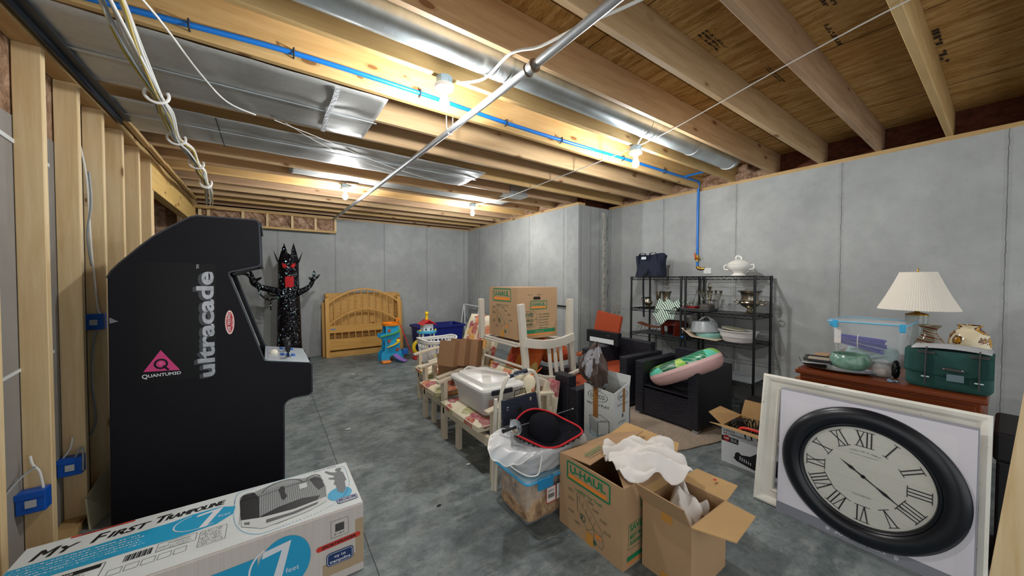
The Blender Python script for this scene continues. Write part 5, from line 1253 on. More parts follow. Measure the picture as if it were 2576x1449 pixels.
mb = MB(); P = [(1.255, .42), (1.565, .44), (1.60, .2), (1.265, .18)]; mb.prism(P[::-1], (0, 1.895, 0), X_, Z_, (0, .02, 0)); mb.build('tread', m_rib, t, bevel=.004)
mb = MB()
for x, z in ((1.285, .565), (1.475, .595), (1.31, .48), (1.50, .51)): mb.box(x-.008, 1.88, z-.012, x+.008, 1.886, z+.012)
mb.build('rivet_plates', m_chrome, t, bevel=.002)
MB().lathe([(.022, 0), (.022, .003)], (1.385, 1.886, .535), 20, T=Matrix.Rotation(math.radians(90), 3, 'X')).build('tread_badge', m_dark, t)
MB().tube([(1.35, 1.90, .62), (1.355, 1.90, .665), (1.44, 1.90, .672), (1.45, 1.90, .625)], .003, 6).build('latch_wire', m_blackmetal, t)

# ------------------------------------------------------------------ frosted tote on the near chair seat
m_frost = glass('frosted tote', '#e6e6e2', .3, .62)
t = thing('lidded_tote', 'frosted plastic tote with white lid and dark latch on the patio chair seat', 'storage tote', (1.5, 2.43, .385))
z0 = .408
mb = MB(); loft(mb, [rr(1.30, 1.58, 2.20, 2.66, .04, z0), rr(1.285, 1.60, 2.185, 2.675, .04, z0+.12), rr(1.275, 1.61, 2.17, 2.69, .04, z0+.125), rr(1.265, 1.62, 2.16, 2.70, .04, z0+.185)], True); mb.build('tote_body', m_frost, t, smooth=40)
mb = MB(); loft(mb, [rr(1.25, 1.635, 2.145, 2.715, .05, z0+.18), rr(1.245, 1.64, 2.14, 2.72, .05, z0+.195), rr(1.25, 1.635, 2.145, 2.715, .05, z0+.21), rr(1.29, 1.595, 2.185, 2.675, .05, z0+.213), rr(1.30, 1.585, 2.195, 2.665, .05, z0+.238), rr(1.305, 1.58, 2.2, 2.66, .05, z0+.24)], False, True); mb.build('lid', M('white lid', '#dcdcd8', .35), t, smooth=20)
MB().box(1.32, 2.128, z0+.165, 1.50, 2.15, z0+.2).build('latch', M('navy latch', '#101424', .4), t, bevel=.003)
MB().tube([(1.36, 2.66, z0+.24), (1.4, 2.66, z0+.262), (1.56, 2.3, z0+.262), (1.56, 2.24, z0+.24)], .005, 6).build('lid_handle', m_white, t)
MB().rect(FR((0, 2.183, z0), X_, Z_), 1.32, .05, 1.39, .12, .002).build('printed_label', M('pink label', '#c9a091', .6), t)
MB().tube([(1.31, 2.175, z0+.03), (1.33, 2.17, z0+.02), (1.39, 2.17, z0+.02), (1.405, 2.175, z0+.04), (1.405, 2.175, z0+.13)], .003, 6).build('carry_wire', m_blackmetal, t)
# cardboard dividers on the middle chair
grp = 'folded cardboard dividers on the middle patio chair'
m_cd = M('divider cardboard', '#987352', .85, var=.07)
def divider(x, y, z, w, h, yaw, tilt, fold, label):
    t = thing('cardboard_divider', label, 'cardboard', (x, y, z), yaw, grp)
    T = Matrix.Rotation(tilt, 4, 'Y')
    LB().box(0, -w/2, 0, .006, w/2, h, T).build('panel', m_cd, t)
    LB().box(.006, w/2-.006, 0, fold, w/2, h, T).build('side_flap', m_cd, t)
    LB().box(.006, -w/2, 0, fold, -w/2+.006, h, T).build('side_flap', m_cd, t)
    return t
divider(1.40, 3.12, .45, .2, .24, .3, -.1, .09, 'lowest front cardboard divider standing on the floral seat')
divider(1.36, 3.05, .60, .18, .24, .5, .2, .08, 'cardboard divider nearest the aisle in the leaning upper set')
divider(1.46, 3.02, .60, .18, .25, .5, .2, .08, 'second cardboard divider of the leaning upper set')
divider(1.57, 3.00, .59, .2, .25, .5, .2, .09, 'third cardboard divider of the leaning upper set')
divider(1.55, 3.12, .40, .22, .2, .2, 0, .1, 'cardboard divider at the back under the leaning set')
# ------------------------------------------------------------------ rug and wicker chairs
def rugm():
    m, nt, b, N, L = nodes('beige carpet pile'); v = tc(N, L)
    c = ramp(N, L, noise(N, L, v, 120, 3, .8), [(.35, '#8f8071'), (.65, '#c2b4a2')]); c = mix(N, L, math_(N, L, 'MULTIPLY', noise(N, L, v, 3, 3), .4), c, '#a39484')
    L.new(c, b.inputs['Base Color']); b.inputs['Roughness'].default_value = 1; b.inputs['Specular IOR Level'].default_value = 0; bump(N, L, b, noise(N, L, v, 160, 2), .9, .01); return m
pts = [(2.35, 1.86), (2.74, 1.56), (3.0, 1.48), (3.2, 1.43), (3.36, 1.42), (3.47, 1.5), (3.6, 1.9), (3.72, 3.0), (3.0, 3.3), (2.25, 3.05), (2.2, 2.3)]
mb = MB(); P = smooth_path([Vector((x, y, 0)) for x, y in pts+[pts[0]]], 5)[:-1]
mb.prism([(p.x, p.y) for p in P], (0, 0, .001), X_, Y_, (0, 0, .012))
tag(mb.build('area_rug', rugm(), bevel=.004), 'beige carpet remnant on the floor under the black wicker armchairs', 'rug')
def wickerm():
    m, nt, b, N, L = nodes('black wicker weave'); g = N.new('ShaderNodeNewGeometry'); sx = N.new('ShaderNodeSeparateXYZ'); L.new(g.outputs['Position'], sx.inputs[0])
    cb = N.new('ShaderNodeCombineXYZ'); L.new(math_(N, L, 'ADD', sx.outputs[0], sx.outputs[1]), cb.inputs[0]); 
    L.new(math_(N, L, 'ADD', sx.outputs[2], math_(N, L, 'MULTIPLY', math_(N, L, 'SUBTRACT', sx.outputs[0], sx.outputs[1]), .5)), cb.inputs[1])
    br = N.new('ShaderNodeTexBrick'); br.inputs['Scale'].default_value = 1; br.inputs['Brick Width'].default_value = .034; br.inputs['Row Height'].default_value = .015; br.inputs['Mortar Size'].default_value = .0028; br.offset = .5
    br.inputs['Color1'].default_value = lin('#33343f'); br.inputs['Color2'].default_value = lin('#232430'); br.inputs['Mortar'].default_value = lin('#050507'); L.new(cb.outputs[0], br.inputs['Vector'])
    L.new(br.outputs['Color'], b.inputs['Base Color']); b.inputs['Roughness'].default_value = .42; bump(N, L, b, math_(N, L, 'SUBTRACT', 1.0, br.outputs['Fac']), .8, .004); return m
m_wick = wickerm(); m_rust = M('rust orange canvas', '#a03f1a', .85, bmp=.1, bscale=200); m_foot = M('grey foot', '#8c8c8e', .5)
def armchair(loc, rz, label):
    # local: front faces -x, width along y (0..0.665), depth .68
    t = thing('wicker_armchair', label, 'armchair', loc, rz, 'black wicker armchairs'); w, d = .66, .68
    for y0 in (0, w-.095):
        LB().box(0, y0, .035, d, y0+.095, .57).build('arm', m_wick, t, bevel=.006)
    LB().box(d-.09, .095, .035, d+.005, w-.095, .66).build('backrest', m_wick, t, bevel=.006)
    LB().box(.012, .095, .035, .04, w-.095, .33).build('front_panel', m_wick, t, bevel=.004)
    LB().box(.012, .095, .30, d-.09, w-.095, .325).build('seat_deck', m_wick, t, bevel=.003)
    for x in (.0, d-.05):
        for y in (.0, w-.05): LB().box(x, y, .013, x+.05, y+.05, .036).build('foot', m_foot, t)
    return t
w1 = armchair((3.185, 1.600, 0), 0, 'black wicker armchair with the tropical print swim ring across its arms')
w2 = copy_tree(w1, (3.19, 2.375, 0), label='black wicker armchair in the corner with an orange seat cushion')
w3 = copy_tree(w1, (2.665, 2.60, 0), rz=math.pi, label='black wicker armchair seen from behind next to the patio chair'); w3.scale = (1, 1, .955)
def slab_cushion(name, label, x0, y0, z0, x1, y1, z1, T=None, mat=m_rust, loc=None):
    o = thing(name, label, 'cushion', ((x0+x1)/2, (y0+y1)/2, z0)); mb = MB(); mb.box(x0, y0, z0, x1, y1, z1, T); mb.build('cushion_cover', mat, o, bevel=.012, seg=3); return o
slab_cushion('seat_cushion_pad', 'rust orange seat cushion inside the corner wicker armchair', 3.21, 2.50, .328, 3.74, 2.94, .375)
slab_cushion('seat_cushion_pad', 'rust orange cushion in the wicker armchair seen from behind', 2.1, 2.05, .40, 2.60, 2.48, .47)
slab_cushion('seat_cushion_pad', 'rust orange cushion standing upright at the corner of the concrete walls', 0, 0, 0, .05, .42, .37, Matrix.Translation((3.80, 3.0, .57)) @ Matrix.Rotation(math.radians(8), 4, 'X') @ Matrix.Rotation(math.radians(6), 4, 'Y'))
bpy.data.objects[-1] if 0 else None
t = thing('equipment_box', 'flat black box with a white band standing on the corner armchair arm', 'box', (3.62, 3.1, .56))
MB().box(3.60, 2.82, .575, 3.68, 3.34, .74).build('box_body', M('matt black', '#0c0f16', .5), t, bevel=.003)
MB().rect(FR((3.5999, 3.34, .575), -Y_, Z_), .06, .015, .46, .075, .001).build('white_band', M('white band', '#dfe3e4', .5), t)
mb = MB(); mb.text('STAYPUT', FR((3.5999, 3.34, .575), -Y_, Z_), .34, .115, .012, .06); mb.build('box_lettering', m_greyp, t)
# inflatable swim ring
def leafm():
    m, nt, b, N, L = nodes('tropical print vinyl'); v = tc(N, L)
    vo = N.new('ShaderNodeTexVoronoi'); vo.inputs['Scale'].default_value = 9; vo.inputs['Randomness'].default_value = 1; L.new(tc(N, L, (1, .6, 1)), vo.inputs['Vector']); sc = N.new('ShaderNodeSeparateColor'); L.new(vo.outputs['Color'], sc.inputs[0])
    c = ramp(N, L, sc.outputs[0], [(0, '#0f7a58'), (.25, '#7dbb4a'), (.42, '#e9aab2'), (.55, '#58cbb0'), (.72, '#0b5a3f'), (.88, '#a9c85a')], 'CONSTANT')
    w = N.new('ShaderNodeTexWave'); w.inputs['Scale'].default_value = 12; w.inputs['Distortion'].default_value = 2; L.new(v, w.inputs[0])
    c = mix(N, L, math_(N, L, 'MULTIPLY', math_(N, L, 'GREATER_THAN', w.outputs['Fac'], .9), .4), c, '#cfe9b8')
    L.new(c, b.inputs['Base Color']); b.inputs['Roughness'].default_value = .3; return m
t = thing('swim_ring', 'inflatable swim ring, pale pink below with green tropical leaves above', 'swim ring', (3.4, 1.85, .57))
c0 = Vector((3.35, 1.82, .555)); ax = Vector((.05, -.88, .47)).normalized(); bx_ = Vector((.93, .15, .0)); bx_ = (bx_-ax*bx_.dot(ax)).normalized(); nx = ax.cross(bx_)
if nx.z < 0: nx = -nx
mb = MB(); mb.m = 0
NU, NV = 64, 20; rM, rm = .275, .1
def ringf(a, b):
    th, ph = 2*math.pi*a, 2*math.pi*b; wr = 1+.025*math.sin(26*th)*(1-abs(math.sin(ph)))
    e = .62 if 1 else 1
    cen = c0+ax*(rM*math.cos(th))+bx_*(rM*.5*math.sin(th)); rad = (ax*math.cos(th)+bx_*math.sin(th)).normalized()
    return cen+rad*(rm*wr*math.cos(ph))+nx*(rm*wr*math.sin(ph))
mb.grid(ringf, NU+1, NV+1)
for k, f in enumerate(mb.f):
    j = k % NV; mb.mi[k] = 1 if 1 <= j <= 7 else 0
mb.build('ring_tube', [M('pale pink vinyl', '#e3bdbb', .3), leafm()], t, smooth=80)
# playpen carton
m_gw = M('worn white carton', '#c9cdcb', .65, var=.06, vscale=5)
N0, A0, B0 = Vector((2.052, 1.635, 0)), Vector((2.026, 1.90, 0)), Vector((2.268, 1.66, 0))
t = thing('playpen_carton', 'worn white open carton with oval logo and brown tape beside wicker chair', 'box', (2.14, 1.77, 0))
C0 = A0+B0-N0; H = .61; mb = MB()
ring0 = [N0, B0, C0, A0]; tops = [.585, .63, .60, .615]
for i in range(4):
    p, q = ring0[i], ring0[(i+1) % 4]; a, b = tops[i], tops[(i+1) % 4]; n = Z_.cross(q-p).normalized()*.005
    mb.add([p, q, q+Z_*b, p+Z_*a, p+n, q+n, q+Z_*b+n, p+Z_*a+n], [(0, 1, 2, 3), (5, 4, 7, 6), (3, 2, 6, 7), (0, 3, 7, 4), (1, 5, 6, 2)])
mb.poly([N0+Z_*.004, B0+Z_*.004, C0+Z_*.004, A0+Z_*.004]); mb.build('carton_walls', m_gw, t)
FG = (A0+Vector((0, 0, 0)), (N0-A0).normalized(), Z_); FG2 = (N0.copy(), (B0-N0).normalized(), Z_)
m_lg = M('slate print', '#3b4448', .6)
mb = MB(); mb.ring(FG, .125, .535, .085, .09, .45); mb.text('GRACO', FG, .058, .52, .028, .13, bold=.01); mb.text("PACK'N PLAY", FG, .03, .46, .02, .20, bold=.01)
mb.line(FG, [(.05, .37), (.15, .40), (.23, .37), (.13, .34), (.05, .37), (.055, .27), (.13, .235), (.13, .34)], .003); mb.line(FG, [(.13, .235), (.225, .275), (.23, .37)], .003); mb.line(FG, [(.06, .36), (.06, .23)], .004); mb.line(FG, [(.15, .35), (.21, .375)], .002); mb.line(FG, [(.13, .34), (.13, .2)], .004); mb.line(FG, [(.228, .37), (.228, .24)], .004)
mb.build('front_lettering', m_lg, t)
MB().shape(FG, [(.06, .36), (.128, .33), (.128, .245), (.06, .275)], .0012).build('playpen_picture', M('playpen grey', '#9aa3a6', .6), t)
mb = MB(); mb.disc(FG, .17, .17, .035, .03, lift=.0012); mb.ring(FG, .11, .30, .08, .1, .8, lift=.0006, a0=3.4, a1=5.6); mb.build('blue_dots', M('pale blue print', '#9cc3cf', .6), t)
mb = MB(); mb.ring(FG2, .12, .55, .065, .07, .5); mb.text('GRACO', FG2, .068, .535, .022, .1, bold=.01); mb.text("PACK'N PLAY", FG2, .045, .48, .014, .15)
bars(mb, FG2, .06, .36, .11, 3, .003, rg); bars(mb, FG2, .06, .24, .11, 2, .003, rg); mb.disc(FG2, .12, .40, .01, .016); mb.disc(FG2, .12, .29, .01, .014); mb.build('side_lettering', m_lg, t)
mb = MB(); mb.rect(FG, .085, .37, .13, .605, .002); mb.build('tape_strip', M('brown tape', '#9b6a34', .4), t); mb = MB(); mb.rect(FG2, .12, .42, .15, .60, .002); mb.build('tape_strip', M('brown tape', '#9b6a34', .4), t)
o = flap([B0+Z_*.60, C0+Z_*.60, C0+Z_*.69+Vector((-.02, .02, 0)), B0+Z_*.68+Vector((.01, 0, 0))], 'flap', t, m_gw)
MB().bar(C0+Vector((-.1, -.01, .6)), C0+Vector((-.1, -.03, .71)), .04, .003, (0, 1, 0)).build('tape_strip', M('brown tape', '#9b6a34', .4), t)
# plastic bag
def bagm():
    m, nt, b, N, L = nodes('brown grocery plastic'); n = noise(N, L, tc(N, L, kind='object'), 7, 2)
    L.new(ramp(N, L, n, [(.5, '#53433c'), (.54, '#8d8d92')], 'CONSTANT'), b.inputs['Base Color']); b.inputs['Roughness'].default_value = .35; b.inputs['Alpha'].default_value = .93; return m
rg2 = random.Random(9); mb = MB()
def bagf(a, b):
    th = 2*math.pi*a; k = b; r = np.interp(k, [0, .2, .45, .7, .9, 1], [.05, .09, .13, .095, .045, .012]); w = 1+.14*math.sin(5*th+6*k)+.1*math.sin(9*th-8*k)+.06*math.sin(17*th+11*k)
    c = Vector((2.12-.10*k*(1-k)*2+.0*k, 1.83, .56+.36*k)); return c+Vector((r*w*math.cos(th)*.85, r*w*math.sin(th)*.8, .0))+Vector((-.03*k, 0, .02*math.sin(3*th)))
mb.grid(bagf, 65, 30); tag(mb.build('plastic_bag', bagm(), smooth=25), 'crumpled brown plastic shopping bag stuffed in the top of the worn white carton', 'bag')

# ------------------------------------------------------------------ wire shelving
m_wire = M('black epoxy wire', '#121518', .4, .2)
def shelf_unit(x0, x1, y0, y1, levels, label, pan=()):
    t = thing('wire_shelf_unit', label, 'shelving', ((x0+x1)/2, (y0+y1)/2, 0), 0, 'black wire shelving units')
    for x in (x0, x1):
        for y in (y0, y1):
            MB().tube([(x, y, 0), (x, y, 1.455)], .0127, 10).build('post', m_wire, t, smooth=60); MB().tube([(x, y, 1.455), (x, y, 1.468)], .015, 10).build('post_cap', m_dark, t)
    for z in levels:
        mb = MB()
        for zz in (z, z-.035):
            mb.tube([(x0, y0, zz), (x1, y0, zz)], .004, 6); mb.tube([(x0, y1, zz), (x1, y1, zz)], .004, 6); mb.tube([(x0, y0, zz), (x0, y1, zz)], .004, 6); mb.tube([(x1, y0, zz), (x1, y1, zz)], .004, 6)
        n = int((y1-y0)/.03)
        for x in (x0, x1):
            for k in range(n): a, b = (z, z-.035) if k % 2 else (z-.035, z); mb.bar((x, lerp(y0, y1, k/n), a), (x, lerp(y0, y1, (k+1)/n), b), .003, .003)
        n2 = int((x1-x0)/.03)
        for y in (y0, y1):
            for k in range(n2): a, b = (z, z-.035) if k % 2 else (z-.035, z); mb.bar((lerp(x0, x1, k/n2), y, a), (lerp(x0, x1, (k+1)/n2), y, b), .003, .003)
        n3 = int((y1-y0)/.024)
        for k in range(1, n3): mb.bar((x0, lerp(y0, y1, k/n3), z), (x1, lerp(y0, y1, k/n3), z), .0028, .0028)
        for q in (.33, .66): mb.bar((lerp(x0, x1, q), y0, z-.004), (lerp(x0, x1, q), y1, z-.004), .005, .005)
        mb.build('wire_shelf', m_wire, t)
        for x in (x0, x1):
            for y in (y0, y1): MB().tube([(x, y, z-.04), (x, y, z+.006)], .0165, 10).build('collar', m_dark, t)
    return t
SA = shelf_unit(4.10, 4.53, 2.28, 2.985, (1.46, 1.04, .705), 'black wire shelving unit holding pitcher and goblet, towel draped at its end')
SB = shelf_unit(4.10, 4.53, 1.50, 2.225, (1.46, 1.045, .735, .33), 'black wire shelving unit holding candelabra, urn and white dishpan')
MB().box(4.12, 1.52, .335, 4.51, 2.2, .339).build('shelf_liner', M('grey liner', '#8d9296', .5), SB); MB().box(4.12, 2.3, .71, 4.51, 2.96, .713).build('shelf_liner', M('dark liner', '#33373b', .5), SA)
MB().box(4.12, 1.52, 1.05, 4.51, 2.2, 1.053).build('shelf_liner', M('dark liner', '#33373b', .5), SB)
# tote bag on top shelf
m_navyc = M('navy canvas', '#0f182c', .85)
t = thing('tote_bag', 'navy canvas tote bag slumped on the top wire shelf', 'bag', (4.3, 2.8, 1.465))
mb = MB()
def tb(a, b):
    th = 2*math.pi*a; e = .6; c, s = math.cos(th), math.sin(th); k = b
    ry = np.interp(k, [0, .5, 1], [.20, .185, .22]); rx = np.interp(k, [0, .5, 1], [.12, .10, .06]); w = 1+.05*math.sin(7*th+9*k)
    return Vector((4.3+rx*w*math.copysign(abs(c)**e, c), 2.82+ry*w*math.copysign(abs(s)**e, s), 1.468+.29*k+.02*math.sin(2*th)*k))
mb.grid(tb, 49, 12); mb.poly([tb(a/24, .75) for a in range(24)]); mb.poly([tb(1-a/24, 0) for a in range(24)]); mb.build('bag_body', m_navyc, t, smooth=60)
for y in (2.90, 2.74): MB().barpath(smooth_path([(4.235, y+.06, 1.6), (4.22, y+.05, 1.76), (4.22, y, 1.785), (4.22, y-.05, 1.76), (4.235, y-.06, 1.6)], 4), .004, .025, (1, 0, 0)).build('handle', m_navyc, t)
MB().barpath(smooth_path([(4.2, 2.79, 1.55), (4.15, 2.79, 1.49), (4.08, 2.785, 1.45), (4.075, 2.78, 1.2), (4.08, 2.775, .93)], 5), .004, .035, (1, 0, 0)).build('hanging_strap', M('black webbing', '#101218', .8), t)
MB().box(4.195, 2.83, 1.70, 4.20, 2.90, 1.735).build('bag_label', M('bag label', '#cfd8dc', .5), t)
m_silv = M('tarnished silver', '#9c9484', .22, .95, var=.2, vscale=12)
def lathed(name, label, cat, loc, prof, mat, n=28, wob=None, smooth=50):
    t = thing(name, label, cat, loc); LB().lathe(prof, (0, 0, 0), n, cap=True, wob=wob).build(name.split('_')[-1]+'_body', mat, t, smooth=smooth); return t
z1 = 1.045
t = lathed('silver_pitcher', 'silver plated water pitcher on the middle wire shelf', 'pitcher', (4.3, 2.86, z1), [(.035, 0), (.04, .006), (.025, .015), (.055, .045), (.062, .07), (.045, .10), (.04, .125), (.05, .14), (.047, .138), (.036, .12)], m_silv)
LB().tube(smooth_path([(0, .045, .12), (0, .095, .13), (0, .10, .08), (0, .06, .04)], 5), .006, 8).build('handle', m_silv, t, smooth=60)
t = lathed('silver_goblet', 'slim silver goblet on the middle wire shelf', 'goblet', (4.3, 2.705, z1), [(.035, 0), (.035, .004), (.008, .012), (.006, .08), (.012, .09), (.028, .13), (.034, .18), (.037, .22), (.034, .22), (.028, .15)], m_silv)
t = lathed('silver_vase', 'tall flared silver vase on the middle wire shelf', 'vase', (4.3, 2.59, z1), [(.04, 0), (.042, .008), (.03, .02), (.05, .06), (.052, .09), (.042, .13), (.05, .19), (.068, .225), (.064, .225), (.045, .18)], m_silv)
# towels
def towelm():
    m, nt, b, N, L = nodes('green striped towel'); w = N.new('ShaderNodeTexWave'); w.inputs['Scale'].default_value = 14; w.inputs['Distortion'].default_value = 4.5; w.inputs['Detail'].default_value = 1; w.inputs['Detail Scale'].default_value = .6
    mp = N.new('ShaderNodeMapping'); mp.inputs['Rotation'].default_value = (0, .5, .8); L.new(tc(N, L, kind='object'), mp.inputs[0]); L.new(mp.outputs[0], w.inputs[0])
    L.new(ramp(N, L, w.outputs['Fac'], [(0, '#16523a'), (.3, '#e0e8de'), (.55, '#3f8f68'), (.75, '#f0f2ec')], 'CONSTANT'), b.inputs['Base Color']); b.inputs['Roughness'].default_value = 1; return m
m_towel = towelm()
t = thing('striped_towel', 'green and white striped towel drooping off the shelf between units', 'towel', (4.2, 2.45, .88))
mb = MB(); mb.grid(lambda a, b: Vector((4.06+.05*math.sin(6*a+2*b)*b+.2*(1-b), lerp(2.66-.14*(1-b)*.3, 2.33+.05*b, a)+.0, np.interp(b, [0, .35, 1], [1.06, 1.16, .87+.10*abs(a-.62)*2])+.02*math.sin(13*a+4*b))), 26, 20); mb.build('towel_drape', m_towel, t, smooth=50, solid=.006)
mb = MB(); mb.grid(lambda a, b: Vector((lerp(4.12, 4.4, b), lerp(2.2, 2.44, a), 1.052+.11*math.sin(math.pi*a)*math.sin(math.pi*(b*.8+.1))+.012*math.sin(20*a+9*b))), 22, 16); mb.build('towel_heap', m_towel, t, smooth=50, solid=.006)
# tray with red box
t = thing('baking_tray', 'grey baking tray with rounded rim on the middle shelf beside the towel', 'tray', (4.2, 2.12, 1.055))
mb = MB(); loft(mb, [rr(4.09, 4.36, 1.97, 2.29, .05, 1.055), rr(4.07, 4.38, 1.95, 2.31, .06, 1.085), rr(4.06, 4.39, 1.94, 2.32, .06, 1.087)], True); mb.build('tray_body', M('grey pan', '#7f8286', .35, .5), t, smooth=40, solid=.003)
tag(MB().box(4.13, 2.13, 1.062, 4.25, 2.28, 1.108).build('red_tin', M('dark red tin', '#7e1119', .35), bevel=.006), 'small dark red tin lying in the baking tray', 'tin')
tag(boxblob('dark_pouch', 4.16, 4.33, 1.98, 2.11, 1.06, 1.14, M('grey brown pouch', '#4b4642', .6), .05), 'dark grey pouch slumped in the baking tray', 'pouch')
# candelabra
t = thing('candelabra', 'five armed tarnished silver candelabra standing on the middle shelf', 'candelabra', (4.35, 2.065, 1.053))
cxx, cyy = 4.35, 2.065
MB().lathe([(.055, 0), (.055, .008), (.02, .02), (.012, .04), (.016, .07), (.009, .1), (.013, .16), (.009, .2), (.012, .25), (.022, .28), (.024, .285), (.014, .29), (.014, .32), (.024, .325)], (cxx, cyy, 1.053), 20).build('stem', m_silv, t, smooth=50)
for a, r in ((0, .115), (180, .125), (60, .09), (120, .09), (240, .09), (300, .085)):
    c, s = math.cos(math.radians(a+90)), math.sin(math.radians(a+90))
    q = lambda d, z: (cxx+c*d*.7, cyy+s*d, 1.053+z)
    MB().tube(smooth_path([q(.0, .15), q(r*.4, .12), q(r*.85, .14), q(r, .19)], 5), .005, 8).build('arm', m_silv, t, smooth=60)
    MB().lathe([(.004, 0), (.022, .008), (.022, .012), (.011, .014), (.013, .04), (.022, .052)], q(r, .19), 14).build('candle_cup', m_silv, t, smooth=50)
t = lathed('silver_urn', 'large tarnished silver urn with curled handles on the middle shelf', 'urn', (4.3, 1.62, 1.053), [(.06, 0), (.065, .01), (.04, .02), (.02, .045), (.03, .06), (.08, .09), (.105, .12), (.10, .14), (.082, .15), (.078, .19), (.09, .23), (.125, .248), (.12, .25), (.075, .22)], m_silv, 36)
for s in (1, -1): LB().tube(smooth_path([(0, s*.095, .115), (0, s*.13, .10), (0, s*.15, .125), (0, s*.125, .15), (0, s*.1, .145)], 5), .007, 8).build('handle', m_silv, t, smooth=60)
m_cer = M('cream ceramic', '#e9e7df', .18, coat=.4)
t = lathed('soup_tureen', 'white ceramic lidded tureen on the top wire shelf', 'tureen', (4.3, 1.735, 1.463), [(.075, 0), (.078, .01), (.05, .03), (.06, .045), (.10, .075), (.115, .11), (.118, .13), (.112, .132)], m_cer, 36)
LB().lathe([(.116, .132), (.105, .145), (.07, .17), (.03, .185), (.01, .19), (.001, .19)], n=36).build('lid', m_cer, t, smooth=60)
LB().tube(smooth_path([(0, -.03, .185), (0, -.02, .215), (0, .02, .225), (0, .03, .19)], 4), .009, 8).build('lid_knob', m_cer, t, smooth=60)
for s in (1, -1): LB().tube(smooth_path([(0, s*.108, .12), (0, s*.145, .125), (0, s*.145, .08), (0, s*.10, .075)], 5), .009, 8).build('handle', m_cer, t, smooth=60)
# lower shelf: cake carrier, bowls, mat
t = thing('cake_carrier', 'grey domed cake carrier with looped handle over an aqua dish', 'cake carrier', (4.27, 2.05, .738))
z = .738
MB().lathe([(.125, 0), (.135, .03), (.14, .035), (.14, .07), (.13, .07)], (4.27, 2.03, z), 32, wob=lambda a, zz: .02*math.sin(24*a)).build('aqua_dish', M('aqua dish', '#8fc9c2', .3), t, smooth=50)
MB().lathe([(.165, .068), (.168, .075), (.155, .085), (.13, .185), (.12, .195), (.001, .2)], (4.27, 2.07, z), 36, T=Matrix.Rotation(math.radians(-4), 3, 'X')).build('dome_cover', glass('grey smoke plastic', '#a7adb0', .3, .9), t, smooth=40)
for a in (0, 1): MB().tube(smooth_path([(4.27+(.05 if a else -.03), 2.13, z+.2), (4.27, 2.08, z+.245), (4.27, 2.03, z+.24), (4.27+(-.04 if a else .04), 1.98, z+.19)], 5), .008, 8).build('handle', m_white, t, smooth=60)
t = thing('dish_pan', 'white oval plastic dishpan on the lower wire shelf', 'dishpan', (4.28, 1.72, .738))
mb = MB()
def oval(rx, ry, z): return [Vector((4.28+rx*math.cos(2*math.pi*i/40), 1.725+ry*math.sin(2*math.pi*i/40), z)) for i in range(40)]
loft(mb, [oval(.12, .14, .738), oval(.14, .165, .79), oval(.145, .17, .792), oval(.155, .185, .85), oval(.17, .20, .855), oval(.17, .20, .863), oval(.15, .18, .863), oval(.13, .15, .76)], True, True); mb.build('pan_body', M('white pan', '#d6d2cf', .35), t, smooth=40)
tag(MB().lathe([(.10, 0), (.12, .012), (.115, .016), (.001, .006)], (4.30, 1.78, .862), 30, T=Matrix.Rotation(math.radians(7), 3, 'X')).build('serving_plate', M('pale yellow ceramic', '#d9d8b8', .3), smooth=40), 'pale yellow plate resting in the white dishpan', 'plate')
o = MB(); o.grid(lambda a, b: Vector((lerp(4.07, 4.4, b), lerp(2.26, 1.86, a), .742+np.interp(a, [0, .1, .3, 1], [.10, .075, .012, 0])*(1-.3*b))), 20, 6); tag(o.build('place_mat', M('tan mat', '#c6b39c', .8), solid=.004, smooth=60), 'tan mat curling up at one end under the cake carrier', 'mat')
tag(MB().box(4.075, 2.24, .725, 4.09, 2.262, .745).build('blue_tag', M('blue tag', '#2a7fd0', .5), bevel=.002), 'small blue clip tag hanging at the shelf corner', 'tag')
# low shelf: wooden sled and stand
t = thing('wooden_headrest', 'small curved wooden headrest on wire legs on the lower shelf', 'headrest', (4.3, 2.83, .71)); m_teak = wood('teak', '#8a4a22', '#5e2f14', 'Y', False, .4)
mb = MB(); mb.barpath(smooth_path([(4.3, 2.99, .825), (4.3, 2.9, .80), (4.3, 2.78, .785), (4.3, 2.67, .79)], 4), .12, .012); mb.build('curved_top', m_teak, t)
for y in (2.92, 2.74): MB().tube([(4.25, y, .79), (4.27, y+.03, .71), (4.33, y+.03, .71), (4.35, y, .79)], .003, 6).build('leg', m_blackmetal, t)
t = thing('wooden_stand', 'round reddish wooden stand with arched feet on the lower shelf', 'stand', (4.3, 2.48, .71)); m_mah = wood('mahogany stand', '#6e2414', '#3d110a', 'Z', False, .25)
MB().lathe([(.15, .12), (.165, .13), (.165, .165), (.15, .175), (.14, .16)], (4.3, 2.48, .713), 32).build('bowl_rim', m_mah, t, smooth=40)
for a in (45, 135, 225, 315):
    c, s = math.cos(math.radians(a)), math.sin(math.radians(a)); MB().bar((4.3+.135*c, 2.48+.135*s, .713), (4.3+.145*c, 2.48+.145*s, .84), .09, .03, (c, s, 0)).build('foot', m_mah, t, bevel=.008)
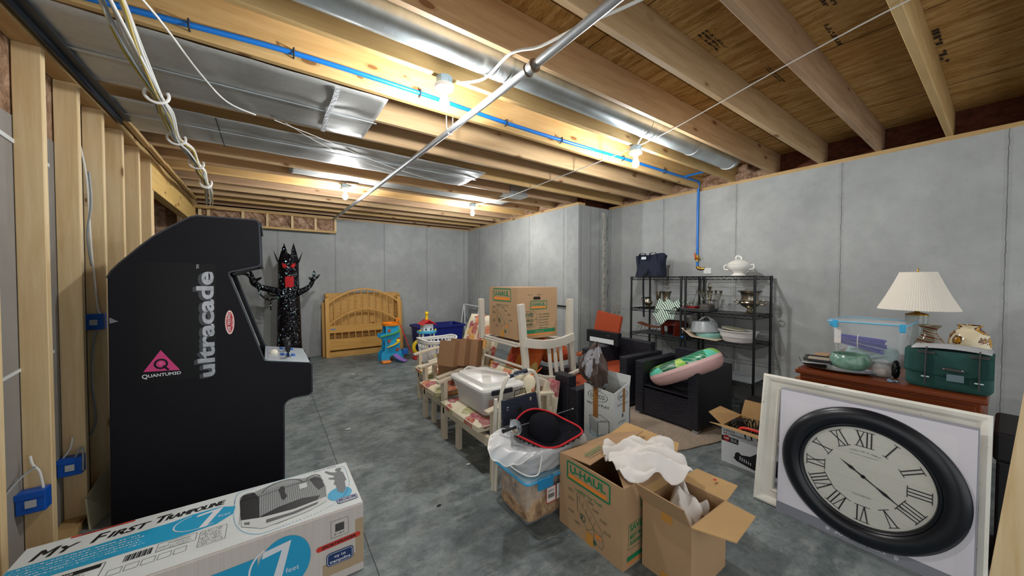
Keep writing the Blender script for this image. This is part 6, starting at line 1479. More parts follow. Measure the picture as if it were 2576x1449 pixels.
# ------------------------------------------------------------------ compressor carton
m_glossw = M('glossy white carton', '#dfe3e8', .4)
t = thing('compressor_carton', 'open white tool carton with black hose coiled inside beside the big frame', 'box', (3.08, 1.05, 0))
px0, px1, py0, py1, ph = 2.91, 3.25, .84, 1.275, .285
shell(px0, py0, px1, py1, 0, ph, 'box_walls', t, m_cardin)
FC_ = FR((px0, py1, 0), -Y_, Z_)
MB().rect(FC_, 0, 0, py1-py0, ph, .0012).build('front_print', m_glossw, t)
flap([(px0, py1, ph), (px0, py0, ph), (px0-.09, py0+.02, ph+.01), (px0-.09, py1+.05, ph+.025)], 'flap', t, m_cardin)
flap([(px1, py1, ph), (px0, py1, ph), (px0-.0, py1+.1, ph+.07), (px1-.1, py1+.12, ph+.06)], 'flap', t, m_cardin)
flap([(px1, py0, ph), (px1, py1, ph), (px1+.02, py1-.02, ph+.13), (px1+.02, py0+.02, ph+.13)], 'flap', t, m_cardin)
m_dr = M('deep red print', '#a51c20', .5)
mb = MB(); mb.text('3-GALLON', FC_, .012, .243, .014, .08, bold=.02); mb.rect(FC_, .0, .27, .2, .277, .002); mb.disc(FC_, .036, .19, .024, lift=.0026); mb.line(FC_, [(.09, .037), (.125, .03)], .006); mb.build('red_print', m_dr, t)
mb = MB(); mb.text('AIR COMPRESSOR KIT', FC_, .012, .222, .013, .19, bold=.02); mb.rect(FC_, 0, .165, .12, .205, .0018); bars(mb, FC_, .012, .145, .09, 4, .004, rg)
mb.shape(FC_, [(.085, .06), (.11, .04), (.22, .02), (.40, .03), (.42, .12), (.36, .15), (.25, .155), (.2, .11), (.13, .095)], .0022); mb.ring(FC_, .085, .085, .014, .02, 1.5); mb.disc(FC_, .12, .08, .024, .03, lift=.0024); mb.rect(FC_, .2, .012, .22, .03); mb.build('black_print', m_print_blk, t)
mb = MB(); mb.text('100', FC_, .02, .183, .014, .033, lift=.0032, bold=.02); bars(mb, FC_, .065, .193, .05, 3, .005, rg, .0028)
for k in range(6): mb.rect(FC_, .13+.014*k, .055-.002*k, .136+.014*k, .085-.004*k, .003)
mb.build('white_print', m_pw, t); MB().disc(FC_, .33, .09, .014, lift=.003).build('gauge_print', M('orange gauge', '#d8562a', .5), t)
o = thing('hose_coil', 'black coiled air hose with red pump housing inside the tool carton', 'hose', (3.06, 1.05, .2))
mb = MB(); mb.tube([Vector((3.06+.11*math.cos(q)+.0, 1.08+.15*math.sin(q), .255+.045*math.cos(q*30)))+Vector((math.cos(q)*.045*math.sin(q*30), math.sin(q)*.045*math.sin(q*30), 0)) for q in np.linspace(0, 2*math.pi, 560)], .005, 6); mb.build('coiled_hose', m_blackmetal, o, smooth=60)
MB().box(2.93, .95, .16, 3.06, 1.12, .285).build('pump_housing', M('dark pump plastic', '#1c1f22', .5), o, bevel=.015); MB().tube(smooth_path([(2.925, 1.16, .27), (2.93, 1.13, .30), (2.935, 1.0, .30), (2.935, .92, .27)], 4), .011, 8).build('red_rim', M('bright red plastic', '#d32b22', .4), o, smooth=60)
# dark box with food print behind
t = thing('picture_box', 'dark shallow box with a red and gold picture standing behind the tool carton', 'box', (3.5, 1.1, 0)); MB().box(3.36, .85, 0, 3.66, 1.33, .36).build('box_body', M('black card', '#15120f', .5), t, bevel=.004); MB().rect(FR((3.36, .85, .36), X_, Y_), .05, .05, .25, .3, .001).build('box_picture', M('picture print', '#7a4a2a', .5, var=.6, vscale=25), t)
mb = MB(); rgx = random.Random(2)
for k in range(14): mb.disc(FR((3.36, .85, .361), X_, Y_), rgx.uniform(.07, .22), rgx.uniform(.08, .27), rgx.uniform(.01, .02), lift=.0015)
mb.build('box_print', M('red food print', '#b5341f', .5), t)
# ------------------------------------------------------------------ big distressed frame
def dist_white():
    m, nt, b, N, L = nodes('distressed white paint'); n = noise(N, L, tc(N, L, (30, 3, 3)), 9, 4, .7); n2 = noise(N, L, tc(N, L), 5, 4)
    c = ramp(N, L, n2, [(.3, '#dedbce'), (.7, '#f0eee4')]); c = mix(N, L, math_(N, L, 'GREATER_THAN', n, .69), c, '#5e594d'); L.new(c, b.inputs['Base Color']); b.inputs['Roughness'].default_value = .55; return m
m_dw = dist_white()
t = thing('picture_frame', 'large empty distressed white frame leaning on the dark dresser', 'picture frame', (2.66, .48, 0))
fy0, fy1 = .03, .93; b0, b1 = Vector((2.60, 0, .0)), Vector((2.74, 0, .79)); up = (b1-b0).normalized(); nrm = up.cross(Y_)
if nrm.x > 0: nrm = -nrm
Hf = (b1-b0).length
def fp(y, h, d=0): return b0+Y_*y+up*h+nrm*d
profm = [(0, 0), (0, .03), (.012, .036), (.03, .03), (.045, .016), (.075, .014), (.085, .02), (.095, .016), (.1, 0)]
def frame_side(corners, i, name='frame_side'):
    A, B = corners[i], corners[(i+1) % 4]; cen = (fy0+fy1)/2, Hf/2; mb = MB(); vs = []
    for (y, h) in (A, B):
        for u, d in profm:
            yy = y+(u if y < cen[0] else -u); hh = h+(u if h < cen[1] else -u); vs.append(fp(yy, hh, d))
    n = len(profm); mb.add(vs, [(k, (k+1) % n, n+(k+1) % n, n+k) for k in range(n)]); return mb.build(name, m_dw, t)
cor = [(fy0, 0), (fy1, 0), (fy1, Hf), (fy0, Hf)]
for i in range(4): frame_side(cor, i)
# clock in its carton
t = thing('boxed_wall_clock', 'boxed wall clock with black rim and roman numerals leaning on the white frame', 'clock', (2.57, .43, 0))
cb0, cb1 = Vector((2.555, 0, 0)), Vector((2.595, 0, .748)); up = (cb1-cb0).normalized(); nr = up.cross(Y_); nr = -nr if nr.x > 0 else nr
Hc = (cb1-cb0).length; cy0, cy1 = .062, .80
m_box = M('lilac white carton', '#e4e2ec', .5); m_bd = M('carton grey edge', '#9a9ba6', .5)
mb = MB(); mb.prism([(0, 0), (cy1-cy0, 0), (cy1-cy0, Hc), (0, Hc)], cb0+Y_*cy1-nr*.055, -Y_, up, nr*.055); mb.build('carton', m_bd, t, bevel=.002)
O = cb0+Y_*cy1; FQ = (O, -Y_, up)
W = cy1-cy0
MB().rect(FQ, .004, .06, W-.004, Hc-.004, .001).build('carton_face', m_box, t)
MB().rect(FQ, .03, .06, W-.06, Hc-.05, .0015).build('face_panel', M('face panel', '#e8e6ee', .5), t)
MB().rect(FQ, 0, 0, W, .058, .0012).build('label_band', M('grey label band', '#8b8d97', .5), t)
mb = MB(); mb.text('30', FQ, .27, .018, .024, .035, lift=.003, bold=.015); mb.text('INCH', FQ, .308, .018, .009, .02, lift=.003); mb.text('WALL CLOCK', FQ, .34, .018, .018, .13, lift=.003)
for u in (.235, .495): mb.rrect(FQ, u, .02, u+.014, .036, .003, .003, .003); mb.line(FQ, [(u-.002, .028), (u+.016, .028)], .002, .003); mb.line(FQ, [(u+.007, .018), (u+.007, .038)], .002, .003)
mb.build('band_lettering', m_pw, t)
cu, cv, R_ = .376, .378, .353
Cc = O-Y_*cu+up*cv
Q3 = Matrix((-Y_, up, nr)).transposed()
if Q3.determinant() < 0: pass
def ringprof(prof, name, mat): return MB().lathe(prof, Cc, 96, T=Q3, cap=False).build(name, mat, t, smooth=50)
m_rim = M('black satin rim', '#10151d', .32)
ringprof([(R_, .0), (R_, .012), (R_-.02, .03), (R_-.05, .036), (R_-.075, .03), (R_-.085, .02), (R_-.09, .024), (R_-.098, .016), (R_-.100, .016), (R_-.103, .006)], 'clock_rim', m_rim)
FK = (Cc.copy(), -Y_.copy(), up.copy())
def dialm():
    m, nt, b, N, L = nodes('planked dial'); g = N.new('ShaderNodeNewGeometry'); sx = N.new('ShaderNodeSeparateXYZ'); L.new(g.outputs['Position'], sx.inputs[0])
    q = math_(N, L, 'FRACT', math_(N, L, 'ADD', math_(N, L, 'MULTIPLY', sx.outputs[2], 14.5), 0)); c = mix(N, L, math_(N, L, 'MULTIPLY', math_(N, L, 'LESS_THAN', q, .03), .35), '#cfcfc6', '#8e8d84')
    c = mix(N, L, math_(N, L, 'MULTIPLY', noise(N, L, tc(N, L, (1, 2, 10)), 6, 3), .4), c, '#bdbdb6'); L.new(c, b.inputs['Base Color']); b.inputs['Roughness'].default_value = .4; return m
MB().disc(FK, 0, 0, R_-.102, n=72, lift=.006).build('dial', dialm(), t)
rn = .203
for k, s in enumerate(('XII', 'I', 'II', 'III', 'IIII', 'V', 'VI', 'VII', 'VIII', 'IX', 'X', 'XI')):
    mb = MB(); a = math.pi/2-k*math.pi/6; er = Vector((math.cos(a), math.sin(a))); et = Vector((math.sin(a), -math.cos(a)))
    wch = {'I': .0165, 'V': .036, 'X': .036}; tot = sum(wch[c] for c in s); u = -tot/2
    for c in s:
        w = wch[c]; m_ = u+w/2
        def pt(x, r): return (er.x*r+et.x*x, er.y*r+et.y*x)
        r0, r1 = rn-.048, rn+.032
        if c == 'I': mb.line(FK, [pt(m_, r0), pt(m_, r1)], .005, .008)
        if c == 'V': mb.line(FK, [pt(m_-w*.38, r1), pt(m_, r0)], .005, .008); mb.line(FK, [pt(m_+w*.38, r1), pt(m_, r0)], .0032, .008)
        if c == 'X': mb.line(FK, [pt(m_-w*.38, r1), pt(m_+w*.38, r0)], .005, .008); mb.line(FK, [pt(m_+w*.38, r1), pt(m_-w*.38, r0)], .0032, .008)
        u += w
    for r in (rn-.048, rn+.032): mb.line(FK, [pt(-tot/2-.004, r), pt(tot/2+.004, r)], .0028, .008)
    mb.build('numeral', m_print_blk, t)
mb = MB(); 
for i, ch in enumerate('STERLING & NOBLE'):
    a = math.radians(90+24-48*i/15); 
    if ch != ' ': mb.text(ch, FK, .135*math.cos(a), .05+.075*math.sin(a)+.0, .009, rot=(a-math.pi/2)*.8, lift=.008)
mb.text('CLOCK COMPANY', FK, -.055, .105, .005, .11, lift=.008); bars(mb, FK, -.04, -.10, .08, 3, .002, rg, .008); mb.build('dial_lettering', m_greyp, t)
def hand(ang, L_, tail, w, name):
    a = math.radians(ang); e = Vector((math.cos(a), math.sin(a))); f = Vector((-e.y, e.x)); P = lambda r, s: (e.x*r+f.x*s, e.y*r+f.y*s)
    mb = MB(); mb.shape(FK, [P(-tail, -w*.4), P(.0, -w*.5), P(L_*.3, -w*.35), P(L_*.5, -w*1.1), P(L_*.62, -w*.5), P(L_, 0), P(L_*.62, w*.5), P(L_*.5, w*1.1), P(L_*.3, w*.35), P(0, w*.5), P(-tail, w*.4)], .010); mb.disc(FK, 0, 0, .009, lift=.011); mb.build(name, m_print_blk, t)
hand(147, .115, .0, .008, 'hour_hand'); hand(-34, .195, .02, .007, 'minute_hand')
# ------------------------------------------------------------------ dresser
m_mah2 = wood('red mahogany', '#7a3a1a', '#57260f', 'Y', False, .3); m_mah3 = wood('orange mahogany', '#8a3f19', '#6a2d10', 'Y', False, .35)
t = thing('dresser', 'reddish brown wooden dresser behind the white frame, crowded with things', 'dresser', (3.38, .41, 0))
dx0, dx1, dy0, dy1, dz = 2.80, 3.97, .045, .79, .85
MB().box(dx0, dy0, dz-.035, dx1, dy1, dz).build('dresser_top', m_mah2, t, bevel=.012, seg=3)
MB().box(dx0+.03, dy0+.02, .05, dx1-.02, dy1-.02, dz-.035).build('body', m_mah3, t, bevel=.004)
MB().box(dx0+.02, dy0+.035, dz-.16, dx0+.03, dy1-.03, dz-.05).build('drawer', m_mah2, t, bevel=.004)
for k in range(2): MB().box(dx0+.02, dy0+.035, .12+.28*k, dx0+.03, dy1-.03, .37+.28*k).build('drawer', m_mah2, t, bevel=.004)
for x in (dx0+.03, dx1-.08):
    for y in (dy0+.02, dy1-.07): MB().box(x, y, 0, x+.05, y+.05, .05).build('foot', m_mah2, t)
D = dz
# lamp
t = thing('table_lamp', 'table lamp with pleated off white shade and glass base on the dresser', 'lamp', (3.7, .365, D))
def pleatm():
    m, nt, b, N, L = nodes('pleated shade cloth'); b.inputs['Base Color'].default_value = lin('#e4ddd0'); b.inputs['Roughness'].default_value = .9; b.inputs['Transmission Weight'].default_value = 0; return m
n = 180
mb = MB(); vs = []
prs = [(.192, .365), (.19, .372), (.15, .46), (.118, .54), (.09, .615), (.088, .625)]
for r, z in prs:
    for i in range(n): a = 2*math.pi*i/n; rr_ = r*(1+(.012 if i % 2 else 0)*(1 if 0 else 1)); vs.append((3.7+rr_*math.cos(a), .365+rr_*math.sin(a), D+z))
mb.add(vs, [(k*n+i, k*n+(i+1) % n, (k+1)*n+(i+1) % n, (k+1)*n+i) for k in range(len(prs)-1) for i in range(n)]); mb.build('lamp_shade', pleatm(), t)
MB().lathe([(.05, 0), (.055, .01), (.03, .03), (.035, .08), (.046, .2), (.055, .30), (.056, .325), (.05, .33)], (3.7, .365, D), 30).build('glass_base', glass('lamp glass', '#a9b0ac', .08, .8), t, smooth=50)
MB().lathe([(.056, .326), (.057, .332), (.045, .338), (.014, .348), (.01, .36), (.014, .37), (.004, .40), (.003, .63), (.006, .632), (.005, .645), (.001, .65)], (3.7, .365, D), 20).build('brass_fitting', m_brass, t, smooth=50)
# clear tote with blue clips
m_cl2 = glass('clear bin plastic', '#e3ebf2', .15, .22)
t = thing('clear_tote', 'clear lidded tote with pale blue clips and purple cutlery bundle inside, on dresser', 'storage tote', (3.45, .54, D))
mb = MB(); loft(mb, [rr(3.28, 3.64, .40, .69, .02, D+.001), rr(3.25, 3.67, .375, .715, .025, D+.27)], True); mb.build('tote_body', m_cl2, t, smooth=40)
mb = MB(); loft(mb, [rr(3.235, 3.69, .36, .73, .03, D+.27), rr(3.23, 3.695, .355, .735, .03, D+.285), rr(3.24, 3.685, .365, .725, .03, D+.297), rr(3.27, 3.655, .395, .695, .03, D+.300)], False, True); mb.build('lid', m_cl2, t, smooth=40)
MB().tube(rr(3.23, 3.695, .355, .735, .03, D+.283), .005, 6, closed=True).build('lid_rim', M('sky rim', '#6fc0e2', .35), t)
m_sky = M('sky blue clip', '#37a9d8', .35)
for x, y in ((3.225, .69), (3.34, .732), (3.225, .375)): MB().box(x, y-.014, D+.24, x+.016, y+.014, D+.292).build('clip', m_sky, t, bevel=.004)
MB().rect(FR((3.3, .712, D), X_, Z_), .0, 0, .0, 0) if 0 else None
MB().box(3.262, .665, D+.13, 3.264, .70, D+.24).build('price_label', M('label white', '#e4dfda', .5), t)
o = thing('cutlery_bundle', 'bundle of dark purple plastic cutlery held by a band inside the clear tote', 'cutlery', (3.33, .56, D+.01))
mb = MB(); rgq = random.Random(1)
for k in range(26): dy, dz_ = rgq.uniform(-.02, .02), rgq.uniform(-.045, .045); mb.tube([(3.31+dy, .67+rgq.uniform(-.01, .01), D+.16+dz_*.6), (3.31+dy, .47+rgq.uniform(-.02, .01), D+.13+dz_)], .0065, 6)
mb.build('cutlery', M('deep violet plastic', '#2c22a8', .3), o, smooth=60); MB().tube([(3.31+.032*math.cos(a), .585, D+.148+.048*math.sin(a)) for a in np.linspace(0, 6.28, 20)], .003, 6).build('band', m_white, o)
boxblob('bag_contents', 3.30, 3.6, .42, .66, D+.01, D+.10, M('aqua tissue', '#9dbfbd', .8), .05, o)
# tray, frames, bowl, jar
t = thing('silver_tray', 'oval silver tray under the green bowl on the dresser edge', 'tray', (2.97, .60, D)); mb = MB()
def ov(rx, ry, z): return [Vector((2.94+rx*math.cos(2*math.pi*i/40), .615+ry*math.sin(2*math.pi*i/40), z)) for i in range(40)]
loft(mb, [ov(.09, .14, D+.001), ov(.115, .17, D+.014), ov(.118, .173, D+.017), ov(.11, .16, D+.013), ov(.085, .135, D+.004)], True, True); mb.build('tray_body', M('bright silver', '#b9b6b0', .2, .95), t, smooth=40)
for k, (dxx, dyy, rz, lab, zz) in enumerate(((.0, .0, .2, 'black and silver photo frame lying on top of the tray', .045), (.03, .03, .35, 'silver photo frame lying beneath the black one on the tray', .022))):
    t = thing('photo_frame', lab, 'photo frame', (2.97+dxx, .715+dyy, D+zz), rz); 
    for a, b, c, d in ((-.09, -.07, .09, -.055), (-.09, .055, .09, .07), (-.09, -.055, -.075, .055), (.075, -.055, .09, .055)): LB().box(a, b, 0, c, d, .012).build('frame_side', m_chrome if k else m_dark, t, bevel=.002)
    LB().box(-.075, -.055, .001, .075, .055, .005).build('mount', M('photo mount', '#a99d8c', .6), t)
def bowlm():
    m, nt, b, N, L = nodes('celadon crackle'); c = ramp(N, L, noise(N, L, tc(N, L, (1, 1, .5)), 18, 5, .7), [(.3, '#3e6152'), (.5, '#6f9482'), (.75, '#8db09c')]); L.new(c, b.inputs['Base Color']); b.inputs['Roughness'].default_value = .2; b.inputs['Coat Weight'].default_value = .4; return m
t = lathed('ceramic_bowl', 'speckled green ceramic bowl on the silver tray', 'bowl', (2.95, .557, D+.018), [(.045, 0), (.07, .006), (.092, .03), (.096, .05), (.092, .075), (.083, .093), (.079, .093), (.086, .07), (.085, .03), (.04, .01)], bowlm(), 40)
t = lathed('glass_jar', 'clear glass jar with shells inside beside the green bowl', 'jar', (2.97, .425, D), [(.035, 0), (.042, .006), (.045, .04), (.04, .065), (.028, .075), (.03, .085), (.033, .09)], glass('jar glass', '#d8dedd', .05, .35), 28)
tag(boxblob('sea_shells', 2.945, 2.995, .40, .45, D+.006, D+.045, M('shell beige', '#bfa694', .6, var=.3, vscale=60), .1), 'beige shells heaped inside the clear glass jar', 'shells')
o = boxblob('dark_ornament', 2.95, 3.0, .35, .385, D+.002, D+.10, M('black glass', '#0f1113', .1), .06, None, 3, 2.4); tag(o, 'small dark glass ornament between the jar and green bag', 'ornament')
mb = MB(); rgz = random.Random(6)
for k in range(9): mb.ball((2.84+rgz.uniform(-.015, .03), .36+rgz.uniform(-.03, .03), D+.006), .006, 6)
tag(mb.build('bead_necklace', M('blue beads', '#6f8fa6', .3)), 'small pile of beads on the dresser edge by the green bag', 'beads')
def spiral():
    m, nt, b, N, L = nodes('striped art glass'); g = N.new('ShaderNodeTexCoord'); sx = N.new('ShaderNodeSeparateXYZ'); L.new(g.outputs['Object'], sx.inputs[0]); a = math_(N, L, 'ARCTAN2', sx.outputs[1], sx.outputs[0])
    q = math_(N, L, 'FRACT', math_(N, L, 'ADD', math_(N, L, 'MULTIPLY', sx.outputs[2], 34), math_(N, L, 'MULTIPLY', a, .32))); L.new(ramp(N, L, q, [(0, '#5b1715'), (.22, '#6b6450'), (.45, '#9a947e'), (.6, '#2d2923'), (.72, '#847c66')], 'CONSTANT'), b.inputs['Base Color']); b.inputs['Roughness'].default_value = .1; return m
t = lathed('striped_vase', 'brown art glass vase with spiral stripes on the dresser', 'vase', (3.45, .285, D), [(.04, 0), (.05, .01), (.066, .07), (.07, .13), (.062, .18), (.04, .215), (.03, .235), (.03, .255), (.052, .28), (.05, .283), (.026, .25)], spiral(), 36)
def sunf():
    m, nt, b, N, L = nodes('sunflower glaze'); vo = N.new('ShaderNodeTexVoronoi'); vo.inputs['Scale'].default_value = 14; L.new(tc(N, L, kind='object'), vo.inputs['Vector']); n = noise(N, L, tc(N, L, kind='object'), 90, 2)
    d = math_(N, L, 'ADD', vo.outputs['Distance'], math_(N, L, 'MULTIPLY', math_(N, L, 'SUBTRACT', n, .5), .3)); L.new(ramp(N, L, d, [(0, '#3a1d0c'), (.2, '#4a250e'), (.26, '#b9801c'), (.40, '#cf9c30'), (.46, '#5c3216'), (.52, '#dccfae')], 'CONSTANT'), b.inputs['Base Color']); b.inputs['Roughness'].default_value = .15; return m
t = lathed('sunflower_vase', 'round ceramic vase painted with yellow sunflowers on the dresser', 'vase', (3.6, .137, D), [(.04, 0), (.055, .02), (.08, .1), (.086, .17), (.078, .225), (.055, .255), (.044, .262), (.044, .275), (.052, .285), (.049, .287), (.04, .27)], sunf(), 36)
# green messenger bag
m_gc = M('dark green canvas', '#17453f', .85, var=.12, vscale=9, bmp=.15, bscale=200); m_lth = M('grey brown leather', '#3b3534', .5)
t = thing('messenger_bag', 'dark green canvas satchel with leather straps at the dresser edge', 'bag', (2.93, .175, D))
mb = MB(); gy0, gy1 = .032, .322
def sat(a, b):
    th = 2*math.pi*a; e = .35; c, s = math.cos(th), math.sin(th); k = b; rx = np.interp(k, [0, .1, .5, 1], [.075, .085, .085, .07]); ry = (gy1-gy0)/2*np.interp(k, [0, .1, 1], [.92, 1, .97])
    return Vector((2.93+rx*math.copysign(abs(c)**e, c), (gy0+gy1)/2+ry*math.copysign(abs(s)**e, s), D+.002+.19*k-.012*k*abs(s)))
mb.grid(sat, 61, 12); mb.poly([sat(a/60, 1) for a in range(60)]); mb.poly([sat(1-a/60, 0) for a in range(60)]); mb.build('bag_body', m_gc, t, smooth=50)
mb = MB(); mb.grid(lambda a, b: Vector((np.interp(b, [0, .3, 1], [2.97, 2.86, 2.842]), lerp(gy0+.0, gy1-.0, a), D+np.interp(b, [0, .3, 1], [.197, .195, .085-.012*math.sin(math.pi*a)]))), 16, 12); mb.build('front_flap', m_gc, t, smooth=50, solid=.006)
for y in (.075, .245):
    MB().barpath([(2.87, y, D+.199), (2.846, y, D+.195), (2.834, y, D+.15), (2.828, y, D+.075), (2.83, y, D+.03)], .004, .034, (1, 0, 0)).build('strap', m_lth, t)
    MB().box(2.824, y-.014, D+.06, 2.832, y+.014, D+.066).build('buckle', m_chrome, t)
    MB().box(2.845, y-.03, D+.182, 2.85, y+.03, D+.194).build('leather_patch', m_lth, t)
MB().barpath([(2.832, .19, D+.115), (2.824, .165, D+.114), (2.824, .145, D+.113), (2.832, .12, D+.112)], .012, .01, (1, 0, 0)).build('carry_handle', m_lth, t, bevel=.002)
for y in (.185, .125): MB().ball((2.824, y, D+.115), .0045, 8).build('stud', m_chrome, t)
MB().box(2.828, .12, D+.055, 2.830, .175, D+.09).build('name_tag', M('clear tag', '#5f747c', .2), t)
o = MB(); o.grid(lambda a, b: Vector((lerp(2.87, 3.03, b), lerp(.04, .30, a), D+.203+.012*math.sin(math.pi*a)+.004*b)), 12, 6); tag(o.build('folded_magazine', M('pale magazine cover', '#b9bcc0', .4), solid=.006, smooth=50), 'pale magazine lying on top of the green satchel', 'magazine')
tag(MB().box(3.33, .803, .70, 3.45, .86, .79).build('orange_carton', M('orange carton', '#c9592a', .5), bevel=.003), 'small orange carton behind the dresser corner', 'carton')
o = bpy.data.objects['orange_carton']
MB().box(3.2, .80, 0, 3.6, .90, .699).build('storage_carton', m_card2, None, bevel=.003); tag(bpy.data.objects['storage_carton'], 'dark cardboard carton standing behind the dresser end', 'carton')
tag(MB().box(3.1, .70, D, 3.22, .775, D+.055).build('tan_carton', m_card, bevel=.003), 'small tan carton at the back corner of the dresser top', 'carton')
# leaning boards at the right edge
o = MB(); o.prism([(0, 0), (.09, 0), (.09, 1.5), (0, 1.5)], (2.28, .045, 0), Vector((.2, -1, 0)).normalized(), Vector((.03, -.085, 1)).normalized(), Vector((.03, .0, 0)))
tag(o.build('leaning_board', mat_stud, bevel=.002), 'pale pine board leaning at the edge of view beside the boxed clock', 'board')
# white panel on floor by the stud wall
o = MB(); o.add([(-.84, 2.95, .0), (-.80, 3.12, 0), (-.87, 3.42, .02), (-.88, 3.40, .20), (-.868, 3.0, .16)], [(0, 1, 2, 3, 4)])
tag(o.build('foam_sheet', M('pale green sheet', '#b7b79a', .7), solid=.008), 'pale sheet offcut leaning at the foot of the stud wall', 'sheet')
# blue electrical boxes on studs
m_eb = M('blue electrical plastic', '#0f56b8', .4)
def ebox(c, label, cable_pts):
    t = thing('outlet_box', label, 'electrical box', c, 0, 'blue outlet boxes on the studs')
    LB().box(-.045, -.03, -.05, .045, .03, .05).build('box_body', m_eb, t, bevel=.004)
    LB().box(-.047, -.033, .02, .047, -.028, .05).build('box_rim', m_eb, t, bevel=.002)
    LB().rect(FR((0, -.0335, 0), X_, Z_), -.015, -.02, .02, .015, .0012).build('blank_label', M('grey label', '#b9bcbc', .6), t)
    for k, p in enumerate(cable_pts): LB().tube(smooth_path(p, 5), .005, 8, flat=.7).build('cable', m_cableg if k else m_cable, t, smooth=60)
    return t
ebox((-.925, 2.640, .365), 'lowest blue outlet box on the stud nearest the camera, white cables above', [[(.03, .0, .05), (.02, 0, .13), (.0, .0, .17), (-.01, .01, .21)], [(.01, -.005, .16), (-.03, -.05, .12), (-.05, -.2, .05)]])
ebox((-.925, 3.03, .36), 'blue outlet box deeper between studs behind the first', [[(-.03, 0, .05), (.0, -.01, .10), (.01, -.01, .16)], [(.02, -.02, .05), (.05, -.03, .1), (.05, -.03, -.03)]])
ebox((-.925, 3.40, 1.14), 'blue outlet box at chest height beside the arcade cabinet', [[(.03, -.02, .05), (.02, -.03, .12), (.0, -.03, .5), (-.01, -.03, .9), (-.04, -.03, 1.15)], [(.02, -.02, -.05), (.0, -.03, -.12), (-.01, -.03, -.4), (-.0, -.03, -.65), (-.05, -.03, -.78)]])
cable([(-.93, 3.38, 2.1), (-.92, 3.37, 1.9), (-.94, 3.37, 1.7), (-.925, 3.37, 1.5)], .006, m_cableg, 'second grey cable stapled beside the one feeding the chest height outlet box')
o = MB(); rgb = random.Random(5)
for k in range(6):
    y, x = 3.5+rgb.uniform(-.06, .06), 4.4; P = [(x, y, .6), (x+rgb.uniform(0, .05), y+rgb.uniform(-.05, .05), .85), (x+.05, y+rgb.uniform(-.12, .12), 1.02)]; o.tube(smooth_path(P, 4), .002, 5); o.ball(P[-1], .012, 6); o.ball(Vector(P[1])+Vector((0, .02, .03)), .009, 6)
o.lathe([(.04, .0), (.05, .3), (.03, .55), (.035, .6)], (4.4, 3.5, 0), 16)
tag(o.build('dried_stems', M('dried stems', '#9b917c', .9)), 'dried flower stems standing in a dim vase at the concrete corner', 'dried flowers')

t = thing('storage_trunk', 'black trunk in the dark beyond the dresser and white frame', 'trunk', (3.1, -.32, 0))
m_tr2 = M('black trunk shell', '#0d0e12', .6)
MB().box(2.86, -.66, 0, 3.3, .02, .55).build('trunk_body', m_tr2, t, bevel=.01); MB().box(2.85, -.67, .55, 3.31, .03, .69).build('lid', m_tr2, t, bevel=.015); MB().box(2.84, -.35, .50, 2.852, -.27, .62).build('latch', m_galv, t, bevel=.002)
for k, (x, y, c, s, lab) in enumerate(((.60, 3.55, '#cfd3d0', .02, 'small white paper scrap on the bare floor beside the arcade cabinet'), (.455, 2.53, '#cfd3d0', .018, 'tiny torn white scrap on the floor near the saw cut'), (.86, 2.02, '#15171a', .012, 'small black pebble on the open floor past the product carton'), (1.24, 2.35, '#d8d8ce', .014, 'little pale crumb of debris on the floor before the nearest patio chair'), (1.02, 5.6, '#d3d6d2', .02, 'white scrap on the floor in front of the headboard'))):
    o = MB(); o.ball((x, y, s*.35), s, 6, sc=(1.3, .7, .3)); tag(o.build('pebble' if k in (2, 3) else 'paper_scrap', M('debris %d' % k, c, .8)), lab, 'debris')
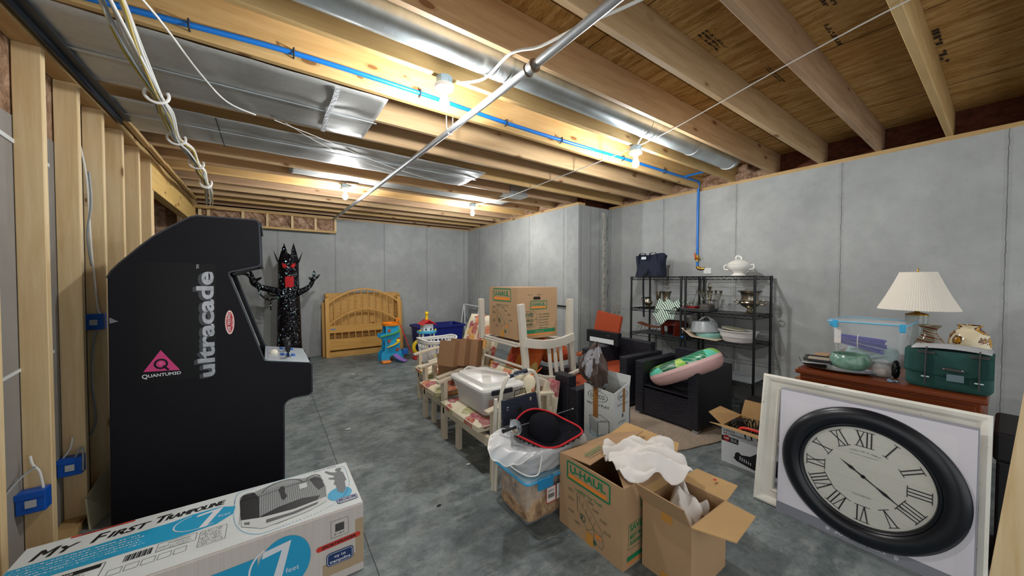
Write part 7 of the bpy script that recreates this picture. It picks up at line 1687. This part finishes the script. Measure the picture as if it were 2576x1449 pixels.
# ------------------------------------------------------------------ sub-parts: hang each small piece under the part it belongs to
NEST = {'arcade_cabinet': {'joystick': 'control_panel', 'joystick_plate': 'control_panel', 'button': 'control_panel', 'trackball': 'control_panel', 'panel_print': 'control_panel', 'screen': 'bezel', 'marquee_retainer': 'marquee',
                           'lettering': 'art_background', 'lettering_shadow': 'art_background', 'trademark_lettering': 'art_background', 'triangle_logo': 'art_background', 'logo_letter': 'art_background', 'logo_dot': 'art_background', 'maker_lettering': 'art_background',
                           'sticker_red': 'sticker', 'sticker_lettering': 'sticker'},
        'trampoline_carton': {k: 'top_print' for k in ('title_lettering', 'blue_band', 'band_lettering', 'warning_print', 'warning_bar', 'warning_lettering', 'warning_sign', 'net_picture', 'picture_black', 'skirt_picture', 'dotted_outline', 'blue_blob', 'child_picture', 'patent_lettering', 'skirt_vents', 'picture_tag', 'red_maker_label', 'red_label_lettering')},
        'moving_box': {k: 'box_walls' for k in ('logo_lettering', 'logo_stripe', 'caption_lettering', 'truck_drawing', 'drawing_stripe', 'tape', 'side_lettering', 'green_band', 'orange_band', 'web_lettering', 'hand_hole')},
        'boxed_wall_clock': {'carton_face': 'carton', 'face_panel': 'carton', 'label_band': 'carton', 'band_lettering': 'carton', 'numeral': 'dial', 'dial_lettering': 'dial', 'hour_hand': 'dial', 'minute_hand': 'dial'},
        'toy_garage': {'roof_hook': 'roof_deck', 'dial_buttons': 'tower', 'truss_print': 'tower'},
        'toy_house': {'windows_print': 'house_walls', 'chimney_knob': 'roof', 'corner_knob': 'table_top'},
        'candelabra': {'candle_cup': 'arm'}, 'storage_bin': {'latch': 'lid', 'lid_rim': 'lid', 'label_print': 'price_label', 'label_red': 'price_label'},
        'lidded_tote': {'latch': 'lid', 'lid_handle': 'lid', 'carry_wire': 'tote_body', 'printed_label': 'tote_body'}, 'clear_tote': {'lid_rim': 'lid', 'clip': 'lid', 'price_label': 'tote_body'},
        'step_stool': {'rivet_plates': 'tread', 'tread_badge': 'tread', 'grip_sleeve': 'front_frame', 'latch_wire': 'front_frame'}, 'soup_tureen': {'lid_knob': 'lid'}, 'cake_carrier': {'handle': 'dome_cover'},
        'playpen_carton': {k: 'carton_walls' for k in ('front_lettering', 'side_lettering', 'playpen_picture', 'blue_dots', 'tape_strip')}, 'compressor_carton': {k: 'front_print' for k in ('red_print', 'black_print', 'white_print', 'gauge_print')},
        'water_pipe': {'valve_lever': 'valve_body'}, 'pirate_hat': {'red_edging': 'brim', 'black_lace': 'brim'}, 'headboard': {'finial': 'post', 'finial_neck': 'post', 'blue_label': 'cross_rail'},
        'messenger_bag': {'strap': 'front_flap', 'buckle': 'front_flap', 'leather_patch': 'front_flap', 'carry_handle': 'front_flap', 'stud': 'front_flap', 'name_tag': 'front_flap'}, 'tote_bag': {'bag_label': 'bag_body', 'handle': 'bag_body'},
        'monster_prop': {'eye': 'body_tube', 'mouth': 'body_tube'}, 'wire_shelf_unit': {'post_cap': 'post', 'collar': 'post'}, 'laundry_basket': {'upper_slats': 'rim_band'}, 'steel_pipe': {'coupling_ring': 'coupling'}, 'garment_bag': {'zip_piping': 'open_flap'}}
stem_ = lambda o: o.name.split('.')[0]
def cen(o):
    b = [Vector(c) for c in o.bound_box]; return sum(b, Vector())/8+o.location
for root in [o for o in list(COL.objects) if o.parent is None and stem_(o) in NEST]:
    rules = NEST[stem_(root)]; kids = list(root.children)
    for ch in kids:
        if stem_(ch) in rules:
            c = [q for q in kids if stem_(q) == rules[stem_(ch)]]
            if c: ch.parent = min(c, key=lambda q: (cen(q)-cen(ch)).length)
